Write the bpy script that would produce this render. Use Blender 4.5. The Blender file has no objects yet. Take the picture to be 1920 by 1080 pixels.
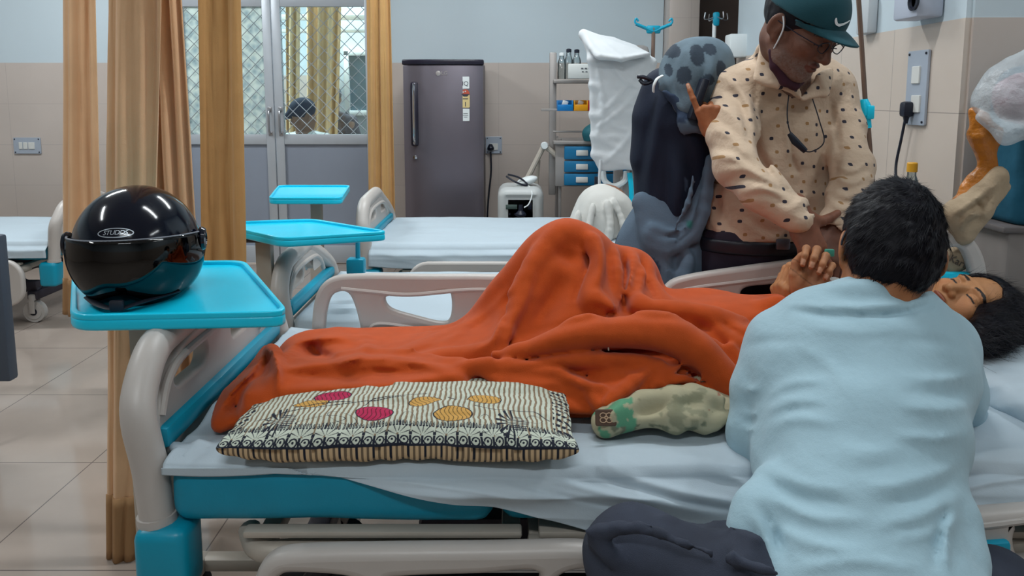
import bpy, bmesh, math, random
import numpy as np
from mathutils import Vector, Matrix, noise
random.seed(7); np.random.seed(7)
C = bpy.context.scene.collection
PI = math.pi
# ---------------------------------------------------------------- camera model (used to plan distances)
FPX, HC = 1420.0, 1.255
CP, SP = math.cos(math.radians(7.18)), math.sin(math.radians(7.18))
def P(px, py, Y):
    """world point seen at photo pixel px,py that stands Y metres into the room"""
    a = (360 - py) / FPX
    h = (a * Y * CP - Y * SP) / (CP + a * SP)
    zc = Y * CP - h * SP
    return Vector(((px - 960) / FPX * zc, Y, HC + h))
def PZ(px, py, z):
    a = (360 - py) / FPX; h = z - HC
    Y = (-h * CP - a * h * SP) / (SP - a * CP)
    zc = Y * CP - h * SP
    return Vector(((px - 960) / FPX * zc, Y, z))
# ---------------------------------------------------------------- materials
def lin(c):
    if isinstance(c, str):
        c = c.lstrip('#'); c = [int(c[i:i+2], 16) / 255 for i in (0, 2, 4)]
    return [x / 12.92 if x <= .04045 else ((x + .055) / 1.055) ** 2.4 for x in c]
def lc(c): return tuple(lin(c)) + (1,)
class NT:
    def __init__(s, m): s.t = m.node_tree; s.n = s.t.nodes; s.l = s.t.links
    def add(s, typ, **k):
        n = s.n.new(typ)
        for a, v in k.items():
            if a.startswith('i_'): n.inputs[a[2:].replace('_', ' ')].default_value = v
            else: setattr(n, a, v)
        return n
    def link(s, a, b): s.l.new(a, b)
MATS = {}
def mat(name, col='#808080', rough=.5, metal=0, var=0, vscale=8, bump=0, bscale=200, coat=0, sheen=0, attr=False, detail=3,
        trans=0, alpha=1, wrinkle=0, wscale=12, emit=None, estr=1, ior=1.45, sss=0, stretch=None, spec=.5):
    if name in MATS: return MATS[name]
    m = bpy.data.materials.new(name); m.use_nodes = True; t = NT(m)
    b = t.n['Principled BSDF']
    b.inputs['Roughness'].default_value = rough; b.inputs['Metallic'].default_value = metal
    b.inputs['Coat Weight'].default_value = coat; b.inputs['Coat Roughness'].default_value = .08
    b.inputs['Sheen Weight'].default_value = sheen; b.inputs['IOR'].default_value = ior
    b.inputs['Specular IOR Level'].default_value = spec
    b.inputs['Transmission Weight'].default_value = trans; b.inputs['Alpha'].default_value = alpha
    if sss:
        b.inputs['Subsurface Weight'].default_value = sss; b.inputs['Subsurface Radius'].default_value = (.01, .004, .002); b.inputs['Subsurface Scale'].default_value = .6
    tc = t.add('ShaderNodeTexCoord'); co = tc.outputs['Object']
    if stretch:
        mp = t.add('ShaderNodeMapping'); mp.inputs['Scale'].default_value = stretch; t.link(co, mp.inputs['Vector']); co = mp.outputs['Vector']
    src = None
    if attr:
        a = t.add('ShaderNodeAttribute', attribute_name='Col'); src = a.outputs['Color']
    if var:
        n = t.add('ShaderNodeTexNoise'); n.inputs['Scale'].default_value = vscale; n.inputs['Detail'].default_value = detail
        t.link(co, n.inputs['Vector'])
        r = t.add('ShaderNodeMapRange'); r.inputs['From Min'].default_value = .3; r.inputs['From Max'].default_value = .7
        r.inputs['To Min'].default_value = 1 - var; r.inputs['To Max'].default_value = 1 + var
        t.link(n.outputs['Fac'], r.inputs['Value'])
        mx = t.add('ShaderNodeVectorMath', operation='SCALE')
        if src is not None: t.link(src, mx.inputs[0])
        else: mx.inputs[0].default_value = lin(col)
        t.link(r.outputs['Result'], mx.inputs['Scale']); src = mx.outputs['Vector']
    if src is not None: t.link(src, b.inputs['Base Color'])
    else: b.inputs['Base Color'].default_value = lc(col)
    prev = None
    for st, sc, dist in ((wrinkle, wscale, .02), (bump, bscale, .002)):
        if st:
            n = t.add('ShaderNodeTexNoise'); n.inputs['Scale'].default_value = sc; n.inputs['Detail'].default_value = 4; t.link(co, n.inputs['Vector'])
            bp = t.add('ShaderNodeBump'); bp.inputs['Strength'].default_value = st; bp.inputs['Distance'].default_value = dist
            t.link(n.outputs['Fac'], bp.inputs['Height'])
            if prev: t.link(prev.outputs['Normal'], bp.inputs['Normal'])
            prev = bp
    if prev: t.link(prev.outputs['Normal'], b.inputs['Normal'])
    if emit:
        b.inputs['Emission Color'].default_value = lc(emit); b.inputs['Emission Strength'].default_value = estr
    MATS[name] = m; return m
def glassmat(name, tint='#ffffff', refl=.08, rough=.02, alpha_col=.9, mx_=.9):
    if name in MATS: return MATS[name]
    m = bpy.data.materials.new(name); m.use_nodes = True; t = NT(m)
    out = t.n['Material Output']; t.n.remove(t.n['Principled BSDF'])
    tr = t.add('ShaderNodeBsdfTransparent'); tr.inputs['Color'].default_value = tuple(x * alpha_col for x in lin(tint)) + (1,)
    gl = t.add('ShaderNodeBsdfGlossy'); gl.inputs['Roughness'].default_value = rough
    lw = t.add('ShaderNodeLayerWeight'); lw.inputs['Blend'].default_value = .35
    mr = t.add('ShaderNodeMapRange'); mr.inputs['To Min'].default_value = refl; mr.inputs['To Max'].default_value = mx_
    t.link(lw.outputs['Fresnel'], mr.inputs['Value'])
    mx = t.add('ShaderNodeMixShader'); t.link(mr.outputs['Result'], mx.inputs['Fac']); t.link(tr.outputs[0], mx.inputs[1]); t.link(gl.outputs[0], mx.inputs[2])
    t.link(mx.outputs[0], out.inputs['Surface']); MATS[name] = m; return m
# ---------------------------------------------------------------- object helpers
def tag(o, label=None, cat=None, group=None, kind=None):
    if label: o['label'] = label
    if cat: o['category'] = cat
    if group: o['group'] = group
    if kind: o['kind'] = kind
    return o
def thing(name, label, cat, loc=(0, 0, 0), rz=0, group=None):
    o = bpy.data.objects.new(name, None); C.objects.link(o); o.location = loc; o.rotation_euler = (0, 0, rz)
    o.empty_display_size = .05
    return tag(o, label, cat, group)
def link(name, me, m, parent=None, recenter=True):
    me.name = name
    ms = m if isinstance(m, (list, tuple)) else [m]
    for x in ms: me.materials.append(x)
    o = bpy.data.objects.new(name, me); C.objects.link(o)
    if parent is not None:
        o.parent = parent
    elif recenter and len(me.vertices):
        n = len(me.vertices); co = np.empty(n * 3, np.float32); me.vertices.foreach_get('co', co); co = co.reshape(-1, 3)
        c = np.array([(co[:, 0].min() + co[:, 0].max()) / 2, (co[:, 1].min() + co[:, 1].max()) / 2, co[:, 2].min()], np.float32)
        me.vertices.foreach_set('co', (co - c).ravel()); o.location = Vector(c.tolist())
    return o
def smooth(me, on=True, ang=None):
    me.polygons.foreach_set('use_smooth', [on] * len(me.polygons))
    if ang:
        try: me.set_sharp_from_angle(angle=math.radians(ang))
        except Exception: pass
    me.update()
class MB:
    """collects shapes into one bmesh"""
    def __init__(s): s.b = bmesh.new()
    def _new(s, vs, M, mi):
        for v in vs: v.co = M @ v.co
        fs = set()
        for v in vs:
            for f in v.link_faces: fs.add(f)
        for f in fs: f.material_index = mi
        return vs
    def box(s, c, size, bev=.003, rot=None, mi=0, seg=2):
        r = bmesh.ops.create_cube(s.b, size=1); vs = r['verts']
        for v in vs: v.co = Vector((v.co.x * size[0], v.co.y * size[1], v.co.z * size[2]))
        bev = min(bev, min(size) * .49)
        if bev > 0:
            es = list({e for v in vs for e in v.link_edges})
            q = bmesh.ops.bevel(s.b, geom=es, offset=bev, segments=seg, profile=.5, affect='EDGES')
            vs = list({v for f in q['faces'] for v in f.verts} | {v for v in vs if v.is_valid})
        M = Matrix.Translation(Vector(c))
        if rot is not None:
            M = M @ (rot if isinstance(rot, Matrix) else Matrix.Rotation(rot[2], 4, 'Z') @ Matrix.Rotation(rot[1], 4, 'Y') @ Matrix.Rotation(rot[0], 4, 'X'))
        return s._new(vs, M, mi)
    def tube(s, pts, r, n=12, mi=0, caps=True, closed=False, flat=1.0):
        pts = [Vector(p) for p in pts]; N = len(pts)
        rs = r if isinstance(r, (list, tuple)) else [r] * N
        up = None; rings = []
        for i, p in enumerate(pts):
            if closed: t = pts[(i + 1) % N] - pts[i - 1]
            else: t = pts[min(i + 1, N - 1)] - pts[max(i - 1, 0)]
            t = t.normalized() if t.length > 1e-9 else Vector((0, 0, 1))
            if up is None: up = Vector((0, 0, 1)) if abs(t.z) < .9 else Vector((0, 1, 0))
            x = t.cross(up)
            if x.length < 1e-6: x = t.orthogonal()
            x.normalize(); y = x.cross(t).normalized(); up = y
            rings.append([s.b.verts.new(p + (x * math.cos(a) * rs[i] + y * math.sin(a) * rs[i] * flat)) for a in [2 * PI * k / n for k in range(n)]])
        M = N if closed else N - 1
        for i in range(M):
            A, B = rings[i], rings[(i + 1) % N]
            for k in range(n):
                f = s.b.faces.new((A[k], A[(k + 1) % n], B[(k + 1) % n], B[k])); f.material_index = mi
        if caps and not closed:
            f = s.b.faces.new(rings[0][::-1]); f.material_index = mi
            f = s.b.faces.new(rings[-1]); f.material_index = mi
    def lathe(s, prof, c=(0, 0, 0), n=28, rot=None, mi=0, caps=True):
        M = Matrix.Translation(Vector(c))
        if rot is not None: M = M @ (rot if isinstance(rot, Matrix) else Matrix.Rotation(rot[2], 4, 'Z') @ Matrix.Rotation(rot[1], 4, 'Y') @ Matrix.Rotation(rot[0], 4, 'X'))
        rings = []
        for r, z in prof:
            rings.append([s.b.verts.new(M @ Vector((r * math.cos(2 * PI * k / n), r * math.sin(2 * PI * k / n), z))) for k in range(n)])
        for A, B in zip(rings, rings[1:]):
            for k in range(n):
                f = s.b.faces.new((A[k], A[(k + 1) % n], B[(k + 1) % n], B[k])); f.material_index = mi
        if caps:
            f = s.b.faces.new(rings[0][::-1]); f.material_index = mi
            f = s.b.faces.new(rings[-1]); f.material_index = mi
    def cyl(s, a, b, r, n=16, mi=0): s.tube([a, b], r, n, mi)
    def me(s, ang=35):
        bmesh.ops.recalc_face_normals(s.b, faces=s.b.faces)
        me = bpy.data.meshes.new('m'); s.b.to_mesh(me); s.b.free(); smooth(me, True, ang); return me
    def build(s, name, m, parent=None, ang=35): return link(name, s.me(ang), m, parent)
def spl(pts, n=8, closed=False):
    """Catmull-Rom"""
    pts = [Vector(p) for p in pts]; N = len(pts); out = []
    for i in range(N if closed else N - 1):
        g = (lambda j: pts[j % N]) if closed else (lambda j: pts[max(0, min(N - 1, j))])
        a, b, c, d = g(i - 1), g(i), g(i + 1), g(i + 2)
        for k in range(n):
            t = k / n
            out.append(.5 * ((2 * b) + (c - a) * t + (2 * a - 5 * b + 4 * c - d) * t * t + (3 * b - a - 3 * c + d) * t ** 3))
    if not closed: out.append(pts[-1])
    return out
def rrect(w, h, r, n=6, cx=0, cy=0):
    o = []
    for sx, sy, a0 in ((1, 1, 0), (-1, 1, 90), (-1, -1, 180), (1, -1, 270)):
        for k in range(n + 1):
            a = math.radians(a0 + 90 * k / n); o.append((cx + sx * (w / 2 - r) + r * math.cos(a), cy + sy * (h / 2 - r) + r * math.sin(a)))
    return o
def plate(outlines, thick, bevel=.004, M=Matrix(), seg=2):
    """2D outline (first) with holes (others), extruded along local z and rounded -> mesh"""
    cu = bpy.data.curves.new('c', 'CURVE'); cu.dimensions = '2D'; cu.fill_mode = 'BOTH'
    cu.extrude = max(thick / 2 - bevel, 0); cu.bevel_depth = bevel; cu.bevel_resolution = seg; cu.offset = -bevel
    for ol in outlines:
        sp = cu.splines.new('POLY'); sp.points.add(len(ol) - 1); sp.use_cyclic_u = True
        for i, p in enumerate(ol): sp.points[i].co = (p[0], p[1], 0, 1)
    ob = bpy.data.objects.new('t', cu); C.objects.link(ob)
    dg = bpy.context.evaluated_depsgraph_get(); me = bpy.data.meshes.new_from_object(ob.evaluated_get(dg))
    bpy.data.objects.remove(ob); bpy.data.curves.remove(cu)
    me.transform(M); smooth(me, True, 35); return me
def text_me(txt, size, M, ext=.0005, align='CENTER', shear=0, space=1):
    cu = bpy.data.curves.new('t', 'FONT'); cu.body = txt; cu.size = size; cu.extrude = ext; cu.align_x = align; cu.align_y = 'CENTER'; cu.shear = shear; cu.space_character = space
    ob = bpy.data.objects.new('t', cu); C.objects.link(ob)
    dg = bpy.context.evaluated_depsgraph_get(); me = bpy.data.meshes.new_from_object(ob.evaluated_get(dg))
    bpy.data.objects.remove(ob); bpy.data.curves.remove(cu); me.transform(M); return me
def basis(o, x, y):
    """matrix whose local x,y,z are x,y,x*y at origin o"""
    x = Vector(x).normalized(); y = Vector(y); z = x.cross(y).normalized(); y = z.cross(x).normalized()
    M = Matrix((x, y, z)).transposed().to_4x4(); M.translation = Vector(o); return M
def grid_me(fn, nu, nv, close_u=False, flip=False):
    """fn(u,v)->xyz arrays over a nu x nv grid; returns mesh"""
    U, V = np.meshgrid(np.linspace(0, 1, nu), np.linspace(0, 1, nv), indexing='ij')
    X, Y, Z = fn(U, V); co = np.stack([X, Y, Z], -1).reshape(-1, 3)
    i, j = np.meshgrid(np.arange(nu - 1), np.arange(nv - 1), indexing='ij'); a = (i * nv + j).ravel()
    q = np.stack([a, a + nv, a + nv + 1, a + 1], -1)
    if flip: q = q[:, ::-1]
    return arr_me(co, q)
def arr_me(co, q, col=None, sm=True):
    me = bpy.data.meshes.new('m'); n, k = len(co), len(q); w = q.shape[1]
    me.vertices.add(n); me.vertices.foreach_set('co', np.asarray(co, np.float32).ravel())
    me.loops.add(k * w); me.loops.foreach_set('vertex_index', np.asarray(q, np.int32).ravel())
    me.polygons.add(k); me.polygons.foreach_set('loop_start', np.arange(0, k * w, w, dtype=np.int32))
    me.update(calc_edges=True)
    if col is not None:
        a = me.color_attributes.new('Col', 'FLOAT_COLOR', 'POINT'); cc = np.ones((n, 4), np.float32); cc[:, :3] = col; a.data.foreach_set('color', cc.ravel())
    me.validate()
    smooth(me, sm); return me
# ---------------------------------------------------------------- vector noise
def _hash(ix, iy, iz):
    h = (ix.astype(np.int64) * 374761393 + iy.astype(np.int64) * 668265263 + iz.astype(np.int64) * 2147483647) & 0xffffffff
    h = ((h ^ (h >> 13)) * 1274126177) & 0xffffffff
    return ((h ^ (h >> 16)) & 0xffff) / 32768.0 - 1
def vnoise(x, y, z):
    x, y, z = np.broadcast_arrays(np.asarray(x, float), np.asarray(y, float), np.asarray(z, float))
    ix, iy, iz = np.floor(x), np.floor(y), np.floor(z); fx, fy, fz = x - ix, y - iy, z - iz
    ix, iy, iz = ix.astype(np.int64), iy.astype(np.int64), iz.astype(np.int64)
    fx, fy, fz = [f * f * (3 - 2 * f) for f in (fx, fy, fz)]
    r = 0
    for a in (0, 1):
        for b in (0, 1):
            for c in (0, 1):
                r = r + _hash(ix + a, iy + b, iz + c) * (fx if a else 1 - fx) * (fy if b else 1 - fy) * (fz if c else 1 - fz)
    return r
def fbm(x, y, z, o=3):
    r = 0; a = 1
    for k in range(o): r = r + a * vnoise(x * 2 ** k + 7.3 * k, y * 2 ** k + 3.1 * k, z * 2 ** k); a *= .5
    return r
def ridge(x, y, z, o=2):
    r = 0; a = 1
    for k in range(o): r = r + a * (1 - 2 * np.abs(vnoise(x * 2 ** k + 5 * k, y * 2 ** k, z * 2 ** k + 9 * k))); a *= .5
    return r
def sstep(a, b, x):
    t = np.clip((x - a) / (b - a), 0, 1); return t * t * (3 - 2 * t)
# ---------------------------------------------------------------- implicit modelling
class Field:
    def __init__(s, lo, hi, res):
        s.lo = np.array(lo, np.float32); s.res = res
        s.n = np.maximum(np.ceil((np.array(hi) - np.array(lo)) / res).astype(int) + 1, 4)
        s.G = np.full(s.n, .5, np.float32); s.ax = [s.lo[i] + np.arange(s.n[i], dtype=np.float32) * res for i in range(3)]
    def _op(s, lo, hi, d, k, mode):
        pad = max(k, .0) + 3 * s.res
        a = np.clip(np.floor((np.array(lo) - pad - s.lo) / s.res).astype(int), 0, s.n); b = np.clip(np.ceil((np.array(hi) + pad - s.lo) / s.res).astype(int) + 1, 0, s.n)
        if (b <= a).any(): return s
        sl = tuple(slice(a[i], b[i]) for i in range(3))
        X = s.ax[0][sl[0]][:, None, None]; Y = s.ax[1][sl[1]][None, :, None]; Z = s.ax[2][sl[2]][None, None, :]
        v = d(X, Y, Z); g = s.G[sl]
        if mode == 'sub': v = -v; 
        if mode in ('sub', 'int'):
            if k > 0:
                h = np.clip(.5 - .5 * (v - g) / k, 0, 1); s.G[sl] = v * (1 - h) + g * h + k * h * (1 - h)
            else: s.G[sl] = np.maximum(g, v)
        else:
            if k > 0:
                h = np.clip(.5 + .5 * (v - g) / k, 0, 1); s.G[sl] = v * (1 - h) + g * h - k * h * (1 - h)
            else: s.G[sl] = np.minimum(g, v)
        return s
    def cap(s, a, b, ra, rb=None, k=.01, mode='add', sc=(1, 1, 1)):
        rb = ra if rb is None else rb; a = np.array(a, float); b = np.array(b, float); ab = b - a; L = max(float(ab @ ab), 1e-9); R = max(ra, rb)
        def d(X, Y, Z):
            px, py, pz = X - a[0], Y - a[1], Z - a[2]; t = np.clip((px * ab[0] + py * ab[1] + pz * ab[2]) / L, 0, 1)
            return np.sqrt((px - t * ab[0]) ** 2 + (py - t * ab[1]) ** 2 + (pz - t * ab[2]) ** 2) - (ra + (rb - ra) * t)
        return s._op(np.minimum(a, b) - R, np.maximum(a, b) + R, d, k, mode)
    def chain(s, pts, rs, k=.01, mode='add', n=0):
        pts = [Vector(p) for p in pts]
        if not isinstance(rs, (list, tuple)): rs = [rs] * len(pts)
        if n:
            q = spl([Vector((*p, 0)).to_3d() for p in pts], n); m = len(q); rr = [float(np.interp(i / (m - 1) * (len(rs) - 1), range(len(rs)), rs)) for i in range(m)]; pts, rs = q, rr
        for i in range(len(pts) - 1): s.cap(pts[i], pts[i + 1], rs[i], rs[i + 1], k if i == 0 or mode != 'add' else max(k, rs[i] * .3), mode)
        return s
    def ell(s, c, r, R=None, k=.01, mode='add'):
        c = np.array(c, float); r = np.array(r, float); M = np.eye(3) if R is None else np.array(R.to_3x3() if hasattr(R, 'to_3x3') else R); Mi = M.T; mx = float(r.max())
        def d(X, Y, Z):
            px, py, pz = X - c[0], Y - c[1], Z - c[2]
            q = [(Mi[i, 0] * px + Mi[i, 1] * py + Mi[i, 2] * pz) for i in range(3)]
            k0 = np.sqrt(sum((q[i] / r[i]) ** 2 for i in range(3))); k1 = np.sqrt(sum((q[i] / r[i] ** 2) ** 2 for i in range(3))) + 1e-6
            return k0 * (k0 - 1) / k1
        return s._op(c - mx, c + mx, d, k, mode)
    def box(s, c, half, R=None, rd=.01, k=.01, mode='add'):
        c = np.array(c, float); half = np.array(half, float) - rd; M = np.eye(3) if R is None else np.array(R.to_3x3() if hasattr(R, 'to_3x3') else R); Mi = M.T; mx = float(np.linalg.norm(half + rd))
        def d(X, Y, Z):
            px, py, pz = X - c[0], Y - c[1], Z - c[2]
            q = [np.abs(Mi[i, 0] * px + Mi[i, 1] * py + Mi[i, 2] * pz) - half[i] for i in range(3)]
            o = np.sqrt(sum(np.maximum(v, 0) ** 2 for v in q)); return o + np.minimum(np.maximum(np.maximum(q[0], q[1]), q[2]), 0) - rd
        return s._op(c - mx, c + mx, d, k, mode)
    def tri(s, a, b, c, th=.01, k=.02, mode='add'):
        a, b, c = [np.array(v, float) for v in (a, b, c)]; n = np.cross(b - a, c - a); n = n / (np.linalg.norm(n) + 1e-9)
        def d(X, Y, Z):
            P_ = [X - a[0], Y - a[1], Z - a[2]]
            h = P_[0] * n[0] + P_[1] * n[1] + P_[2] * n[2]; best = None; inside = True
            for p, q in ((a, b), (b, c), (c, a)):
                e = q - p; L = float(e @ e); x = [X - p[0], Y - p[1], Z - p[2]]
                t = np.clip((x[0] * e[0] + x[1] * e[1] + x[2] * e[2]) / L, 0, 1)
                dd = (x[0] - t * e[0]) ** 2 + (x[1] - t * e[1]) ** 2 + (x[2] - t * e[2]) ** 2
                best = dd if best is None else np.minimum(best, dd)
                m = np.cross(n, e); inside = (x[0] * m[0] + x[1] * m[1] + x[2] * m[2] >= 0) & inside
            return np.where(inside, np.abs(h), np.sqrt(best)) - th
        return s._op(np.minimum(np.minimum(a, b), c) - th, np.maximum(np.maximum(a, b), c) + th, d, k, mode)
    def quad(s, a, b, c, d, th=.01, k=.02): s.tri(a, b, c, th, k); return s.tri(a, c, d, th, k)
    def plane(s, p, n, mode='int', k=.004):
        p = np.array(p, float); n = np.array(n, float); n /= np.linalg.norm(n)
        return s._op(s.lo, s.lo + s.n * s.res, lambda X, Y, Z: (X - p[0]) * n[0] + (Y - p[1]) * n[1] + (Z - p[2]) * n[2], k, mode)
    def grow(s, fn):
        X = s.ax[0][:, None, None]; Y = s.ax[1][None, :, None]; Z = s.ax[2][None, None, :]
        near = np.abs(s.G) < .05; ii = np.nonzero(near)
        x, y, z = s.ax[0][ii[0]], s.ax[1][ii[1]], s.ax[2][ii[2]]
        s.G[ii] -= fn(x, y, z).astype(np.float32); return s
    def arrays(s, relax=1):
        G = s.G; G[0] = G[-1] = .1; G[:, 0] = G[:, -1] = .1; G[:, :, 0] = G[:, :, -1] = .1
        I = G < 0; nx, ny, nz = G.shape
        cnt = np.zeros((nx - 1, ny - 1, nz - 1), np.int8)
        cor = [(a, b, c) for a in (0, 1) for b in (0, 1) for c in (0, 1)]
        for a, b, c in cor: cnt += I[a:nx - 1 + a, b:ny - 1 + b, c:nz - 1 + c]
        act = (cnt > 0) & (cnt < 8); ii = np.nonzero(act); N = len(ii[0]); idx = np.full(act.shape, -1, np.int64); idx[ii] = np.arange(N)
        pos = np.zeros((N, 3)); num = np.zeros(N)
        val = {c: G[ii[0] + c[0], ii[1] + c[1], ii[2] + c[2]] for c in cor}
        for c in cor:
            for ax in range(3):
                if c[ax]: continue
                e = list(c); e[ax] = 1; e = tuple(e); v0, v1 = val[c], val[e]; m = (v0 < 0) != (v1 < 0)
                t = np.where(m, v0 / np.where(m, v0 - v1, 1), 0); p = np.zeros((N, 3)); p[:] = c; p[:, ax] += t
                pos += p * m[:, None]; num += m
        pos = pos / num[:, None] + np.stack(ii, -1)
        Q = []
        for ax in range(3):
            o1, o2 = [(1, 2), (2, 0), (0, 1)][ax]
            sa = [slice(None)] * 3; sb = [slice(None)] * 3; sa[ax] = slice(0, -1); sb[ax] = slice(1, None)
            A, B = I[tuple(sa)], I[tuple(sb)]; e = np.nonzero(A != B); fl = A[e]; e = np.stack(e, -1)
            ok = (e[:, o1] > 0) & (e[:, o2] > 0) & (e[:, o1] < G.shape[o1] - 1) & (e[:, o2] < G.shape[o2] - 1); e = e[ok]; fl = fl[ok]
            def cell(d1, d2):
                f = e.copy(); f[:, o1] -= d1; f[:, o2] -= d2; return idx[f[:, 0], f[:, 1], f[:, 2]]
            q = np.stack([cell(1, 1), cell(0, 1), cell(0, 0), cell(1, 0)], -1); q[~fl] = q[~fl][:, ::-1]; Q.append(q)
        Q = np.concatenate(Q)
        for _ in range(relax):
            sm = np.zeros_like(pos); w = np.zeros(N)
            for a in range(4):
                for b in (1, 3):
                    np.add.at(sm, Q[:, a], pos[Q[:, (a + b) % 4]]); np.add.at(w, Q[:, a], 1)
            pos = pos * .5 + .5 * sm / np.maximum(w, 1)[:, None]
        return pos * s.res + s.lo, Q
    def mesh(s, colfn=None, relax=1):
        p, q = s.arrays(relax); col = colfn(p) if colfn else None
        return arr_me(p, q, col)
def join_arr(parts):
    co, qq, cc, off = [], [], [], 0
    for p, q, c in parts: co.append(p); qq.append(q + off); cc.append(c); off += len(p)
    return arr_me(np.concatenate(co), np.concatenate(qq), np.concatenate(cc))

def proj(p):
    h = p[..., 2] - HC; Y = p[..., 1]; zc = Y * CP - h * SP; yc = h * CP + Y * SP
    return 960 + FPX * p[..., 0] / zc, 360 - FPX * yc / zc
def creases(folds, keep=None):
    """cloth folds: polyline where the fold runs, half width, height (+ ridge, - valley) -> displacement function"""
    pre = []
    for pts, w, amp in folds:
        q = np.array([(v.x, v.y) for v in spl([(a, b, 0) for a, b in pts], 5)]); pre.append((q, w, amp))
    def fn(x, y, z):
        px, py = proj(np.stack([x, y, z], -1)); out = np.zeros(len(px))
        for q, w, amp in pre:
            m = np.nonzero((px > q[:, 0].min() - 3 * w) & (px < q[:, 0].max() + 3 * w) & (py > q[:, 1].min() - 3 * w) & (py < q[:, 1].max() + 3 * w))[0]
            if not len(m): continue
            best = np.full(len(m), 1e9); tt = np.zeros(len(m)); n = len(q) - 1
            for i in range(n):
                e = q[i + 1] - q[i]; L = e @ e + 1e-9; t = np.clip(((px[m] - q[i, 0]) * e[0] + (py[m] - q[i, 1]) * e[1]) / L, 0, 1)
                d = (px[m] - q[i, 0] - t * e[0]) ** 2 + (py[m] - q[i, 1] - t * e[1]) ** 2; k = d < best; best[k] = d[k]; tt[k] = (i + t[k]) / n
            out[m] += amp * np.exp(-best / w ** 2) * np.clip(np.sin(np.clip(tt, .04, .96) * PI), 0, 1) ** .6
        if keep is not None: out = out * keep(x, y, z)
        return out
    return fn
# ================================================================ ROOM
def tilemat(name, col, axes, tw, th, joint, rough, var=.05, jw=.004, ox=0, oz=0, vscale=3, coat=0, jmix=1):
    m = bpy.data.materials.new(name); m.use_nodes = True; t = NT(m); b = t.n['Principled BSDF']
    geo = t.add('ShaderNodeNewGeometry'); sep = t.add('ShaderNodeSeparateXYZ'); t.link(geo.outputs['Position'], sep.inputs[0])
    def edge(ax, size, off):
        a = t.add('ShaderNodeMath', operation='ADD'); t.link(sep.outputs[ax], a.inputs[0]); a.inputs[1].default_value = off + 100 * size
        q = t.add('ShaderNodeMath', operation='MODULO'); t.link(a.outputs[0], q.inputs[0]); q.inputs[1].default_value = size
        l = t.add('ShaderNodeMath', operation='LESS_THAN'); t.link(q.outputs[0], l.inputs[0]); l.inputs[1].default_value = jw; return l
    e1, e2 = edge(axes[0], tw, ox), edge(axes[1], th, oz)
    mx = t.add('ShaderNodeMath', operation='MAXIMUM'); t.link(e1.outputs[0], mx.inputs[0]); t.link(e2.outputs[0], mx.inputs[1])
    jm = t.add('ShaderNodeMath', operation='MULTIPLY'); t.link(mx.outputs[0], jm.inputs[0]); jm.inputs[1].default_value = jmix
    n = t.add('ShaderNodeTexNoise'); n.inputs['Scale'].default_value = vscale; n.inputs['Detail'].default_value = 5; t.link(geo.outputs['Position'], n.inputs['Vector'])
    r = t.add('ShaderNodeMapRange'); r.inputs['From Min'].default_value = .3; r.inputs['From Max'].default_value = .7; r.inputs['To Min'].default_value = 1 - var; r.inputs['To Max'].default_value = 1 + var; t.link(n.outputs['Fac'], r.inputs['Value'])
    sc = t.add('ShaderNodeVectorMath', operation='SCALE'); sc.inputs[0].default_value = lin(col); t.link(r.outputs[0], sc.inputs['Scale'])
    mix = t.add('ShaderNodeMix', data_type='RGBA'); t.link(jm.outputs[0], mix.inputs['Factor']); t.link(sc.outputs['Vector'], mix.inputs[6]); mix.inputs[7].default_value = lc(joint)
    t.link(mix.outputs[2], b.inputs['Base Color']); b.inputs['Roughness'].default_value = rough; b.inputs['Coat Weight'].default_value = coat
    return m
M_floor = tilemat('floor_tile', '#a3968c', 'XY', .6, .6, '#6d635f', .11, .08, .004, ox=.254, oz=-1.878 + .6 * 3)
M_dx = tilemat('dado_tile_x', '#bfb3ab', 'XZ', .45, .3, '#a89d98', .28, .03, .003, jmix=.8, ox=.1)
M_dy = tilemat('dado_tile_y', '#c6b8ac', 'YZ', .45, .3, '#8d837d', .28, .04, .003, jmix=.8, ox=-.16)
M_paint = mat('wall_paint', '#bdcad1', .6, var=.02, vscale=2, bump=.1, bscale=150)
M_brown = mat('recess_panel', '#7c6a60', .5, var=.08, vscale=6)
M_ceil = mat('ceiling_paint', '#dfe3e4', .7)
def slab(name, lo, hi, m, kind='structure', parent=None, bev=0):
    b = MB(); lo, hi = Vector(lo), Vector(hi); b.box((lo + hi) / 2, hi - lo, bev); o = b.build(name, m, parent)
    if kind and parent is None: o['kind'] = kind
    return o
WY = 5.6
slab('floor', (-5.2, -2.6, -.1), (3.1, 9.2, 0), M_floor)
slab('ceiling', (-5.2, -2.6, 3.0), (3.1, 9.2, 3.1), M_ceil)
def wall(name, lo, hi, dm, zs=1.5):
    """wall block: tiled dado below, paint above, one object"""
    b = MB(); lo, hi = Vector(lo), Vector(hi)
    b.box(((lo.x + hi.x) / 2, (lo.y + hi.y) / 2, zs / 2 + lo.z / 2), (hi.x - lo.x, hi.y - lo.y, zs - lo.z), 0, mi=0)
    b.box(((lo.x + hi.x) / 2, (lo.y + hi.y) / 2, (zs + hi.z) / 2), (hi.x - lo.x - .004, hi.y - lo.y - .004, hi.z - zs), 0, mi=1)
    o = b.build(name, [dm, M_paint]); o['kind'] = 'structure'; return o
DX0, DX1, DZ = -2.47, -1.00, 2.02
wall('wall_back_left', (-5.2, WY, 0), (DX0, WY + .12, 3), M_dx)
wall('wall_back', (DX1, WY, 0), (1.10, WY + .12, 3), M_dx)
o = slab('wall_back_lintel', (DX0, WY, DZ), (DX1, WY + .12, 3), M_paint)
wall('wall_left', (-5.2, -2.6, 0), (-5.08, WY, 3), M_dy)
wall('wall_front', (-5.08, -2.6, 0), (3.0, -2.5, 3), M_dx)
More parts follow.
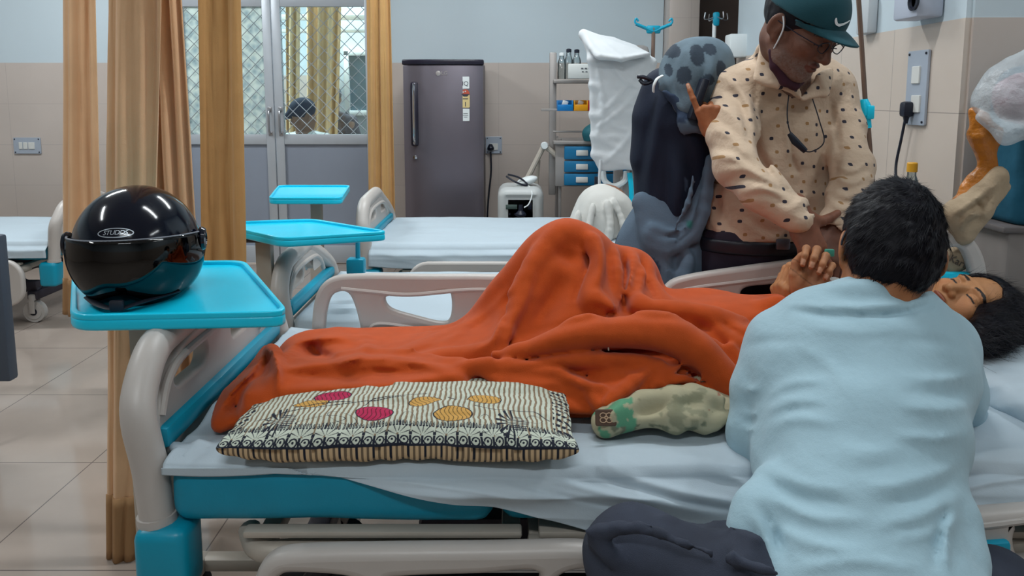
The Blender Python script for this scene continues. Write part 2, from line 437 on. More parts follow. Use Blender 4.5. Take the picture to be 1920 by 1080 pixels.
b = MB(); b.box((1.205, WY - .1, 1.5), (.21, .2, 3), .004); o = b.build('wall_column', M_dx); o['kind'] = 'structure'
slab('wall_recess', (1.31, 6.0, 0), (1.9, 6.1, 3), M_brown)
wall('wall_right', (1.42, 2.42, 0), (3.1, 4.86, 3), M_dy)
wall('wall_right_return', (1.44, 2.41, 0), (3.1, 2.43, 3), M_dx)
wall('wall_far_right', (3.0, -2.5, 0), (3.1, 2.41, 3), M_dy)
b = MB(); b.box((1.2, WY - .012, .05), (.01, .01, .1), 0)
# skirting of the back wall
M_alu = mat('aluminium', '#b9bfc6', .38, .25, var=.03, vscale=6)
M_panel = mat('door_panel', '#8d95a3', .45, var=.03, vscale=4)
slab('baseboard_back', (DX1 + .06, WY - .012, 0), (1.10, WY, .1), mat('skirting', '#a59a92', .3))
slab('baseboard_left', (-5.0, WY - .012, 0), (DX0 - .06, WY, .1), MATS['skirting'])
# ---------------------------------------------------------------- doors
def zof(py, Y): return P(500, py, Y).z
zg0, zg1, zr0 = zof(252, WY), zof(12, WY), zof(271, WY)
M_glass = glassmat('clear_glass', '#eaf6f6', .05, .03, .95)
M_frost = bpy.data.materials.new('frosted_glass'); M_frost.use_nodes = True
t = NT(M_frost); pb = t.n['Principled BSDF']; out = t.n['Material Output']
df = t.add('ShaderNodeBsdfTranslucent'); vo = t.add('ShaderNodeTexVoronoi'); vo.inputs['Scale'].default_value = 22; cr = t.add('ShaderNodeValToRGB')
tcn = t.add('ShaderNodeTexCoord'); t.link(tcn.outputs['Object'], vo.inputs['Vector'])
cr.color_ramp.elements[0].color = lc('#9fb4bb'); cr.color_ramp.elements[1].color = lc('#d5dfdb'); cr.color_ramp.elements[1].position = .7
t.link(vo.outputs['Distance'], cr.inputs['Fac']); t.link(cr.outputs[0], df.inputs['Color']); t.link(cr.outputs[0], pb.inputs['Base Color']); pb.inputs['Roughness'].default_value = .4
ms = t.add('ShaderNodeMixShader'); ms.inputs[0].default_value = .5; t.link(pb.outputs[0], ms.inputs[1]); t.link(df.outputs[0], ms.inputs[2]); t.link(ms.outputs[0], out.inputs['Surface'])
M_wire = mat('grey_wire', '#a4adb3', .4, .5)
M_steel = mat('steel', '#b8b8bb', .3, .9)
def wiremesh(x0, x1, z0, z1, y, parent, dx=.098, dz=.098, r=.0029):
    b = MB(); w, h = x1 - x0, z1 - z0; sl = dz / dx
    for sgn in (1, -1):
        n0 = int(-(h / sl) / dx) - 1; n1 = int(w / dx + (h / sl) / dx) + 2
        for i in range(n0, n1):
            xa = i * dx; a = []           # line x = xa + t, z = sl*t or h - sl*t
            t0, t1 = max(0, -xa), min(h / sl, w - xa)
            if t1 - t0 < .01: continue
            for tt in (t0, t1):
                z = sl * tt if sgn > 0 else h - sl * tt
                a.append((x0 + xa + tt, y, z0 + z))
            b.tube(a, r, 5, caps=False)
    return b.build('wire_mesh', M_wire, parent)
def door(name, x0, x1, hx, pane, hin):
    e = bpy.data.objects.new(name, None); C.objects.link(e); e.location = (x0 if hin > 0 else x1, WY + .03, 0); e['kind'] = 'structure'
    ox = e.location.x; yc = 0
    def add(nm, bb, m, par=e): o = bb.build(nm, m, par); return o
    w = .062; b = MB()
    for xa in (x0 + w / 2, x1 - w / 2): b.box((xa - ox, yc, DZ / 2), (w, .045, DZ - .02), .004)
    for za, zb in ((zg1, DZ - .02), (zr0, zg0), (.01, .14)): b.box(((x0 + x1) / 2 - ox, yc, (za + zb) / 2), (x1 - x0 - 2 * w, .042, zb - za), .003)
    add('door_frame', b, M_alu)
    b = MB(); b.box(((x0 + x1) / 2 - ox, yc, (zg0 + zg1) / 2), (x1 - x0 - 2 * w, .006, zg1 - zg0), 0); add('glass_pane', b, pane)
    b = MB(); b.box(((x0 + x1) / 2 - ox, yc + .004, (.14 + zr0) / 2), (x1 - x0 - 2 * w, .012, zr0 - .14), 0); add('lower_panel', b, M_panel)
    wiremesh(x0 + w - ox, x1 - w - ox, zg0, zg1, yc - .016, e)
    hz0, hz1 = zof(250, WY), zof(205, WY); xh = hx - ox
    b = MB(); b.tube(spl([(xh, -.02, hz0), (xh, -.055, hz0 + .015), (xh, -.06, (hz0 + hz1) / 2), (xh, -.055, hz1 - .015), (xh, -.02, hz1)], 5), .009, 8)
    for z in (hz0, hz1): b.box((xh, -.026, z), (.03, .008, .035), .003)
    add('door_handle', b, M_steel); return e
xm = P(513.5, 200, WY).x
door('door_1', DX0 + .02, xm - .004, P(505, 200, WY).x, M_frost, 1)
door('door_2', xm + .004, DX1 - .01, P(525, 200, WY).x, M_glass, -1)
b = MB()
for x in (DX0 - .03, DX1 + .03): b.box((x, WY + .03, DZ / 2 + .02), (.075, .13, DZ + .04), .004)
b.box(((DX0 + DX1) / 2, WY + .03, DZ + .015), (DX1 - DX0 + .1, .13, .05), .004)
o = b.build('trim_door', M_alu); o['kind'] = 'structure'
# ---------------------------------------------------------------- the next ward behind the glass
wall('wall_far_ward', (-5.2, 8.9, 0), (1.2, 9.0, 3), M_dx)
wall('wall_far_ward_side', (-.4, WY + .12, 0), (-.3, 8.9, 3), M_dy)
wall('wall_far_ward_left', (-5.2, WY + .12, 0), (-5.1, 8.9, 3), M_dy)
M_white = mat('white_plastic', '#dfe5e6', .4)
M_cur2 = mat('cream_curtain', '#f0d2a6', .8, var=.05)
e = bpy.data.objects.new('window_1', None); C.objects.link(e); e['kind'] = 'structure'
a, c = P(650, 100, 7.6), P(705, 212, 7.6); e.location = (a.x, 7.6, c.z)
W_, H_ = c.x - a.x, a.z - c.z
b = MB()
for x in (0, W_): b.box((x, 0, H_ / 2), (.05, .08, H_ + .1), .005)
for z in (0, H_): b.box((W_ / 2, 0, z), (W_ + .05, .08, .05), .005)
b.build('window_frame', M_white, e)
b = MB(); b.box((W_ / 2, .0, H_ / 2), (W_, .01, H_), 0); b.build('window_pane', mat('dark_pane', '#5e7480', .15), e)
slab('wall_partition', (a.x - .09, 7.63, 0), (-.4, 7.73, 2.6), M_paint)
b = MB()
for z, d in ((zof(35, 7.4), .05), (zof(60, 7.4), .03)): b.box((-1.9, 7.3, z), (3.0, d, d), .004)
o = b.build('trim_1', M_white); o['kind'] = 'structure'

# ================================================================ CURTAINS
def ctex(name, col): return mat(name, col, .85, var=.05, vscale=7, bump=.35, bscale=420, sheen=.2, wrinkle=.2, wscale=9)
M_cur = ctex('mustard_curtain', '#e0b58b'); M_curb = ctex('mustard_curtain_deep', '#c2975f')
M_hem = mat('curtain_hem', '#a27c55', .85, bump=.3)
def curtain(x0t, x1t, x0b, x1b, Y, hem_px, amp, folds, m, label, group=None, top=2.62, seed=1, turn=0, cat='curtain', name='curtain'):
    T0, T1 = P(x0t, 0, Y).x, P(x1t, 0, Y).x; zb = P(x0b, hem_px, Y).z; B0, B1 = P(x0b, hem_px, Y).x, P(x1b, hem_px, Y).x
    def fn(U, V):
        z = top + (zb - top) * V; zt0 = P(500, 0, Y).z; f = np.clip((zt0 - z) / (zt0 - zb), -.3, 1)
        a, c = T0 + (B0 - T0) * f, T1 + (B1 - T1) * f
        uu = U + .02 * np.sin(7 * U + 3 * V + seed) + .012 * vnoise(U * 6, V * 3, seed)
        ph = 0
        for k, (fr, am) in enumerate(folds): ph = ph + am * np.sin(2 * PI * fr * uu + seed * 1.7 * (k + 1) + .5 * V)
        s = np.sign(ph) * np.abs(ph) ** .8
        X = a + (c - a) * uu + .35 * amp * np.cos(2 * PI * folds[0][0] * uu + seed) * .3
        Yv = Y + amp * s * (.75 + .25 * V) + turn * (U - .5) + .006 * fbm(U * 5, V * 5, seed)
        return X, Yv, z + 0 * U
    me = grid_me(fn, 130, 60); root = thing(name, label, cat, ((B0 + B1) / 2, Y, zb), 0, group)
    me.transform(Matrix.Translation(-root.location)); o = link('curtain_cloth', me, m, root)
    sd = o.modifiers.new('s', 'SOLIDIFY'); sd.thickness = .004
    def fh(U, V):
        x, y, z = fn(U, .93 + .07 * V); return x, y - .004, z
    me = grid_me(fh, 130, 8); me.transform(Matrix.Translation(-root.location)); o = link('hem', me, M_hem if m is M_cur else m, root)
    sd = o.modifiers.new('s', 'SOLIDIFY'); sd.thickness = .005
    b = MB(); nr = 7
    for i in range(nr):
        u = (i + .5) / nr; x = T0 + (T1 - T0) * u
        b.tube([(x + .014 * math.cos(t_) - root.location.x, 0, top + .016 + .014 * math.sin(t_) - root.location.z) for t_ in [2 * PI * k / 10 for k in range(10)]], .002, 5, closed=True)
    b.build('rings', M_steel, root); return root
G_ = 'mustard cubicle curtains gathered between the beds'
curtain(197, 300, 201, 272, 1.93, 1046, .022, [(1.0, .5), (3.2, .25)], M_cur, 'long mustard curtain behind the black helmet, hanging nearly to the floor', G_, seed=1)
curtain(272, 345, 318, 402, 2.06, 960, .016, [(3.0, .8), (6, .25)], M_cur, 'narrow pleated mustard curtain just right of the long one behind the helmet', G_, seed=2)
curtain(376, 454, 384, 468, 2.40, 800, .018, [(.8, .5), (2.2, .35)], M_curb, 'flat deep mustard curtain in front of the left door leaf', G_, seed=3.3)
curtain(116, 182, 114, 196, 3.25, 590, .026, [(1.6, .7), (4, .3)], M_cur, 'mustard curtain at far left beside the leftmost bed', G_, seed=4.5)
curtain(688, 731, 690, 742, 4.72, 470, .02, [(2, .8), (5, .3)], M_curb, 'mustard curtain between the right door leaf and the refrigerator', G_, seed=5.1)
for nm, Y, x0, x1, lab in (('curtain_rail', 1.93, -1.6, 1.3, 'ceiling curtain rail above the nearest bed'), ('curtain_rail', 2.40, -1.6, 1.3, 'ceiling curtain rail above the second bed'), ('curtain_rail', 4.72, -1.6, 1.3, 'ceiling curtain rail near the refrigerator'), ('curtain_rail', 3.25, -3.4, -1.5, 'ceiling curtain rail above the leftmost bed')):
    b = MB(); b.tube([(x0, Y, 2.65), (x1, Y, 2.65)], .012, 10)
    for x in (x0 + .1, (x0 + x1) / 2, x1 - .1): b.tube([(x, Y, 2.65), (x, Y, 3.0)], .008, 8)
    tag(b.build(nm, M_steel), lab, 'curtain rail')
# curtain in the next ward
curtain(575, 640, 578, 632, 6.9, 300, .05, [(3, .8), (7, .3)], M_cur2, 'cream curtain hanging in the next ward behind the glass door', None, top=2.25, seed=6)
curtain(535, 562, 537, 560, 6.7, 300, .04, [(2, .8)], M_cur2, 'narrow cream curtain at the left behind the glass door', None, top=2.25, seed=7)

# ================================================================ BEDS
M_abs = mat('bed_plastic', '#bdb7b2', .38, var=.03, vscale=5, bump=.05)
M_absd = mat('bed_metal', '#b5ada2', .42, .1, var=.05, vscale=9)
M_dark = mat('dark_steel', '#3d3a44', .5, .3, var=.1)
M_teal = mat('teal_plastic', '#0796b4', .35, var=.03, vscale=10)
M_mat = mat('teal_mattress', '#078fae', .42, var=.06, vscale=10, bump=.15, bscale=300)
M_rub = mat('black_rubber', '#1b1f2b', .55)
M_tyre = mat('caster_grey', '#b4b0ac', .5)
def caster(b, c, r=.05, d=(0, 1, 0)):
    c = Vector(c); d = Vector(d)
    b.tube([c - d * .016, c + d * .016], r, 24, 0); b.tube([c - d * .02, c + d * .02], r * .72, 20, 1); b.tube([c - d * .023, c + d * .023], r * .34, 14, 2)
def bed(fx, ny, zt, sx=1, W=.86, L=2.04, label='', rails=(), group='hospital beds of the ward', hh=.30):
    e = thing('hospital_bed', label, 'hospital bed', (fx + sx * L / 2, ny + W / 2, 0), 0, group)
    O = e.location; T = Matrix.Translation(-O)
    def put(nm, bb, m, par=e):
        me = bb.me() if isinstance(bb, MB) else bb; me.transform(T); return link(nm, me, m, par)
    X = lambda a: fx + sx * a
    zb = zt - .12
    # platform frame
    b = MB()
    for y in (ny + .0, ny + W - .0):
        b.tube(spl([(X(.16), y + (.05 if y == ny else -.05), zb - .035), (X(.2), y, zb - .045), (X(.3), y, zb - .045), (X(.66), y, zb - .045)], 5), .021, 12)
        b.box((X(.42), y, zb - .008), (.5, .03, .014), .005)
        b.box((X(1.3), y, zb - .04), (1.24, .028, .042), .006)
        b.box((X(1.3), y + .01, zb - .008), (1.2, .05, .014), .004)
    for a in (.2, .65, .7, 1.1, 1.5, 1.95): b.box((X(a), ny + W / 2, zb - .04), (.035, W, .03), .004)
    put('frame', b, M_absd)
    for y in (ny - .02, ny + W + .02):
        b = MB(); b.lathe([(.016, -.012), (.02, -.006), (.02, .006), (.012, .014)], (X(.665), y, zb - .045), 14, (PI / 2, 0, 0)); put('hinge_bolt', b, M_steel)
    # under frame
    b = MB(); zl = max(zb - .2, .2)
    for y in (ny + .1, ny + W - .1):
        b.box((X(L / 2), y, zl), (L - .3, .05, .06), .006)
        for a, c_ in ((.35, .15), (L - .35, L - .15)): b.tube([(X(a), y, zb - .06), (X(c_), y, .17)], .022, 10)
    for a in (.16, L - .16): b.box((X(a), ny + W / 2, .155), (.06, W - .1, .05), .008)
    for a in (.5, 1.5): b.tube([(X(a), ny + .12, zl), (X(a), ny + W - .12, zl)], .02, 10)
    b.box((X(.75), ny + .3, zl + .03), (.6, .12, .09), .02)
    put('base_frame', b, M_dark)
    for a in (.16, L - .16):
        for y in (ny + .07, ny + W - .07):
            b = MB(); caster(b, (X(a), y, .062), .06)
            b.box((X(a), y, .145), (.035, .07, .04), .01, mi=0)
            b.box((X(a), y - .03, .1), (.03, .006, .09), .002); b.box((X(a), y + .03, .1), (.03, .006, .09), .002)
            put('caster', b, [M_tyre, M_tyre, M_rub])
    # foot and head boards
    for kind in ('footboard', 'headboard'):
        hd = kind == 'headboard'; s2 = sx if hd else -sx
        x0 = X(L) if hd else X(0); xo = lambda d: x0 + s2 * d
        top = zt + (hh if hd else .19); y0, y1 = ny + .02, ny + W - .02; w_ = y1 - y0
        pth = []
        prof = [(0, zt - .115, -.004), (0, zt - .02, .004), (-.004, zt + .07, .016), (.02, top - .07, .024), (.08, top - .015, .026), (.17, top, .026), (w_ / 2, top + .008, .026)]
        half = [(xo(d), y0 + a, z) for a, z, d in prof]; prof2 = prof if hd else [(0, zt - .115, -.004), (0, zt - .02, .004), (.02, zt + .04, .012), (.11, zt + .10, .02), (.25, top - .03, .026), (.33, top, .026), (w_ / 2, top, .026)]
        other = [(xo(d), y1 - a, z) for a, z, d in prof2[:-1]][::-1]
        b = MB(); b.tube(spl(half + other, 6), .031, 16)
        fb = put(kind, b, M_abs)
        # inner panel with two hand slots
        pw, pz0, pz1 = w_ - .05, zt - .06, top - .012
        out = []
        N = 40
        for i in range(N + 1):
            u = -1 + 2 * i / N; out.append((u * pw / 2, (pz1 - .13 * abs(u) ** 5) if hd or u < 0 else pz1 - .16 * abs(u) ** 2.2 ))
        ol = out + [(pw / 2, pz0), (-pw / 2, pz0)]
        h1 = rrect(.16, .05, .024, 5, -.19, pz1 - .065); h2 = rrect(.14, .045, .02, 5, .10 if not hd else .19, pz1 - .065)
        Mx = Matrix(((0, 0, 1, xo(.018)), (1, 0, 0, ny + W / 2), (0, 1, 0, 0), (0, 0, 0, 1)))
        me = plate([ol, h1, h2], .034, .008, Mx); put('panel', me, M_abs, fb).location = (0, 0, 0)
        b = MB(); b.box((xo(.004), ny + W / 2, zt + .020), (.04, w_ - .07, .044), .012); put('accent_strip', b, M_teal, fb)
        b = MB(); b.tube(spl([(xo(.004), y0 + .05, zt + .06), (xo(.003), y0 + .09, zt + .12), (xo(.002), y0 + .18, zt + .145), (xo(.002), y1 - .3, zt + .14), (xo(.003), y1 - .2, zt + .10), (xo(.004), y1 - .16, zt + .06)], 6), .010, 10); put('moulding', b, M_abs, fb)
        for y in (y0, y1):
            b = MB(); b.box((xo(-.022), y, zt - .185), (.096, .09, .135), .02, seg=3)
            b.tube([(xo(-.004), y, zt - .12), (xo(-.003), y, zt - .105)], .035, 16, mi=1)
            put('corner_bumper', b, [M_teal, M_abs], e)
    for r in rails: r(put)
    return e
def rail_px(outl, holes, Y, thick=.035, ridge_=None, rad=.012):
    """side rail whose outline is planned from photo pixels at distance Y"""
    def f(put):
        cv = lambda ps, n: [(p.x, p.z) for p in spl([P(x, y, Y) for x, y in ps], n, True)]
        Mx = Matrix(((1, 0, 0, 0), (0, 0, -1, Y), (0, 1, 0, 0), (0, 0, 0, 1)))
        o = put('side_rail', plate([cv(outl, 6)] + [cv(h, 5) for h in holes], thick, rad, Mx, 3), M_abs)
        if ridge_:
            for r in ridge_:
                b = MB(); b.tube(spl([P(x, y, Y - thick / 2 + .003) for x, y in r], 6), .007, 8); put('rail_moulding', b, M_abs, o)
    return f
def rail_std(xa, xb, z0, z1, Y):
    def f(put):
        w, h = xb - xa, z1 - z0; cx, cz = (xa + xb) / 2, (z0 + z1) / 2
        Mx = Matrix(((1, 0, 0, 0), (0, 0, -1, Y), (0, 1, 0, 0), (0, 0, 0, 1)))
        put('side_rail', plate([rrect(w, h, .1, 6, cx, cz), rrect(w * .2, h * .55, .06, 6, cx - w * .32, cz), rrect(w * .42, h * .4, .05, 6, cx + w * .1, cz + h * .1)], .035, .012, Mx, 2), M_abs)
    return f
def lever(put):
    Y = 1.215; b = MB()
    a, c = P(1826, 1012, Y), P(1886, 1032, Y); b.box((a + c) / 2, (c.x - a.x, .03, a.z - c.z + .004), .006, rot=(0, -.08, 0))
    a, c = P(1862, 1028, Y), P(1884, 1046, Y); b.box((a + c) / 2, (.02, .03, .02), .005)
    put('release_handle', b, M_teal)
N1 = 1.28
r_far_foot = rail_px([(588, 720), (586, 620), (594, 552), (622, 520), (680, 513), (800, 514), (905, 514), (985, 518), (1040, 540), (1060, 600), (1060, 720), (820, 735)],
    [[(614, 628), (613, 590), (622, 556), (640, 545), (658, 552), (672, 590), (676, 628), (645, 636)],
     [(723, 560), (735, 553), (790, 552), (838, 545), (847, 560), (845, 592), (830, 603), (780, 592), (735, 578)]], 2.11,
    ridge_=[[(695, 660), (694, 622), (708, 607), (760, 612), (850, 630)], [(640, 541), (700, 547), (770, 552), (880, 543), (985, 545)]])
r_far_head = rail_px([(1238, 640), (1238, 565), (1250, 532), (1290, 515), (1400, 498), (1500, 484), (1600, 463), (1700, 447), (1775, 434), (1812, 440), (1838, 475), (1848, 530), (1850, 640), (1480, 690)],
    [[(1386, 552), (1398, 537), (1450, 531), (1540, 520), (1556, 532), (1548, 556), (1450, 566), (1398, 567)], [(1680, 600), (1690, 520), (1740, 480), (1785, 462), (1806, 478), (1818, 530), (1820, 600)]], 2.115,
    ridge_=[[(1262, 590), (1268, 552), (1300, 540), (1400, 527), (1520, 512)]])
r_near_foot = rail_px([(478, 1130), (484, 1070), (510, 1036), (560, 1024), (700, 1020), (900, 1018), (1105, 1016), (1180, 1040), (1190, 1130), (1180, 1330), (860, 1380), (500, 1330)],
    [[(512, 1200), (515, 1100), (530, 1072), (560, 1066), (660, 1074), (690, 1100), (690, 1200), (600, 1240)],
     [(722, 1150), (726, 1085), (760, 1073), (900, 1068), (1000, 1062), (1010, 1090), (1005, 1150), (860, 1180)],
     [(1040, 1150), (1040, 1090), (1060, 1066), (1110, 1062), (1150, 1100), (1140, 1150)]], 1.235, .045, rad=.018)
r_near_head = rail_px([(1700, 1010), (1720, 975), (1790, 958), (1920, 946), (2200, 930), (2260, 990), (2240, 1200), (1980, 1290), (1720, 1240)],
    [[(1892, 1010), (1896, 984), (1915, 975), (2100, 970), (2120, 1000), (2100, 1030), (1930, 1042), (1902, 1036)]], 1.235, .045,
    ridge_=[[(1775, 1010), (1800, 992), (1870, 982), (1960, 972), (2100, 965)]], rad=.018)
bed1 = bed(-.652, N1, .605, 1, W=.80, L=2.21, label='nearest hospital bed, with an orange blanket and patient on it', rails=(r_far_foot, r_far_head, r_near_foot, r_near_head, lever))
bed2 = bed(-.785, 2.54, .485, 1, W=.74, hh=.44, label='empty white hospital bed in the middle row, seen through the rail of the nearest bed', rails=(rail_std(.5, 1.2, .18, .42, 3.32),))
bed3 = bed(-.70, 3.58, .55, 1, W=.80, label='far hospital bed in front of the refrigerator', rails=(rail_std(-.5, .3, .2, .475, 3.54), rail_std(.45, 1.15, .2, .475, 3.54)))
bed0 = bed(P(104, 450, 4.1).x, 4.06, .475, -1, W=.80, label='hospital bed at the far left edge beside a mustard curtain', rails=(rail_std(P(-260, 500, 4.02).x, P(44, 500, 4.02).x, .12, .38, 4.02),))
# mattresses
def soft_box(name, lo, hi, rd, m, label, cat='mattress', group=None, lumps=.003, seed=0, res=.012):
    lo, hi = Vector(lo), Vector(hi); f = Field(lo - Vector((.03,) * 3), hi + Vector((.03,) * 3), res); f.box((lo + hi) / 2, (hi - lo) / 2, None, rd, 0)
    f.grow(lambda x, y, z: lumps * fbm(x * 6, y * 6, z * 6 + seed, 2)); o = link(name, f.mesh(), m); return tag(o, label, cat, group)
G2 = 'teal foam mattress sections'
soft_box('mattress', (-.618, N1, .487), (-.035, N1 + .80, .598), .03, M_mat, 'teal mattress section at the foot end of the nearest bed', group=G2)
soft_box('mattress', (-.022, N1 + .005, .487), (1.52, N1 + .795, .592), .03, M_mat, 'teal mattress section under the patient, right of the gap', group=G2, seed=4)
soft_box('mattress', (-.75, 2.55, .37), (1.25, 3.27, .478), .03, M_mat, 'teal mattress under the white sheet of the middle bed', res=.02)
soft_box('mattress', (-.67, 3.59, .435), (1.30, 4.37, .543), .03, M_mat, 'teal mattress under the white sheet of the far bed', res=.02)
soft_box('mattress', (P(100, 450, 4.1).x - 1.94, 4.07, .36), (P(100, 450, 4.1).x - .01, 4.85, .468), .03, M_mat, 'teal mattress of the leftmost bed', res=.02)
# sheets
M_sheet = mat('white_sheet', '#b7c6d0', .75, bump=.15, bscale=500, wrinkle=.12, wscale=14, sheen=.1)
def sheet(x0, x1, y0, y1, z, lowfn, label, wr=.004, seed=0, nu=260, nv=130, side=.03, topfn=None, group='white bed sheets', cr=None):
    """top surface from far to near then down the near side to lowfn(x)"""
    def fn(U, V):
        X = x0 + (x1 - x0) * U; low = np.vectorize(lowfn)(X[:, 0])[:, None] + 0 * X
        vt = .68; a = np.clip(V / vt, 0, 1); d = np.clip((V - vt) / (1 - vt), 0, 1)
        Y = y1 + (y0 - y1) * a; rr = .02
        drop = np.maximum(z - low, .0) * d
        yo = side * sstep(0, .04, drop) * sstep(.005, .06, z - low); Y = Y - yo
        Z = z - drop
        if topfn is not None: Z = Z + topfn(X, Y) * (1 - d)
        Z = Z - .012 * np.exp(-(Y + yo - y0) / .014) * (1 - d) - .012 * (d > 0) * (1 - d)
        n = wr * (ridge(X * 2.2 + Y * 2.5, Y * 5 - X * 1.2, seed) * .8 + fbm(X * 4, Y * 7, Z * 8 + seed, 3) * .7)
        Z = Z + n * (1 - d); Y = Y - (wr * 1.7 * (ridge(X * 3 + Z * 9, Z * 14, seed + 3) * .7 + fbm(X * 6, Z * 12, seed, 2))) * sstep(0, .3, d) * (drop > .01)
        X = X + .004 * fbm(X * 3, Y * 3, Z * 5 + seed)
        if cr is not None:
            dd = cr(X.ravel(), Y.ravel(), Z.ravel()).reshape(X.shape); Z = Z + .6 * dd; Y = Y - .7 * dd * (d > 0)
        return X, Y, Z
    me = grid_me(fn, nu, nv); o = link('bed_sheet', me, M_sheet); sd = o.modifiers.new('s', 'SOLIDIFY'); sd.thickness = .0025; sd.offset = 1
    return tag(o, label, 'bed sheet', group)
lx = [-.63, -.40, -.38, -.03, .13, .42, .8, 1.5]; lz = [.6, .6, .592, .534, .492, .49, .515, .54]
tf = lambda X, Y: .012 * sstep(.9, 1.1, X)
sheet(-.622, 1.52, N1 - .005, N1 + .80, .607, lambda x: float(np.interp(x, lx, lz)), 'crumpled white sheet on the nearest bed, hanging over its near side', .0075, 1, 420, 180, side=.022, topfn=tf, cr=creases([([(1100, 868), (1200, 902), (1320, 932), (1430, 952)], 8, .007), ([(1080, 880), (1200, 918), (1320, 948), (1430, 962)], 6, -.007), ([(1000, 890), (1150, 930), (1350, 968)], 8, .006), ([(960, 905), (1100, 940), (1300, 978)], 6, -.005), ([(1130, 838), (1250, 850), (1380, 880)], 10, .006), ([(1100, 820), (1230, 822), (1380, 835)], 9, -.004), ([(700, 902), (850, 915), (1000, 948)], 6, .004), ([(1300, 880), (1380, 900), (1440, 930)], 8, .006), ([(1350, 860), (1400, 880), (1440, 900)], 6, -.005), ([(340, 850), (400, 846), (440, 860)], 8, .006), ([(360, 838), (410, 828), (450, 830)], 6, .005), ([(1800, 870), (1860, 850), (1930, 845)], 8, .006), ([(1800, 900), (1860, 885), (1930, 880)], 7, -.006), ([(1800, 920), (1860, 905), (1930, 900)], 6, .005)]))
# bunched corner of the sheet by the footboard
f = Field((-.68, 1.26, .58), (-.45, 1.62, .68), .006)
f.tri(P(318, 832, 1.36), P(345, 862, 1.30), P(372, 835, 1.34), .005, .01).tri(P(345, 862, 1.30), P(430, 860, 1.31), P(372, 835, 1.34), .005, .012).chain([P(372, 832, 1.34), P(400, 845, 1.34), P(440, 862, 1.32)], [.006, .008, .004], .012).chain([P(322, 838, 1.35), P(345, 850, 1.33), P(350, 866, 1.3)], [.005, .007, .004], .01).tri(P(372, 835, 1.34), P(430, 860, 1.31), P(445, 815, 1.42), .006, .012)
tag(link('sheet_corner', f.mesh(), M_sheet), 'loose bunched corner of white sheet beside the near footboard post', 'bed sheet')
sheet(-.755, 1.25, 2.545, 3.275, .488, lambda x: .36, 'white sheet of the middle bed, seen through the rail openings', .003, 5, 120, 60)
sheet(-.685, 1.30, 3.58, 4.38, .553, lambda x: .455 + .02 * math.sin(x * 4), 'white sheet of the far bed in front of the refrigerator', .003, 9, 160, 70)
xb0 = P(100, 450, 4.1).x - .01
sheet(xb0 - 1.94, xb0, 4.06, 4.86, .478, lambda x: .385, 'white sheet of the leftmost bed', .003, 12, 120, 60)
# white pillow at the head of the nearest bed
f = Field((.90, 1.28, .58), (1.50, 2.2, .75), .009)
f.box((1.19, 1.74, .635), (.19, .40, .030), None, .028, 0); f.ell((1.19, 1.72, .645), (.17, .32, .04), k=.03)
f.ell((1.17, 1.82, .70), (.13, .11, .05), k=.04, mode='sub')
f.grow(creases([([(1805, 692), (1860, 684), (1940, 690)], 6, .006), ([(1800, 705), (1860, 700), (1940, 706)], 6, -.005), ([(1812, 724), (1850, 728), (1940, 715)], 5, .005), ([(1800, 800), (1850, 770), (1940, 755)], 12, .007), ([(1800, 760), (1860, 735), (1940, 728)], 12, -.005), ([(1830, 830), (1870, 800), (1950, 790)], 10, -.005)]))
f.grow(lambda x, y, z: .004 * ridge(x * 5 + y * 3, y * 6, z * 4) + .002 * fbm(x * 14, y * 10, z * 9, 2))
tag(link('pillow', f.mesh(), M_sheet), 'soft white pillow under the patient’s head'.replace('’', ''), 'pillow')
# ================================================================ OVERBED TABLES
M_tray = mat('turquoise_tray', '#0cd2f5', .33, var=.03, vscale=5, coat=.15)
def tray_table(corners, z, label, colpx, zcol=.1, sh=.06):
    c = [Vector((p.x, p.y, z)) for p in corners]; cen = sum(c, Vector()) / 4
    e = thing('overbed_table', label, 'overbed table', (cen.x, cen.y, 0), 0, 'turquoise overbed tables')
    def ring(ins, cut):
        out = []
        for i in range(4):
            p, a, b_ = c[i], c[i - 1], c[(i + 1) % 4]; q = p + (cen - p).normalized() * ins * 1.4
            d1, d2 = (a - p).normalized(), (b_ - p).normalized(); k1, k2 = q + d1 * cut, q + d2 * cut
            for t_ in (0, .25, .5, .75, 1): out.append((k1 * (1 - t_) ** 2 + q * 2 * t_ * (1 - t_) + k2 * t_ ** 2))
        return [(v.x - cen.x, v.y - cen.y) for v in out]
    M0 = Matrix.Translation((0, 0, z - .014))
    bm_ = bmesh.new(); bm_.from_mesh(plate([ring(0, .045)], .024, .007, M0, 3)); bm_.from_mesh(plate([ring(0, .045), ring(.012, .04)], .012, .003, Matrix.Translation((0, 0, z + .001)), 2))
    me = bpy.data.meshes.new('m'); bm_.to_mesh(me); bm_.free(); smooth(me, True, 35); link('table_top', me, M_tray, e)
    x, y = colpx[0] - cen.x, colpx[1] - cen.y
    b = MB(); b.box((x, y, (z - .03 + zcol) / 2), (.055, .04, z - .03 - zcol), .006); b.box((x, y, zcol + .2), (.075, .055, .38), .008)
    link('column', b.me(), M_absd, e)
    b = MB(); b.box((x * .6, y * .6, z - .035), (abs(x) + .16, .09, .02), .006); b.tube([(x, y + .06, z - .03), (x, y + .06, z - .1)], .006, 8); link('bracket', b.me(), M_dark, e)
    b = MB(); b.box((x, y, .085), (.06, .42, .04), .01); b.box((x + .22, y + .19, .085), (.5, .045, .035), .01); b.box((x + .22, y - .19, .085), (.5, .045, .035), .01); link('base', b.me(), M_absd, e)
    for dx in (.0, .44):
        for dy in (-.19, .19):
            b = MB(); caster(b, (x + dx, y + dy, .032), .03); link('caster', b.me(), [M_rub, M_rub, M_tyre], e)
    return e
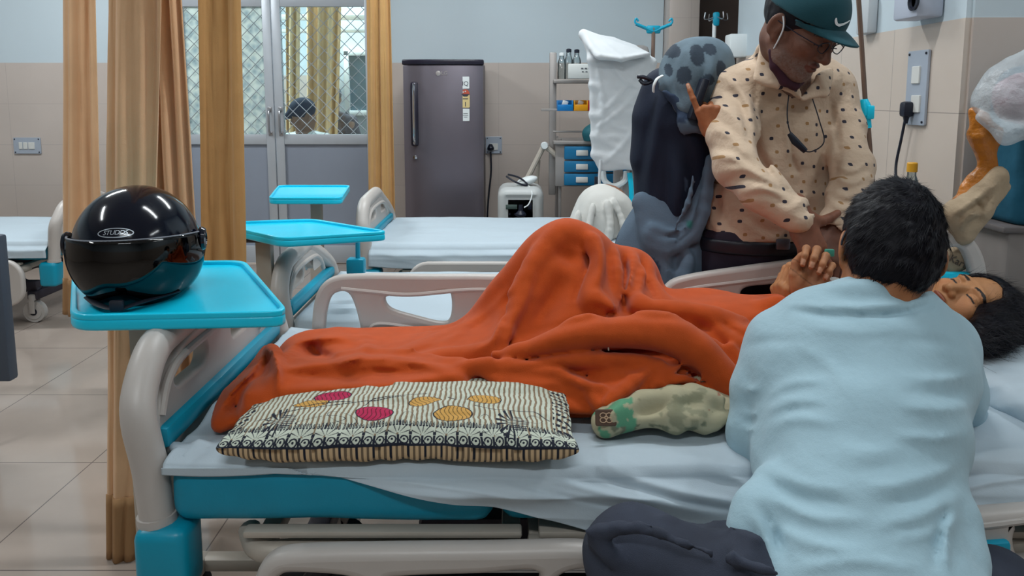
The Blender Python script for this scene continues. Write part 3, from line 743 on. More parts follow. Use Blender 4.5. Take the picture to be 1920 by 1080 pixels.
tray_table([PZ(131, 598, .84), PZ(543, 590, .84), PZ(459, 492, .84), PZ(136, 497, .84)], .84, 'turquoise overbed table carrying the black helmet', (-.80, 1.60))
tray_table([PZ(528, 450, .80), PZ(732, 437, .80), PZ(588, 413, .80), PZ(395, 420, .80)], .80, 'turquoise overbed table over the foot end of the middle bed, pointed corner to the right', (P(500, 560, 2.62).x, 2.62))
mt = bpy.data.objects['overbed_table.001']
b = MB(); q0, q1, q2 = P(671, 452, 2.72) - mt.location, P(671, 486, 2.72) - mt.location, P(668, 499, 2.72) - mt.location; q0.z = .775; b.tube([q0, q1], .009, 8); b.box(q2, (.066, .05, .062), .01); b.build('side_handle', M_teal, mt)
tray_table([PZ(503, 373, .78), PZ(641, 373, .78), PZ(657, 349, .78), PZ(522, 349, .78)], .78, 'small-looking turquoise overbed table farthest back, before the door', (P(594, 400, 3.74).x, 3.74))

# ================================================================ HELMET
M_gloss = mat('black_gloss', '#060b1a', .12, spec=.5)
M_visor = glassmat('smoked_visor', '#3a4866', .035, .04, .45, .45)
M_grey = mat('grey_trim', '#7c828c', .35)
HR = (.122, .150, .128)
hp = P(262, 590, 1.56); hc = Vector((hp.x, 1.57, .84 + .103)); hy = math.radians(14)
he = thing('motorcycle_helmet', 'glossy black motorcycle helmet with smoked visor resting on the nearest turquoise table', 'helmet', (hc.x, hc.y, .842), hy)
H0 = Vector((0, 0, hc.z - .842))
f = Field((-.17, -.2, -.13), (.17, .2, .16), .0035)
f.ell((0, 0, 0), HR, k=0); f.ell((0, .03, -.03), (.124, .125, .105), k=.02)
f.ell((0, 0.0, -.02), (.1, .125, .098), k=.004, mode='sub'); f.plane((0, 0, -.099), (0, 0, -1), k=.006)
f.box((0, -.13, -.05), (.099, .1, .075), None, .045, .006, 'sub')
f.box((0, -.02, -.12), (.085, .09, .05), None, .03, .006, 'sub')
me = f.mesh(); me.transform(Matrix.Translation(H0)); link('shell', me, M_gloss, he)
f = Field((-.13, -.15, -.12), (.13, .15, .13), .005); f.ell((0, .01, -.01), (.109, .128, .105), k=0); f.ell((0, -.01, -.03), (.075, .1, .09), k=.01, mode='sub'); f.box((0, -.15, -.05), (.085, .1, .07), None, .03, .01, 'sub'); f.plane((0, 0, -.095), (0, 0, -1))
me = f.mesh(); me.transform(Matrix.Translation(H0)); link('lining', me, mat('helmet_lining', '#1a2030', .9, bump=.4), he)
def vis(U, V, off=0):
    az = (U - .5) * math.radians(196); el = math.radians(17) - V * np.radians(72 - 30 * np.abs(2 * U - 1) ** 2.2) + math.radians(-6) * np.abs(2 * U - 1) ** 2
    r = 1.07 + off; X = HR[0] * r * np.sin(az) * np.cos(el); Y = -HR[1] * r * np.cos(az) * np.cos(el) * .98; Z = HR[2] * 1.02 * np.sin(el) * (1 + .02 * V)
    return X, Y, Z - .0
me = grid_me(lambda U, V: vis(U, V), 60, 24); me.transform(Matrix.Translation(H0)); o = link('visor', me, M_visor, he); sd = o.modifiers.new('s', 'SOLIDIFY'); sd.thickness = .002
b = MB()
us = np.linspace(0, 1, 50); X, Y, Z = vis(us, us * 0); b.tube([(x, y, z + H0.z) for x, y, z in zip(X, Y, Z)], .0022, 6)
X, Y, Z = vis(us, us * 0 + 1); b.tube([(x, y, z + H0.z) for x, y, z in zip(X, Y, Z)], .002, 6); b.build('visor_rim', M_grey, he)
for s_ in (-1, 1):
    b = MB(); b.lathe([(.024, -.004), (.026, .002), (.022, .008), (.012, .01), (.010, .006)], (s_ * .128, -.012, H0.z + .012), 24, (0, s_ * PI / 2, 0)); b.build('visor_pivot', M_gloss, he)
b = MB(); pts = []
for u in np.linspace(-1, 1, 40):
    a = u * math.radians(80); pts.append((HR[0] * 1.02 * math.sin(a), -HR[1] * 1.01 * math.cos(a) * .985, H0.z + .028 - .02 * u * u))
b.tube(pts, .003, 6); b.build('peak_strip', mat('black_trim', '#131a2a', .4), he)
b = MB(); b.tube(spl([(-.085, -.06, H0.z - .09), (-.05, -.12, H0.z - .092), (-.01, -.145, H0.z - .096), (.03, -.125, H0.z - .09), (.085, -.06, H0.z - .088)], 6), .008, 8, flat=.4); b.box((-.01, -.15, H0.z - .088), (.026, .012, .022), .004); b.build('chin_strap', M_rub, he)
# oval badge with lettering on the forehead
el0, az0 = math.radians(24), math.radians(-4)
nx = Vector((math.sin(az0) * math.cos(el0) / HR[0], -math.cos(az0) * math.cos(el0) / HR[1], math.sin(el0) / HR[2])).normalized()
pc = Vector((HR[0] * math.sin(az0) * math.cos(el0), -HR[1] * math.cos(az0) * math.cos(el0), HR[2] * math.sin(el0))) + H0
Mb = basis(pc + nx * .0005, Vector((1, math.tan(az0) * .8, 0)), Vector((0, 0, 1)))
def wrap(me, off):
    for v in me.vertices:
        p = v.co - H0; k = math.sqrt((p.x / HR[0]) ** 2 + (p.y / HR[1]) ** 2 + (p.z / HR[2]) ** 2); h = (v.co - pc).dot(nx)
        v.co = H0 + p / k * (1 + .006 + off)
    return me
ov = lambda a, c_: [(a * math.cos(t_), c_ * math.sin(t_)) for t_ in np.linspace(0, 2 * PI, 48, endpoint=False)]
me = wrap(plate([ov(.034, .0105), ov(.0318, .0088)], .001, .0002, Mb), .002); link('badge_ring', me, mat('badge_silver', '#b9c3cc', .3, .3), he)
me = wrap(text_me('STUDDS', .0135, Mb @ Matrix.Diagonal((.95, 1, 1, 1)), .0002, shear=.2, space=.92), .002); link('badge_lettering', me, MATS['badge_silver'], he)

# ================================================================ REFRIGERATOR
def fridge():
    Y0 = 5.02; x0, x1 = P(757, 260, Y0).x, P(906, 260, Y0).x; zt = P(800, 113, Y0).z; w = x1 - x0; cx = (x0 + x1) / 2
    e = thing('refrigerator', 'single-door dark grey refrigerator against the back wall', 'refrigerator', (cx, Y0 + .28, 0))
    Mf = mat('fridge_body', '#433e4e', .38, .5); Md = mat('fridge_door', '#77717a', .34, .6, var=.05, vscale=3, bump=.1, bscale=400)
    b = MB(); b.box((0, .03, zt / 2 + .06), (w - .01, .48, zt - .14), .01); b.build('body', Mf, e)
    n = 24; ol = [(w / 2 * math.copysign(abs(math.sin(a)) ** .35, math.sin(a)) if 0 else -w / 2 + w * i / n, -.255 - .03 * (1 - (2 * i / n - 1) ** 2) - .012 * (1 - abs(2 * i / n - 1) ** 8)) for i, a in enumerate([0] * (n + 1))]
    ol += [(w / 2, -.215), (-w / 2, -.215)]
    link('door', plate([ol], zt - .17, .006, Matrix.Translation((0, 0, zt / 2 + .055)), 2), Md, e)
    me = plate([[(x * 1.02, y * 1.03 if y < -.22 else y) for x, y in ol]], .035, .008, Matrix.Translation((0, 0, zt - .012)), 2); link('top_trim', me, M_gloss if 0 else mat('fridge_trim', '#22202e', .3), e)
    xh, za, zb = -w / 2 + .075, zt - .14, zt - .56
    b = MB(); b.box((xh, -.288, (za + zb) / 2), (.05, .026, za - zb), .014); o = b.build('handle', MATS['fridge_trim'], e)
    b = MB(); b.tube(spl([(xh, -.29, za - .01), (xh, -.32, za - .04), (xh, -.325, (za + zb) / 2), (xh, -.32, zb + .04), (xh, -.29, zb + .01)], 6), .009, 10); b.build('handle_chrome', mat('chrome', '#c9ccd2', .12, 1), o)
    b = MB(); b.lathe([(.013, 0), (.013, .006), (.005, .008)], (xh, -.285, zb - .075), 20, (PI / 2, 0, 0)); b.build('lock', MATS['chrome'], e)
    F = lambda x, z: basis((x, -.255 - .03 * (1 - (2 * x / w) ** 2) - .0135, z), (1, 0, 0), (0, 0, 1))
    Mw = mat('label_white', '#dde2e2', .5); Mk = mat('label_ink', '#3a3d48', .6)
    link('logo', text_me('LG', .034, F(.012, zt - .085), .0008), mat('logo_grey', '#bdb8b6', .3, .6), e)
    b = MB(); b.lathe([(.016, 0), (.016, .0015), (.014, .002)], (-.028, F(-.028, 0).translation.y, zt - .085), 24, (PI / 2, 0, 0)); b.build('logo_disc', MATS['logo_grey'], e)
    lx = w / 2 - .115
    for z, hh, m in ((zt - .145, .078, Mw), (zt - .355, .08, Mw)): link('label', plate([rrect(.052, hh, .004)], .0012, .0003, F(lx, z)), m, e)
    link('label_lettering', text_me('IQ', .04, F(lx, zt - .152) @ Matrix.Translation((0, 0, .0012)), .0003), Mk, e)
    sg = link('energy_label', plate([rrect(.056, .085, .006)], .0014, .0003, F(lx, zt - .265)), mat('energy_yellow', '#d3bd86', .5), e)
    dome = [(-.028, 0)] + [(.028 * math.cos(PI - PI * k / 14), .034 * math.sin(PI * k / 14)) for k in range(15)]
    link('label_dome', plate([dome], .0014, .0002, F(lx, zt - .222)), mat('label_red', '#b9523b', .5), sg)
    link('label_band', plate([[(-.028, .004), (.028, .004), (.012, -.012), (-.012, -.012)]], .001, .0002, F(lx, zt - .223) @ Matrix.Translation((0, 0, .0014))), mat('label_dark', '#363842', .5), sg)
    for k in range(3): link('label_star', plate([[((.007 if j % 2 == 0 else .003) * math.sin(PI * j / 5), (.007 if j % 2 == 0 else .003) * math.cos(PI * j / 5)) for j in range(10)]], .0008, .0001, F(lx - .014 + .014 * k, zt - .206 + (.004 if k == 1 else 0)) @ Matrix.Translation((0, 0, .0014))), Mw, sg)
    b = MB(); 
    for k, ww in enumerate((.03, .034, .024)): b.box((lx, F(lx, 0).translation.y - .0012, zt - .345 - .012 * k), (ww, .0006, .003), 0)
    b.build('label_print', Mk, e)
    b = MB(); b.box((lx, F(lx, 0).translation.y - .0015, zt - .25), (.034, .0006, .006), 0); b.box((lx, F(lx, 0).translation.y - .0015, zt - .285), (.005, .0006, .03), 0); b.build('label_print', Mk, sg)
    b = MB(); b.box((0, .02, .065), (w - .02, .46, .1), .01)
    for x in (-1, 1):
        for y in (-.18, .2): b.tube([(x * (w / 2 - .05), y, 0), (x * (w / 2 - .05), y, .03)], .02, 12)
    b.build('stand', MATS['fridge_trim'], e)
fridge()
# ================================================================ SWITCH PLATES, PLUGS
M_sw = mat('switch_plate', '#a9b2bf', .35, .2); M_swb = mat('switch_white', '#cfcfcb', .4); M_blk = mat('black_plastic', '#171c2b', .4)
def plate_thing(name, label, Mx, w, h, mods, cat='switch plate'):
    e = thing(name, label, cat, Mx.translation); T = Matrix.Translation(-Mx.translation) @ Mx
    link('plate', plate([rrect(w, h, .006)], .01, .002, T @ Matrix.Translation((0, 0, .004))), M_sw, e)
    for sx in (-1, 1):
        for sy in (-1, 1):
            b = MB(); b.lathe([(.0045, 0), (.0045, .004), (.002, .005)], T @ Vector((sx * (w / 2 - .012), sy * (h / 2 - .012), .008)), 10, T.to_3x3().to_4x4()); b.build('screw', M_blk, e)
    for (x, y, ww, hh) in mods:
        link('switch', plate([rrect(ww, hh, .003)], .008, .002, T @ Matrix.Translation((x, y, .011))), M_swb, e)
    return e
sb = P(52, 273, WY - .002)
plate_thing('switch_board', 'horizontal grey switch board on the wall above the leftmost bed', basis(sb, (1, 0, 0), (0, 0, 1)), .2, .12, [(-.045, 0, .025, .05), (-.01, 0, .03, .05), (.035, 0, .045, .05)])
sb = P(926, 272, WY - .002)
plate_thing('switch_board', 'grey socket plate right of the refrigerator', basis(sb, (1, 0, 0), (0, 0, 1)), .12, .125, [(.0, -.012, .06, .05)])
e = thing('power_cord', 'black plug and cord of the refrigerator hanging down the wall', 'power cord', P(920, 275, WY - .03))
o0 = e.location.copy(); b = MB(); b.lathe([(.006, .0), (.022, .006), (.026, .02), (.014, .045), (.006, .05)], Vector((0, 0, -.03)), 14); b.build('plug', M_blk, e)
b = MB(); b.tube([v - o0 for v in spl([P(920, 285, WY - .03), P(921, 320, WY - .03), P(917, 360, WY - .035), P(914, 400, WY - .04), P(913, 440, WY - .04), P(905, 470, WY - .06)], 6)], .006, 6); b.build('cord', M_blk, e)
# tall plate on the right side wall (x = 1.42, facing -x)
def side_basis(px, py, off=.002):
    X = 1.42 - off; Y = X * FPX / (px - 960)
    for _ in range(8):
        q = P(px, py, Y); Y *= X / q.x
    q = P(px, py, Y); return basis(q, (0, -1, 0), (0, 0, 1)), q
Mx, q = side_basis(1722, 165)
y0 = side_basis(1704, 165)[1].y; y1 = side_basis(1742, 165)[1].y; hh = side_basis(1722, 96)[1].z - side_basis(1722, 236)[1].z
plate_thing('switch_plate', 'tall grey switch plate on the right wall with a black plug in it', Mx, abs(y0 - y1), hh, [(0, .045, .05, .06), (.01, -.055, .055, .06)])
e = thing('power_cord', 'black plug and cable hanging from the tall switch plate', 'power cord', side_basis(1700, 205, .03)[1]); o0 = e.location.copy()
b = MB(); b.box((0, 0, 0), (.04, .04, .055), .012); b.tube([(0, 0, -.02), (.0, .0, -.05)], [.012, .006], 10); b.build('plug', M_blk, e)
b = MB(); b.tube([v - o0 for v in spl([side_basis(1699, 215, .03)[1], side_basis(1690, 260, .035)[1], side_basis(1680, 310, .04)[1], side_basis(1681, 350, .05)[1], side_basis(1684, 385, .06)[1], side_basis(1688, 430, .08)[1]], 8)], .005, 8); b.build('cord', M_blk, e)
# white wall unit with round black opening
Mx, q = side_basis(1752, 12)
e = thing('wall_unit', 'white box with a round black opening high on the right wall', 'wall box', q); T = Matrix.Translation(-q) @ Mx
b = MB(); b.box(T @ Vector((-.02, .04, .045)), (.09, .16, .16), .01); b.build('housing', mat('unit_white', '#b5bccb', .4), e)
b = MB(); b.lathe([(.03, 0), (.032, .008), (.024, .01), (.02, -.002)], T @ Vector((.045, .012, .09)), 24, (T.to_3x3().to_4x4())); b.build('opening', M_blk, e)
# pale box on the wall behind the IV pole
e = tag(MB(), None) if 0 else None
b = MB(); q = P(1582, 30, 2.9); b.box((1.40, 3.05, P(1640, 30, 3.05).z), (.04, .10, .14), .008); tag(b.build('wall_box', mat('unit_white2', '#b9bec2', .45)), 'pale wall box behind the capped man, beside the IV pole', 'wall box')
b = MB(); q = P(1382, 86, 4.7); b.box((1.39, 4.72, q.z), (.14, .12, .14), .01); tag(b.build('wall_box', M_white), 'white box on the wall between the two people standing', 'wall box')

# ================================================================ IV STANDS
def ivstand(px0, py0, px1, py1, Y, label, hookpx=None, clamp=None, r=.011):
    a, c = P(px1, py1, Y), P(px0, py0, Y); e = thing('iv_stand', label, 'IV stand', (a.x, Y, 0)); o = e.location
    ax = a.x - o.x; b = MB(); b.tube([(ax, 0, .1), (ax, 0, c.z)], r, 12); b.build('pole', mat('iv_metal', '#8a7468', .35, .6), e)
    b = MB(); 
    for k in range(5):
        t_ = 2 * PI * k / 5; b.tube(spl([(0, 0, .12), (.08 * math.cos(t_), .08 * math.sin(t_), .1), (.24 * math.cos(t_), .24 * math.sin(t_), .06)], 4), .012, 8)
    b.build('base', M_dark, e)
    return e, o, c
e, o, c = ivstand(1217, 52, 1217, 420, 4.3, 'IV stand with a wide turquoise hook bar behind the dark scarfed person')
b = MB(); z = c.z; w = P(1250, 50, 4.3).x - P(1184, 50, 4.3).x
b.tube(spl([(-w / 2, 0, z + .02), (-w * .25, 0, z), (0, 0, z - .02), (w * .25, 0, z), (w / 2, 0, z + .02)], 6), [.012] * 25, 8, flat=.8); b.box((0, 0, z - .01), (.08, .02, .045), .01)
for s_ in (-1, 1): b.tube(spl([(s_ * w / 2, 0, z + .02), (s_ * w * .53, 0, z + .035), (s_ * w * .5, 0, z + .05), (s_ * w * .43, 0, z + .035)], 5), .006, 6)
b.build('hook_bar', M_teal, e)
e, o, c = ivstand(1330, 36, 1330, 420, 5.0, 'far IV stand with a small turquoise hook head', r=.008)
b = MB(); z = c.z; b.box((0, 0, z), (.04, .04, .09), .012); b.build('hook_hub', M_teal, e)
b = MB()
for k in range(4):
    t_ = 2 * PI * k / 4 + .3; b.tube(spl([(0, 0, z + .02), (.05 * math.cos(t_), .05 * math.sin(t_), z), (.085 * math.cos(t_), .085 * math.sin(t_), z + .0), (.08 * math.cos(t_), .08 * math.sin(t_), z + .04)], 5), .004, 6)
b.build('hook', M_steel, e)
b = MB(); q = P(1339, 62, 5.0); b.tube([(q.x - o.x, 0, q.z - .16), (q.x - o.x, 0, q.z + .06)], .013, 12); b.build('drip_tube', M_white, e)
# leaning pole fixed to the nearest bed
e = thing('iv_pole', 'slim brown metal IV pole with a turquoise clamp right of the capped man', 'IV pole', P(1640, 420, 2.24)); o = e.location.copy()
b = MB(); b.tube([P(1640, 420, 2.24) - o, P(1623, 200, 2.24) - o], .010, 12); b.tube([P(1623, 200, 2.24) - o, P(1606, -60, 2.24) - o], .007, 10); b.build('pole', mat('iv_metal', '#8a7468', .35, .6), e)
b = MB(); q0, q1 = P(1620, 186, 2.24) - o, P(1625, 240, 2.24) - o
b.tube([q0, q0.lerp(q1, .2), q0.lerp(q1, .55), q0.lerp(q1, .62), q1], [.010, .017, .018, .014, .014], 14); b.box(q0.lerp(q1, .45) + Vector((.008, -.014, 0)), (.022, .014, .04), .004); b.build('clamp', M_tray, e)

# ================================================================ RACK WITH JARS, BINS AND DRAWERS
def PX(px, Y): return P(px, 300, Y).x
RY = 4.75; S = RY / FPX
M_rack = mat('rack_metal', '#a09b98', .4, .4)
zs = lambda py: P(1070, py, RY).z
e = thing('medical_trolley', 'tall grey medical rack with shelves and blue drawers', 'medical trolley', (PX(1110, RY), RY + .15, 0)); ro = e.location.copy()
xl, xr = PX(1038, RY), PX(1190, RY); xm_ = (xl + xr) / 2
b = MB()
for x in (xl, xr):
    b.box((x - ro.x, -.0, zs(235)), (.045, .03, zs(90) - zs(365)), .005)
b.box((PX(1052, RY) - ro.x, -.03, (zs(262) + .1) / 2), (.02, .03, zs(262) - .1), .004); b.box((xr - ro.x, -.03, (zs(262) + .1) / 2), (.02, .03, zs(262) - .1), .004)
b.box((PX(1052, RY) - ro.x, .3, (zs(262) + .1) / 2), (.02, .03, zs(262) - .1), .004); b.box((xr - ro.x, .3, (zs(262) + .1) / 2), (.02, .03, zs(262) - .1), .004)
b.build('frame', M_rack, e)
b = MB(); b.box((xm_ - ro.x, .06, zs(152)), (xr - xl, .24, .022), .004); b.build('shelf', M_rack, e)
b = MB(); b.box((xm_ - ro.x, .08, zs(268)), (xr - xl, .4, .022), .004); b.build('worktop', M_rack, e)
b = MB(); b.box((xm_ - ro.x, .1, (zs(268) + zs(352)) / 2), (xr - xl - .03, .36, zs(268) - zs(352)), .004); b.tube([(xl - ro.x, -.06, zs(248)), (xr - ro.x, -.06, zs(248))], .006, 8)
b.build('cabinet', M_rack, e)
b = MB(); b.box((xm_ - ro.x, .14, .12), (xr - xl, .4, .04), .006); b.build('base', M_rack, e)
M_blue = mat('blue_drawer', '#0a6b98', .35)
for a, c_ in ((275, 300), (303, 324), (327, 349)):
    xa, xb = PX(1061, RY - .1), PX(1182, RY - .1)
    b = MB(); b.box(((xa + xb) / 2 - ro.x, -.1, (zs(a) + zs(c_)) / 2), (xb - xa, .03, zs(a) - zs(c_)), .006); d = b.build('drawer', M_blue, e)
    q = PX(1095, RY - .1); b = MB(); b.box((q - ro.x, -.122, (zs(a) + zs(c_)) / 2), (.075, .012, .035), .003); b.build('label_holder', M_swb, d)
for x in (xl, xr):
    for y in (-.02, .3):
        b = MB(); caster(b, (x - ro.x, y, .05), .045); b.build('caster', [M_rub, M_tyre, M_rub], e)
def bin_(px0, px1, m, label):
    Y = RY - .05; a, c_ = P(px0, 208, Y), P(px1, 188, Y); w, h, d = c_.x - a.x, c_.z - a.z, .12; e = thing('storage_bin', label, 'storage bin', ((a.x + c_.x) / 2, Y + d / 2, a.z), 0, 'small coloured bins on the rack')
    b = MB(); t_ = .006; b.box((0, 0, t_ / 2), (w, d, t_), .001); b.box((0, -d / 2, h * .3), (w, t_, h * .6), .001); b.box((0, d / 2, h / 2), (w, t_, h), .001)
    for s_ in (-1, 1): b.box((s_ * w / 2, 0, h / 2), (t_, d, h), .001)
    b.build('tray', m, e)
    b = MB(); b.box((.0, 0, h * .6), (w * .35, .03, h * .7), .003, (0.1, .3, .2)); b.build('contents', M_white, e)
bin_(1046, 1074, mat('bin_blue', '#1576b8', .3), 'small blue bin on the rack, leftmost of three'); bin_(1077, 1102, mat('bin_amber', '#d8951c', .3), 'small amber bin on the rack beside the blue one'); bin_(1104, 1122, mat('bin_red', '#a81f38', .3), 'small red bin half hidden behind the hanging white cloth')
for s_ in (0,):
    b = MB(); b.box((PX(1090, RY) , RY - .0, zs(206)), (xr - xl, .02, .015), .002); tag(b.build('bin_rail', M_rack), 'thin metal rail under the coloured bins', 'rail')
M_clear = glassmat('clear_plastic', '#eaf2f3', .08, .08, .96)
for i, (px, hpx, lab) in enumerate(((1053, 48, 'clear bottle at the left end of the top shelf of the rack'), (1066, 55, 'clear jar with a dark cap on the top shelf'), (1081, 54, 'second clear jar with a dark cap on the top shelf, beside the first'))):
    q = P(px, 150, RY - .03); h = hpx * S; r = .026
    e = thing('jar', lab, 'jar', (q.x, RY - .03, zs(152) + .012), 0, 'clear jars on the rack'); b = MB()
    b.lathe([(r, 0), (r * 1.02, .005), (r, h * .62), (r * .6, h * .78), (r * .55, h * .88)], n=18); b.build('body', M_clear, e)
    b = MB(); b.lathe([(r * .62, h * .88), (r * .62, h * .98), (r * .3, h)], n=14); b.build('cap', M_blk if i else M_white, e)
b = MB(); q = P(1085, 136, RY - .08); b.box((0, 0, 0), (.17, .05, .09), .006); o = b.build('carton', mat('carton_white', '#c6cac8', .5)); o.location = (q.x + .02, RY - .07, zs(152) + .012); tag(o, 'low white carton with printed marks on the top shelf of the rack', 'carton')
b = MB()
for k in range(4): b.box((.0 + .022 * k, -.0265, .062), (.014, .001, .007), 0); b.box((.004 + .022 * k, -.0265, .042), (.012, .001, .004), 0)
b.build('print', MATS['label_ink'], o)
# green cloth/basin on the rack
f = Field((PX(1085, RY) - .05, RY - .15, zs(268)), (PX(1150, RY), RY + .1, zs(225)), .006); f.ell((PX(1112, RY), RY - .04, zs(250)), (.075, .07, .06), k=0); f.cap((PX(1112, RY), RY - .04, zs(266)), (PX(1116, RY), RY - .04, zs(235)), .06, .03, .03); f.plane((0, 0, zs(264)), (0, 0, -1))
tag(link('bowl', f.mesh(), mat('dark_teal_fabric', '#0f5661', .6)), 'dark teal bundle on the worktop of the rack', 'bundle')
# articulated arm of a stand beside the rack
e = thing('support_arm', 'grey jointed arm leaning between the oxygen machine and the rack', 'support arm', P(975, 400, 4.85)); o = e.location.copy()
b = MB()
for a, c_ in (((976, 360), (1020, 273)), ((1020, 273), (1052, 298))):
    b.tube([P(a[0], a[1], 4.85) - o, P(c_[0], c_[1], 4.85) - o], .018, 10)
b.tube([P(1010, 300, 4.9) - o, P(1004, 370, 4.9) - o], .012, 8); b.tube([P(976, 360, 4.85) - o, Vector((0, .1, -o.z + .02))], .016, 8); b.build('arm', M_absd, e)
b = MB(); b.lathe([(.022, -.02), (.025, 0), (.02, .02)], P(1021, 273, 4.83) - o, 16, (PI / 2, 0, 0)); b.build('joint', M_white, e)
# ================================================================ OXYGEN CONCENTRATOR
Y = 4.62; a, c_ = P(933, 440, Y), P(1020, 352, Y); w = c_.x - a.x
e = thing('oxygen_concentrator', 'rounded off-white oxygen machine with a small screen on the floor by the wall', 'oxygen concentrator', ((a.x + c_.x) / 2, Y + .17, 0)); zt = c_.z
f = Field((-w / 2 - .03, -.22, -.02), (w / 2 + .03, .22, zt + .03), .009); f.box((0, 0, zt / 2 + .02), (w / 2, .17, zt / 2 - .02), None, .06, 0); f.box((0, -.19, zt - .17), (w * .36, .03, .12), None, .01, .008, 'sub'); link('housing', f.mesh(), mat('device_white', '#b9bcbb', .4), e)
b = MB(); b.box((0, -.155, zt - .17), (w * .7, .01, .225), .003); b.build('front_panel', mat('device_panel', '#c7cbcb', .4), e)
b = MB(); b.box((-w * .2, -.163, zt - .12), (.07, .006, .028), .002); b.build('display', mat('display_dark', '#4c5c58', .2), e)
b = MB(); b.box((w * .2, -.163, zt - .115), (.022, .006, .045), .002); b.build('switch', M_blk, e)
b = MB(); b.box((w * .2, -.163, zt - .25), (.03, .006, .03), .002); b.build('socket', M_blk, e)
for r_, x_, z_q in ((.012, -.18, .25), (.006, -.12, .165), (.006, -.24, .165)):
    b = MB(); b.lathe([(r_, 0), (r_, .006)], (w * x_, -.16, zt - z_q), 12, (PI / 2, 0, 0)); b.build('button', M_blk, e)
b = MB(); b.lathe([(.02, 0), (.035, .02), (.035, .03), (.015, .05), (.013, .085)], (0, -.18, zt - .19), 14); b.build('humidifier', M_blk, e)
e = thing('oxygen_mask', 'white oxygen mask with black strap lying on top of the oxygen machine', 'oxygen mask', ((a.x + c_.x) / 2 + .02, Y + .12, zt + .004))
f = Field((-.12, -.08, -.01), (.12, .08, .08), .005); f.ell((0.02, 0, .025), (.07, .05, .028), Matrix.Rotation(-.3, 3, 'Y'), 0); link('cup', f.mesh(), M_white, e)
b = MB(); b.tube(spl([(-.11, -.05, .06), (-.06, -.07, .03), (.0, -.06, .005), (.02, -.05, .012), (-.03, -.04, .05), (-.1, -.04, .07)], 6), .006, 6); b.build('strap', M_blk, e)
b = MB(); b.tube(spl([(.03, -.05, .0), (.05, -.12, -.04), (.03, -.15, -.1), (.0, -.17, -.12)], 6), .004, 6); b.build('tube', M_white, e)
# equipment under the hanging cloth
e = thing('equipment_stand', 'grey equipment stand with a turquoise tube, mostly under the white cloth', 'equipment stand', (PX(1160, 4.3), 4.32, 0)); o = e.location
b = MB(); z_ = lambda py: P(1160, py, 4.3).z; 
b.box((0, 0, (z_(95) + .1) / 2), (.05, .05, z_(95) - .1), .008); b.box((.02, 0, .08), (.4, .3, .05), .02); b.box((.08, .0, z_(350)), (.14, .2, .12), .01); b.box((.03, -.02, z_(120)), (.24, .16, .2), .03)
b.box((.12, -.1, z_(362)), (.02, .02, .25), .004); b.build('frame', M_rack, e)
b = MB(); b.tube(spl([(-.1, -.12, z_(318)), (-.09, -.13, z_(335)), (-.04, -.13, z_(345)), (.02, -.13, z_(335)), (.03, -.12, z_(318))], 6), .016, 8); b.build('hose', M_white, e)
b = MB(); b.tube(spl([(.045, -.14, z_(320)), (.055, -.14, z_(345)), (.06, -.13, z_(375))], 5), .014, 8); b.build('tube', M_tray, e)
b = MB(); b.box((.13, -.12, z_(333)), (.03, .02, .025), .003); b.build('connector', M_blk, e)
b = MB(); b.box((-.13, -.1, z_(340)), (.03, .02, .07), .003); b.build('connector', M_blk, e)

# ================================================================ RIGHT SIDE: LOCKER, BAGS, BOTTLE
M_lock = mat('locker_grey', '#7d7672', .5, var=.04)
yb = 2.16; zt = P(1850, 428, yb).z
e = thing('bedside_locker', 'grey bedside locker behind the head of the nearest bed', 'bedside locker', (1.72, yb + .12, 0))
b = MB(); b.box((0, 0, zt / 2), (.56, .23, zt - .02), .008); b.build('body', M_lock, e)
b = MB(); b.box((0, -.0, zt - .006), (.60, .25, .018), .005); b.build('top', mat('locker_top', '#635d5c', .35), e)
M_tfab = mat('dark_teal_cloth', '#0a5068', .8, var=.08, wrinkle=.4, wscale=8)
f = Field((1.38, 2.05, zt - .02), (1.95, 2.4, zt + .62), .01); q = P(1890, 330, 2.2)
f.box((1.66, 2.26, zt + .22), (.19, .1, .24), None, .05, 0); f.grow(lambda x, y, z: .012 * fbm(x * 7, y * 7, z * 5))
f.plane((0, 0, zt + .003), (0, 0, -1))
tag(link('cloth_bag', f.mesh(), M_tfab), 'dark teal cloth bag standing on the locker under a white plastic bag', 'bag')
M_pl = mat('white_polythene', '#cfd9de', .3, var=.1, vscale=14, alpha=.5, wrinkle=.5, wscale=30)
bc = P(1893, 185, 2.1)
f = Field(bc - Vector((.2, .14, .2)), bc + Vector((.22, .14, .2)), .006); f.ell(bc + Vector((.02, 0, -.01)), (.115, .08, .085), k=0); f.ell(bc + Vector((.03, 0, .04)), (.09, .06, .06), k=.03); f.cap(bc + Vector((.0, 0, .05)), bc + Vector((.05, 0, .12)), .05, .02, .03)
f.chain([bc + Vector((-.095, -.03, -.05)), bc + Vector((-.04, -.06, -.095)), bc + Vector((.06, -.06, -.075))], [.012, .02, .02], .02); f.grow(lambda x, y, z: .006 * ridge(x * 9, y * 9, z * 5 + x * 4, 1) + .0015 * ridge(x * 24, y * 20, z * 14, 1))
e = thing('plastic_bag', 'translucent white plastic bag with pink contents on top of the teal bag', 'plastic bag', bc - Vector((0, 0, .1)))
me = f.mesh(); me.transform(Matrix.Translation(-e.location)); link('bag_film', me, M_pl, e)
f = Field(bc - Vector((.15, .14, .15)), bc + Vector((.2, .14, .15)), .006); f.ell(bc + Vector((.035, -.02, .0)), (.09, .055, .065), k=0); f.grow(lambda x, y, z: .006 * ridge(x * 16, y * 16, z * 16)); me = f.mesh(); me.transform(Matrix.Translation(-e.location)); link('contents', me, mat('pink_contents', '#b8909c', .6, var=.3, vscale=20), e)
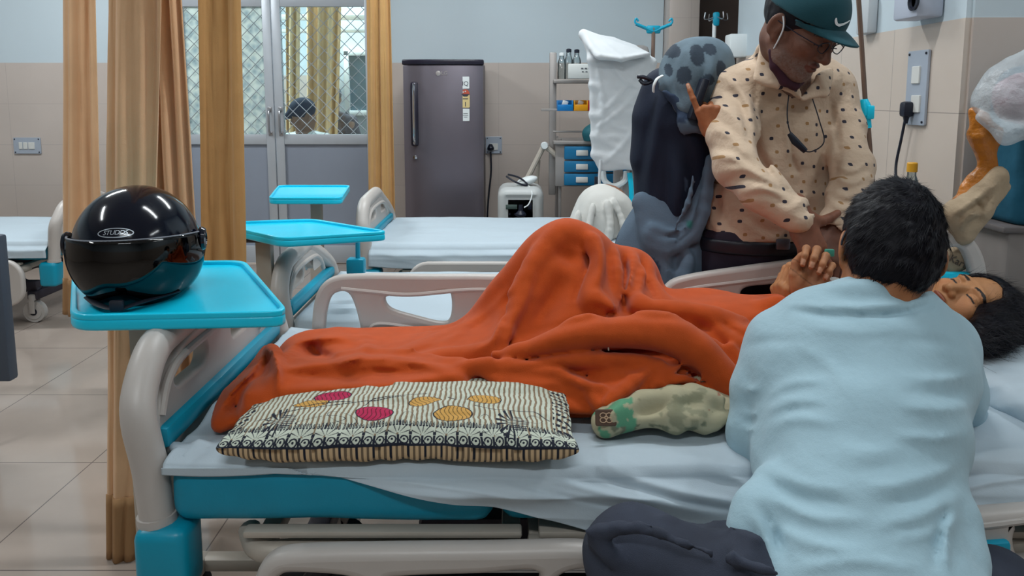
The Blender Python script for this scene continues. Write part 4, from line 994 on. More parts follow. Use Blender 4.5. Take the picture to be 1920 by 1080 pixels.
# orange and amber bag
M_or = mat('orange_polythene', '#b9701f', .35, var=.35, vscale=12, wrinkle=.5, wscale=30, coat=.2)
f = Field((1.15, 2.0, .8), (1.65, 2.35, 1.4), .005); Yb = 2.12
f.chain([P(1830, 215, Yb), P(1838, 250, Yb), P(1850, 290, Yb), P(1850, 330, Yb), P(1815, 372, Yb), P(1790, 388, Yb)], [.012, .024, .018, .012, .014, .006], .015, n=3)
f.tri(P(1826, 210, Yb), P(1872, 245, Yb), P(1845, 320, Yb), .006, .01); f.tri(P(1845, 300, Yb), P(1862, 330, Yb), P(1792, 385, Yb), .005, .01)
f.grow(lambda x, y, z: .010 * ridge(x * 14 + z * 6, y * 12, z * 8 - x * 5, 2)); tag(link('plastic_bag', f.mesh(), M_or), 'crumpled orange and amber plastic bag hanging beside the teal bag', 'plastic bag')
M_khaki = mat('beige_cloth', '#a9957b', .85, var=.08, wrinkle=.4, wscale=20, bump=.2)
f = Field((1.1, 1.95, .72), (1.6, 2.3, 1.1), .006); Yb = 2.1
f.tri(P(1785, 400, Yb), P(1870, 330, Yb), P(1835, 400, Yb), .02, .02); f.tri(P(1785, 400, Yb), P(1835, 400, Yb), P(1808, 440, Yb), .025, .02); f.tri(P(1870, 330, Yb), P(1882, 350, Yb + .02), P(1845, 390, Yb), .014, .02); f.chain([P(1780, 415, Yb), P(1800, 395, Yb - .02), P(1830, 375, Yb - .02)], .014, .02)
f.chain([P(1800, 420, Yb - .02), P(1815, 405, Yb - .03), P(1838, 402, Yb - .02)], .009, .01)
f.grow(creases([([(1790, 400), (1820, 380), (1868, 345)], 5, .010), ([(1795, 412), (1825, 392), (1860, 362)], 5, -.010), ([(1800, 425), (1815, 402), (1840, 400)], 4, .008), ([(1825, 372), (1838, 390), (1835, 410)], 4, -.009)])); f.grow(lambda x, y, z: .005 * ridge(x * 14, y * 14, z * 12)); tag(link('cloth_bundle', f.mesh(), M_khaki), 'beige folded cloth bag lying at the corner of the locker', 'cloth bag')
f = Field((1.0, 1.95, .6), (1.5, 2.35, .95), .006); c0 = P(1787, 486, 2.16); f.box(c0, (.045, .03, .035), Matrix.Rotation(-.5, 3, 'Y'), .02, 0); f.grow(lambda x, y, z: .004 * fbm(x * 20, y * 20, z * 20))
o = tag(link('cloth_pouch', f.mesh(), M_khaki), 'small beige pouch with dark lettering seen inside the arch of the headboard', 'pouch')
me = text_me('Kart', .03, Matrix.Translation(c0 - o.location + Vector((-.005, -.034, .0))) @ Matrix.Rotation(.45, 4, 'Y') @ Matrix.Rotation(PI / 2, 4, 'X'), .0005); link('lettering', me, mat('brown_ink', '#5f5248', .7), o)
b = MB(); c0 = P(1790, 517, 2.12); b.box(c0, (.10, .03, .022), .008); tag(b.build('shelf_bar', M_tray), 'turquoise bar behind the patient, inside the headboard arch', 'bar')
# bottle with a yellow cap
q = P(1708, 350, 2.34); e = thing('water_bottle', 'clear plastic bottle with a yellow cap behind the seated man', 'bottle', (q.x, 2.34, .76)); zc = P(1708, 322, 2.34).z - .76
b = MB(); r = .036; h = zc
b.lathe([(r * .9, 0), (r, .01), (r, h * .5), (r * .96, h * .55), (r, h * .6), (r * .9, h * .75), (r * .5, h * .9), (r * .36, h * .96), (r * .36, h)], n=24); b.build('body', M_clear, e)
b = MB(); b.lathe([(.0155, h), (.0155, h + .026), (.013, h + .029)], n=20); b.build('cap', mat('yellow_cap', '#dfa32a', .4), e)
b = MB(); b.box((q.x, 2.36, .75), (.22, .13, .02), .005); b.box((q.x, 2.36, .375), (.03, .1, .74), .005); b.box((q.x, 2.36, .01), (.18, .12, .02), .005); tag(b.build('side_stand', M_absd), 'narrow stand between the beds carrying the bottle', 'stand')
# dark panel at the far left edge
e = thing('folding_screen', 'dark slate panel standing at the far left edge', 'screen panel', (P(-30, 500, 2.6).x, 2.6, 0))
xr_ = P(10, 500, 2.6).x - e.location.x; zt_ = P(5, 440, 2.6).z; zb_ = P(5, 712, 2.6).z
b = MB(); b.box((xr_ - .2, 0, (zt_ + zb_) / 2), (.4, .05, zt_ - zb_), .01); b.build('panel', mat('slate_panel', '#46505e', .5), e)
for x in (xr_ - .36, xr_ - .1):
    b = MB(); b.tube([(x, 0, 0), (x, 0, zb_ + .02)], .015, 10); b.build('foot', M_dark, e)
# ================================================================ ORANGE BLANKET
M_blank = mat('orange_blanket', '#ba4d1d', .95, var=.07, vscale=30, bump=.5, bscale=700, sheen=.15, spec=.15)
P0 = P
def blanket():
    f = Field((-.60, 1.27, .56), (1.02, 2.13, 1.02), .006); t_ = .014
    def P(x, y, Y): return P0(x, y, Y + (.05 * min(max((1.56 - Y) / .15, 0), 1) if y < 772 and x > 540 else 0))
    def Q(*a, th=t_, k=.018): pts = [P(*p) for p in a]; f.quad(*pts, th=th, k=k) if len(pts) == 4 else f.tri(*pts, th=th, k=k)
    def R(pts, rs, k=.018, n=3): f.chain([P(*p) for p in pts], rs, k, n=n)
    # sheet lying over the bed
    Q((440, 748, 1.47), (548, 668, 1.80), (870, 655, 1.90), (870, 722, 1.47)); Q((900, 700, 1.60), (900, 655, 1.90), (1440, 600, 1.9), (1390, 712, 1.54)); Q((870, 722, 1.47), (870, 655, 1.9), (910, 655, 1.9), (905, 700, 1.6))
    Q((548, 668, 1.80), (570, 648, 1.95), (900, 632, 2.0), (900, 655, 1.90))
    f.box((.45, 1.76, .64), (.45, .30, .045), None, .03, .03); f.box((-.1, 1.72, .625), (.38, .24, .028), None, .02, .03)
    # body masses below
    f.ell(P(1300, 640, 1.80), (.22, .17, .10), k=.06); f.ell(P(1430, 640, 1.78), (.20, .17, .10), k=.06)
    f.chain([P(1062, 470, 1.82), P(1150, 590, 1.78), P(1260, 640, 1.76)], [.045, .075, .09], .05); f.chain([P(1180, 510, 1.95), P(1200, 590, 1.9), P(1290, 620, 1.86)], [.045, .07, .08], .05)
    # crest of the raised knee, running down to the feet
    R([(1063, 455, 1.82), (1030, 470, 1.82), (985, 512, 1.82), (935, 570, 1.84), (880, 632, 1.86), (815, 660, 1.88), (750, 676, 1.9), (690, 668, 1.9), (640, 655, 1.9), (585, 655, 1.88), (552, 668, 1.82)], [.044, .04, .034, .032, .034, .032, .028, .03, .034, .032, .026], .04)
    R([(1063, 455, 1.82), (1100, 468, 1.84), (1135, 490, 1.88), (1180, 500, 1.92), (1200, 520, 1.94), (1208, 560, 1.94), (1235, 590, 1.92), (1270, 588, 1.9), (1325, 584, 1.88), (1360, 596, 1.86), (1395, 612, 1.84), (1430, 596, 1.84), (1480, 585, 1.84)], [.044, .042, .036, .036, .034, .032, .036, .036, .040, .034, .034, .034, .034], .035)
    # near face of the tent
    def QT(*a): Q(*[(x, y, Y + .020) for x, y, Y in a], th=.032, k=.02)
    QT((1058, 455, 1.80), (905, 622, 1.80), (965, 672, 1.58)); QT((1058, 455, 1.80), (965, 672, 1.58), (1150, 630, 1.60)); QT((1058, 455, 1.80), (1150, 630, 1.60), (1195, 510, 1.90)); QT((1195, 510, 1.90), (1150, 630, 1.60), (1260, 612, 1.68))
    QT((905, 622, 1.80), (720, 695, 1.62), (965, 672, 1.58)); Q((905, 612, 1.8), (720, 660, 1.86), (720, 690, 1.62))
    f.tri((P(1060, 470, 1.84)), P(900, 650, 1.86), P(1200, 640, 1.86), .05, .02); f.tri(P(1060, 520, 1.74), P(960, 660, 1.7), P(1160, 640, 1.7), .05, .02)
    # fold ridges on it
    R([(1050, 440, 1.79), (1000, 500, 1.74), (965, 580, 1.66), (945, 640, 1.58), (932, 690, 1.54)], [.022, .022, .018, .012, .006], .02)
    R([(1108, 452, 1.78), (1112, 490, 1.74), (1100, 530, 1.69), (1098, 560, 1.66), (1128, 574, 1.64), (1150, 598, 1.60)], [.020, .022, .022, .020, .02, .014], .015)
    R([(1146, 475, 1.84), (1162, 515, 1.76), (1166, 560, 1.70), (1168, 590, 1.64)], [.02, .022, .018, .012], .012)
    R([(1184, 486, 1.88), (1194, 520, 1.80), (1184, 560, 1.72), (1212, 580, 1.68), (1268, 590, 1.66), (1340, 600, 1.64), (1400, 618, 1.66)], [.02, .022, .024, .028, .030, .028, .02], .014)
    R([(1212, 500, 1.9), (1216, 535, 1.84), (1230, 565, 1.78)], [.016, .018, .012], .012)
    R([(1400, 606, 1.75), (1425, 590, 1.74), (1462, 570, 1.74)], [.016, .02, .016], .02)
    R([(1330, 640, 1.62), (1390, 650, 1.60), (1440, 640, 1.62)], [.03, .036, .03], .03)
    # great horizontal roll in front
    R([(936, 668, 1.50), (985, 652, 1.49), (1040, 637, 1.48), (1110, 624, 1.49), (1180, 622, 1.50), (1250, 628, 1.50), (1310, 655, 1.49), (1350, 695, 1.46), (1388, 742, 1.41)], [.014, .022, .030, .036, .038, .040, .040, .036, .020], .010)
    Q((1270, 620, 1.60), (1440, 650, 1.62), (1392, 745, 1.44), (1330, 690, 1.48), k=.02)
    R([(1300, 622, 1.58), (1360, 660, 1.55), (1392, 705, 1.50)], [.018, .022, .02], .012)
    # layered folds below the roll
    R([(985, 690, 1.46), (1040, 682, 1.44), (1100, 672, 1.44), (1180, 676, 1.46), (1250, 690, 1.46)], [.012, .018, .020, .020, .014], .01)
    Q((1062, 690, 1.45), (1235, 684, 1.46), (1128, 768, 1.36), th=.012, k=.005); R([(1240, 688, 1.45), (1190, 716, 1.40), (1140, 758, 1.35)], [.014, .014, .011], .01); R([(1060, 700, 1.43), (1095, 720, 1.40), (1120, 760, 1.36)], [.012, .012, .010], .008)
    Q((1200, 738, 1.42), (1280, 680, 1.50), (1390, 738, 1.43), th=.011, k=.005); R([(1200, 735, 1.40), (1232, 704, 1.42), (1282, 682, 1.46)], [.010, .012, .010], .006); R([(1225, 728, 1.40), (1282, 706, 1.42), (1330, 716, 1.43), (1385, 742, 1.41)], [.009, .011, .010, .008], .006)
    # lobe lying over the printed pillow
    Q((872, 694, 1.46), (1056, 702, 1.42), (1034, 762, 1.37), (945, 740, 1.41), k=.005, th=.010); Q((1056, 702, 1.42), (1128, 728, 1.38), (1128, 771, 1.375), (1034, 762, 1.37), k=.005, th=.010)
    R([(868, 692, 1.46), (920, 686, 1.45), (980, 688, 1.44), (1050, 700, 1.41), (1105, 724, 1.38)], [.011, .013, .013, .013, .01], .005)
    # folds of the loose end at the feet
    R([(524, 694, 1.53), (604, 684, 1.55), (692, 674, 1.57), (775, 678, 1.56), (835, 692, 1.52), (880, 694, 1.48)], [.016, .018, .018, .020, .018, .012], .014)
    R([(524, 724, 1.44), (600, 724, 1.44), (700, 722, 1.44), (790, 712, 1.45), (860, 712, 1.45)], [.022, .024, .022, .020, .016], .012)
    R([(715, 688, 1.60), (780, 690, 1.60), (850, 680, 1.60), (925, 668, 1.58)], [.02, .024, .024, .02], .02)
    Q((520, 690, 1.52), (860, 690, 1.5), (860, 724, 1.42), (470, 752, 1.40)); R([(540, 668, 1.80), (560, 650, 1.86), (600, 640, 1.9)], [.02, .022, .02], .012)
    R([(680, 640, 1.88), (690, 668, 1.74), (670, 684, 1.62)], [.014, .018, .014], .016)
    # folded-over corner
    Q((506, 658, 1.62), (428, 742, 1.49), (520, 724, 1.43), th=.010, k=.012); Q((428, 742, 1.49), (414, 800, 1.385), (462, 778, 1.385), th=.010, k=.012); Q((428, 742, 1.49), (520, 724, 1.43), (468, 780, 1.38), th=.011, k=.012)
    R([(508, 655, 1.60), (520, 672, 1.52), (522, 700, 1.46), (521, 735, 1.42), (492, 772, 1.38)], [.012, .012, .010, .010, .008], .006); R([(500, 660, 1.63), (470, 700, 1.56), (430, 738, 1.49), (414, 765, 1.44), (410, 795, 1.39)], [.013, .010, .011, .011, .012], .006)
    R([(520, 690, 1.6), (545, 680, 1.72), (560, 662, 1.82)], [.02, .024, .02], .02)
    def dsp(x, y, z):
        return .0035 * fbm(x * 5 + z * 3, y * 6, z * 6, 2) + .0022 * ridge(x * 5 - y * 4, y * 5 + x * 2, z * 9, 2)
    f.quad(P0(500, 745, 1.48), P0(560, 670, 1.80), P0(880, 665, 1.84), P0(880, 722, 1.50), th=.022, k=.02)
    f.grow(dsp)
    f.grow(creases([
        ([(1078, 465), (1055, 530), (1010, 600), (965, 640)], 26, -.030), ([(1106, 462), (1104, 500), (1085, 545), (1082, 570)], 13, -.015), ([(1110, 575), (1140, 585), (1150, 598)], 9, -.016),
        ([(1122, 450), (1128, 500), (1122, 545)], 10, .014), ([(1163, 478), (1172, 510), (1165, 560), (1165, 592)], 9, -.014), ([(1202, 486), (1190, 530), (1172, 575), (1176, 592)], 9, -.013), ([(1212, 525), (1220, 545), (1230, 562)], 6, -.010), ([(1183, 484), (1182, 530), (1175, 560)], 6, .008),
        ([(938, 652), (1000, 624), (1060, 610), (1120, 597), (1170, 589), (1215, 595), (1290, 600), (1335, 614)], 8, -.009), ([(1296, 600), (1345, 636), (1385, 690)], 13, -.014), ([(1350, 604), (1380, 622), (1410, 640)], 6, -.010), ([(1390, 612), (1420, 600), (1455, 590)], 5, -.008),
        ([(945, 682), (1020, 668), (1090, 660), (1160, 657), (1230, 662), (1290, 695), (1350, 742)], 7, -.011), ([(985, 692), (1040, 684), (1075, 692)], 5, -.009), ([(1060, 697), (1090, 702), (1122, 716)], 8, -.010), ([(1195, 742), (1225, 702), (1265, 680)], 7, -.006), ([(1222, 738), (1280, 703), (1335, 716)], 7, -.006), ([(1120, 690), (1160, 700), (1190, 690)], 9, .006), ([(560, 640), (640, 634), (700, 650)], 8, .005), ([(600, 700), (700, 696), (790, 700)], 8, -.003), ([(430, 740), (470, 700), (505, 668)], 6, .006), ([(880, 660), (920, 640), (940, 600)], 8, .007), ([(1010, 640), (1110, 632), (1200, 636), (1290, 660)], 14, .006), ([(1150, 720), (1140, 740), (1130, 762)], 6, .006), ([(1020, 730), (1060, 742), (1100, 762)], 7, -.006), ([(960, 715), (1010, 722), (1050, 716)], 8, .006),
        ([(960, 540), (948, 600), (940, 650), (928, 692)], 9, -.009), ([(730, 668), (790, 655), (860, 622)], 8, -.009), ([(690, 688), (720, 700), (765, 702), (810, 694)], 9, -.004), ([(640, 692), (700, 686), (760, 690)], 7, .006), ([(572, 650), (600, 662), (625, 676)], 12, -.014), ([(530, 700), (600, 706), (690, 712)], 5, -.006),
        ([(522, 690), (600, 682), (690, 672), (780, 678), (850, 700)], 9, .015), ([(524, 730), (620, 728), (720, 724), (800, 712), (865, 706)], 10, .014), ([(528, 708), (620, 704), (720, 700), (800, 694)], 7, -.004), ([(506, 652), (518, 675), (522, 705), (521, 738)], 5, .016), ([(500, 656), (470, 698), (428, 742), (412, 780)], 6, .012), ([(474, 720), (460, 750), (470, 775)], 7, .008), ([(452, 742), (440, 770)], 6, -.008), ([(545, 645), (590, 634), (650, 630)], 8, .012), ([(690, 650), (670, 668), (640, 682)], 8, .010), ([(720, 668), (790, 650), (850, 628), (900, 590)], 8, .010), ([(560, 660), (600, 668), (640, 672)], 7, -.010), ([(884, 706), (905, 720), (930, 742)], 11, -.022), ([(500, 668), (494, 690), (490, 712)], 8, -.006), ([(448, 750), (440, 772), (448, 792)], 6, -.008), ([(880, 610), (930, 570), (985, 510)], 8, .006), ([(1000, 480), (985, 560), (955, 610)], 9, .006)]))
    p, q = f.arrays(2)
    p[:, 2] = np.maximum(p[:, 2], .611)
    o = link('blanket', arr_me(p, q), M_blank)
    tag(o, 'orange wool blanket drawn up over raised knees on the nearest bed', 'blanket')
    b = MB(); b.tube([v - o.location for v in spl([P(1100, 656, 1.452), P(1118, 648, 1.452), P(1138, 646, 1.452), P(1141, 657, 1.452)], 4)], .0016, 6); b.build('label_edge', mat('label_cream', '#d8c8b8', .6), o)
blanket()

# ================================================================ PRINTED PILLOW
def printed_pillow():
    A, B = .318, .128; cx, cy, zs = P(757, 850, 1.33).x, 1.376, .664; Tt, Tb = .026, .05; nu, n1, n2 = 900, 70, 330
    U = np.linspace(-1, 1, nu)[:, None]
    def sheet_(w, top):
        w = w[None, :]; u = U + 0 * w; w = w + 0 * U
        pr = (np.clip(1 - np.abs(u) ** 3.4, 0, 1) * np.clip(1 - np.abs(w) ** 2.8, 0, 1)) ** .55
        x = cx + A * u * (1 - .045 * (1 - w ** 2)) + .004 * fbm(w * 3, u * 2, 1); y = cy + B * w * (1 - .07 * (1 - u ** 2) * (w < 0) - .04 * (1 - u ** 2)) + .006 * np.sin(u * 5 + 1) * (w < 0) * np.abs(w)
        sag = -.012 * np.clip(-w, 0, 1) ** 3 * (1 - .3 * u * u) + .008 * w * 1
        if top: z = zs + sag + Tt * pr + .0035 * fbm(u * 4, w * 4, 2) * pr ** .5 + .0018 * ridge(u * 9 + w * 2, w * 4, 5) * (1 - pr ** 2)
        else: z = zs + sag - Tb * pr ** .5 + .003 * np.sin(u * 26 + 3 * np.sin(u * 7)) * np.clip(-w, 0, 1) ** 2 * pr ** .4
        return x, y, z, u, w
    a = sheet_(-np.cos(np.linspace(0, PI, n1))[::-1] * -1 if 0 else np.cos(np.linspace(0, PI, n1)), False); c = sheet_(-np.cos(np.linspace(0, PI, n2)), True)
    X = np.concatenate([a[0], c[0]], 1); Y = np.concatenate([a[1], c[1]], 1); Z = np.concatenate([a[2], c[2]], 1)
    Z = np.where(Y > 1.277, np.maximum(Z, .6105), Z)
    co = np.stack([X, Y, Z], -1); S = (np.concatenate([a[3], c[3]], 1) + 1) * A; W = np.concatenate([a[4], c[4]], 1); T = (W + 1) * B
    top = np.zeros_like(S, bool); top[:, n1:] = True
    px, py = proj(co)
    cream, brown, ink = np.array(lin('#c3cabb')), np.array(lin('#7d6b56')), np.array(lin('#161c2c'))
    tan = np.array(lin('#cbb08a'))
    st = .0098; wob = S + .0012 * np.sin(T * 40 + S * 30); ph = (wob / st) % 1
    col = np.where((ph < .42)[..., None], brown, cream)
    col = np.where(((ph > .08) & (ph < .16))[..., None], col * .7 + tan * .3, col)
    def put(m, c_): 
        nonlocal col
        col = np.where(m[..., None], c_, col)
    # lower face: stripes with dots
    lowm = ~top; col = np.where(lowm[..., None], np.where((ph < .46)[..., None], brown * .8, tan * 1.05), col)
    k4 = (np.floor(wob / st) % 3 == 0); d = ((ph - .22) * st) ** 2 + (((T % .012) - .006)) ** 2
    put(lowm & k4 & (d < .0024 ** 2), ink); put(lowm & (np.floor(wob / st) % 3 == 1) & (ph < .42) & (((T * 1.0) % .014) < .003), ink)
    # scroll row
    per = .0212; s1 = (S % per) - per / 2; row = top & (T < .0125)
    r_ = np.hypot(s1, (T - .0063) * 1.35); ang = np.arctan2(T - .0063, s1)
    put(row, cream * .9); put(row & (np.abs(r_ - .0068 + .0012 * ang / PI) < .0014), ink); put(row & (r_ < .0022), ink); put(row & (np.abs(s1) > per / 2 - .0022), ink); put(row & (T < .0018), ink)
    # flower fans
    per = .0424; s2 = (S % per) - per / 2; Tq = (T - .0125) * 1.25; r_ = np.hypot(s2, Tq); a_ = np.arctan2(s2, Tq); fl = top & (T >= .0118) & (np.abs(s2) < .0195) & (r_ < .038)
    ab = np.abs(a_); pet = np.cos(a_ * 6.0 * (1)); edge = .034 - .003 * ab
    put(fl & (r_ > .004) & (r_ < .024), cream); pp = (np.abs(s2) / .0058 + .5) % 1; tip = .036 - .010 * np.abs(pp - .5) * 2 - .006 * (np.abs(s2) / .0195) ** 2; put(fl & (Tq < tip) & (Tq > .017) & (np.abs(pp - .5) < .36), ink); put(fl & (r_ < .024) & (np.abs(np.sin(a_ * 5.5)) < .28) & (r_ > .004), ink); put(fl & (Tq < tip - .004) & (Tq > .020) & (np.abs(pp - .5) < .06), cream)
    put(top & (np.abs(s2) > per / 2 - .003) & (T > .013) & (T < .018), ink)
    # leaves and pods placed on the cloth
    def at(x, y):
        d = np.where(top, (px - x) ** 2 + (py - y) ** 2, 1e9); i = np.unravel_index(np.argmin(d), d.shape); return S[i], T[i]
    pink, gold = np.array(lin('#b3204e')), np.array(lin('#c99a4e'))
    def pod(x, y, a1, b1, c_, rot=0, fill=True):
        s0, t0 = at(x, y); ds, dt = S - s0, T - t0; x1 = ds * math.cos(rot) + dt * math.sin(rot); y1 = -ds * math.sin(rot) + dt * math.cos(rot)
        e = (x1 / a1) ** 2 + (y1 / b1) ** 2; m = top & (e < 1)
        if fill:
            put(m, c_); put(m & (np.abs(((x1 + .004 * np.sin(y1 * 160)) % .0085) - .004) < .0009) & (e < .9), c_ * .25)
        put(top & (e < 1.0) & (e > (.86 if fill else .90)), ink)
    pod(701, 773, .036, .024, pink, -.25); pod(624, 744, .036, .020, pink, .1); pod(849, 776, .038, .024, gold, .15); pod(796, 752, .034, .019, gold, .3); pod(908, 747, .034, .018, gold, -.1); pod(583, 756, .036, .012, gold, .1)
    pod(912, 790, .011, .026, cream, 0, False); pod(765, 783, .012, .02, cream, .3, False); pod(706, 797, .012, .016, cream, .6, False); pod(600, 788, .045, .009, cream, .1, False); pod(1003, 788, .016, .012, cream, 0, False); pod(640, 782, .03, .012, cream, -.4, False)
    for x, y, sgn in ((524, 790, -1), (960, 792, -1)):
        s0, t0 = at(x, y); ds, dt = (S - s0), T - t0; r_ = np.hypot(ds, dt * .8); a_ = np.arctan2(dt * .8, ds)
        m = top & (r_ < .030); put(m & (np.cos(a_ * 13) > .25) & (ds < .004) & (r_ > .008), ink); put(top & (np.hypot(ds - .012, dt) < .020) & (((T) % .0045) < .0016), ink * 1.5)
    for pts in ([(480, 790), (540, 772), (620, 760), (700, 752), (760, 742)], [(550, 765), (600, 756), (660, 752)], [(680, 762), (700, 748), (740, 742), (800, 738)], [(890, 760), (930, 768), (1000, 772), (1030, 790)], [(840, 745), (880, 750)]):
        q = [at(*v) for v in pts]; best = np.full(S.shape, 1.)
        for (s0, t0), (s1_, t1) in zip(q, q[1:]):
            L = (s1_ - s0) ** 2 + (t1 - t0) ** 2 + 1e-9; tt = np.clip(((S - s0) * (s1_ - s0) + (T - t0) * (t1 - t0)) / L, 0, 1); best = np.minimum(best, np.hypot(S - s0 - tt * (s1_ - s0), T - t0 - tt * (t1 - t0)))
        put(top & (best < .0009), ink)
    # dense end borders
    e1 = top & ((S < .030) | (S > 2 * A - .034)) & (T > .03); put(e1 & (np.sin(T * 420 + 40 * np.abs(S - A) * 3) > .1) & (np.sin(S * 500 + 3 * np.sin(T * 200)) > -.6), ink)
    nv = X.shape[1]; i, j = np.meshgrid(np.arange(nu - 1), np.arange(nv - 1), indexing='ij'); a_ = (i * nv + j).ravel(); q = np.stack([a_, a_ + nv, a_ + nv + 1, a_ + 1], -1)
    me = arr_me(co.reshape(-1, 3), q, col.reshape(-1, 3)); o = link('printed_pillow', me, mat('printed_cotton', '#ffffff', .85, attr=True, bump=.2, bscale=600))
    tag(o, 'flat striped pillow printed with pink and gold leaves and a black floral border', 'pillow')
printed_pillow()
# ================================================================ FLORAL CLOTH BY THE BLANKET
f = Field((.1, 1.27, .56), (.55, 1.62, .75), .005); Yc = 1.42
f.quad(P(1135, 790, 1.38), P(1180, 740, 1.46), P(1330, 730, 1.50), P(1310, 790, 1.38), .016, .02); f.quad(P(1310, 790, 1.38), P(1330, 730, 1.5), P(1400, 755, 1.48), P(1395, 775, 1.40), .012, .02)
f.chain([P(1150, 778, 1.37), P(1200, 755, 1.40), P(1260, 750, 1.40), P(1330, 745, 1.42)], [.014, .02, .018, .014], .012); f.chain([P(1200, 788, 1.37), P(1260, 780, 1.37), P(1305, 785, 1.37), P(1330, 750, 1.40)], [.01, .012, .012, .008], .01); f.chain([P(1240, 735, 1.46), P(1300, 738, 1.42), P(1350, 750, 1.4)], [.014, .014, .01], .012)
f.grow(lambda x, y, z: .008 * ridge(x * 11 + y * 6, y * 13 - x * 5, z * 9))
p, q = f.arrays(1); p[:, 2] = np.maximum(p[:, 2], .6115)
n1, n2, n3 = fbm(p[:, 0] * 30, p[:, 1] * 30, p[:, 2] * 30, 3), fbm(p[:, 0] * 22 + 9, p[:, 1] * 22, p[:, 2] * 22, 3), fbm(p[:, 0] * 45, p[:, 1] * 45 + 5, p[:, 2] * 45, 2)
cc = np.tile(np.array(lin('#b0a98c')), (len(p), 1)); cc[n1 > .35] = lin('#949278'); cc[n2 > .6] = lin('#777a63'); cc[n3 > .75] = lin('#9c5f4c'); cc[(n2 < -.65)] = lin('#8f8d72'); cc[(p[:, 0] < P(1190, 780, 1.38).x) & (n3 > .2)] = lin('#5d9a78')
o = tag(link('floral_cloth', arr_me(p, q, cc), mat('floral_cotton', '#fff', .85, attr=True, bump=.2)), 'crumpled greenish floral cloth poking out under the orange blanket', 'cloth')
a = P(1136, 783, 1.352); Mx = basis(a - o.location, (1, .05, -.02), (.05, .35, 1))
w1 = link('ornate_band', plate([rrect(.040, .030, .004)], .006, .002, Mx), mat('band_brown', '#5a4336', .7), o)
b = MB()
for k in range(4):
    t_ = PI / 4 + k * PI / 2; b.tube([Mx @ Vector((.008 * math.cos(t_) + .006 * math.cos(s_), .006 * math.sin(t_) + .0045 * math.sin(s_), .0035)) for s_ in np.linspace(0, 2 * PI, 12, endpoint=False)], .0009, 5, closed=True)
b.tube([Mx @ Vector((.003 * math.cos(s_), .003 * math.sin(s_), .004)) for s_ in np.linspace(0, 2 * PI, 10, endpoint=False)], .001, 5, closed=True); b.build('embroidery', mat('embroidery', '#c9a98a', .6), w1)

# ================================================================ HANGING WHITE CLOTH
M_cloth = mat('white_cloth', '#ccd0d3', .85, bump=.2, bscale=300, wrinkle=.25, wscale=10)
f = Field((P(1085, 60, 4.2).x - .05, 4.0, P(1150, 325, 4.1).z - .05), (P(1235, 60, 4.2).x + .05, 4.5, P(1092, 55, 4.2).z + .06), .009)
Yf, Yk = 4.12, 4.42
ol = [(1108, 112), (1110, 160), (1110, 215), (1113, 255), (1113, 290), (1126, 317)]; orr = [(1222, 118), (1222, 160), (1216, 210), (1208, 260), (1200, 298), (1188, 312)]
for i in range(5): f.quad(P(*ol[i], Yf), P(*orr[i], Yf), P(*orr[i + 1], Yf), P(*ol[i + 1], Yf), .012, .02); f.quad(P(*orr[i], Yf), P(*orr[i], Yf) + Vector((0, .22, 0)), P(*orr[i + 1], Yf) + Vector((0, .2, 0)), P(*orr[i + 1], Yf), .012, .02)
f.quad(P(1094, 64, 4.2), P(1150, 74, 4.3), P(1205, 98, 4.25), P(1222, 118, Yf), .012, .02); f.quad(P(1094, 64, 4.2), P(1118, 104, 4.06), P(1165, 110, 4.05), P(1215, 102, 4.1), .012, .02); f.quad(P(1094, 64, 4.2), P(1205, 98, 4.3), P(1222, 118, 4.14), P(1110, 112, 4.12), .014, .03)
f.chain([P(1098, 66, 4.18), P(1110, 90, 4.1), P(1124, 106, 4.05), P(1165, 111, 4.04), P(1214, 101, 4.08)], [.012, .012, .014, .012, .01], .01)
for pts in ([(1120, 130), (1130, 200), (1118, 260)], [(1205, 125), (1150, 190), (1115, 222)], [(1215, 150), (1165, 205), (1120, 238)], [(1200, 230), (1160, 280), (1130, 305)], [(1150, 120), (1170, 150), (1215, 170)]): f.chain([P(*v, Yf - .012) for v in pts], [.006, .010, .006], .012, n=4)
f.grow(lambda x, y, z: .003 * ridge(x * 6 + z * 4, y * 4, z * 3)); tag(link('draped_cloth', f.mesh(), M_cloth), 'large white cloth hung over a stand between the rack and the dark scarfed person', 'cloth')
b = MB(); b.tube([P(1126, 300, 4.1), P(1124, 330, 4.1), P(1124, 360, 4.1)], .008, 8); tag(b.build('cloth_tape', M_cloth), 'narrow white tape dangling from the corner of the hanging cloth', 'tape')
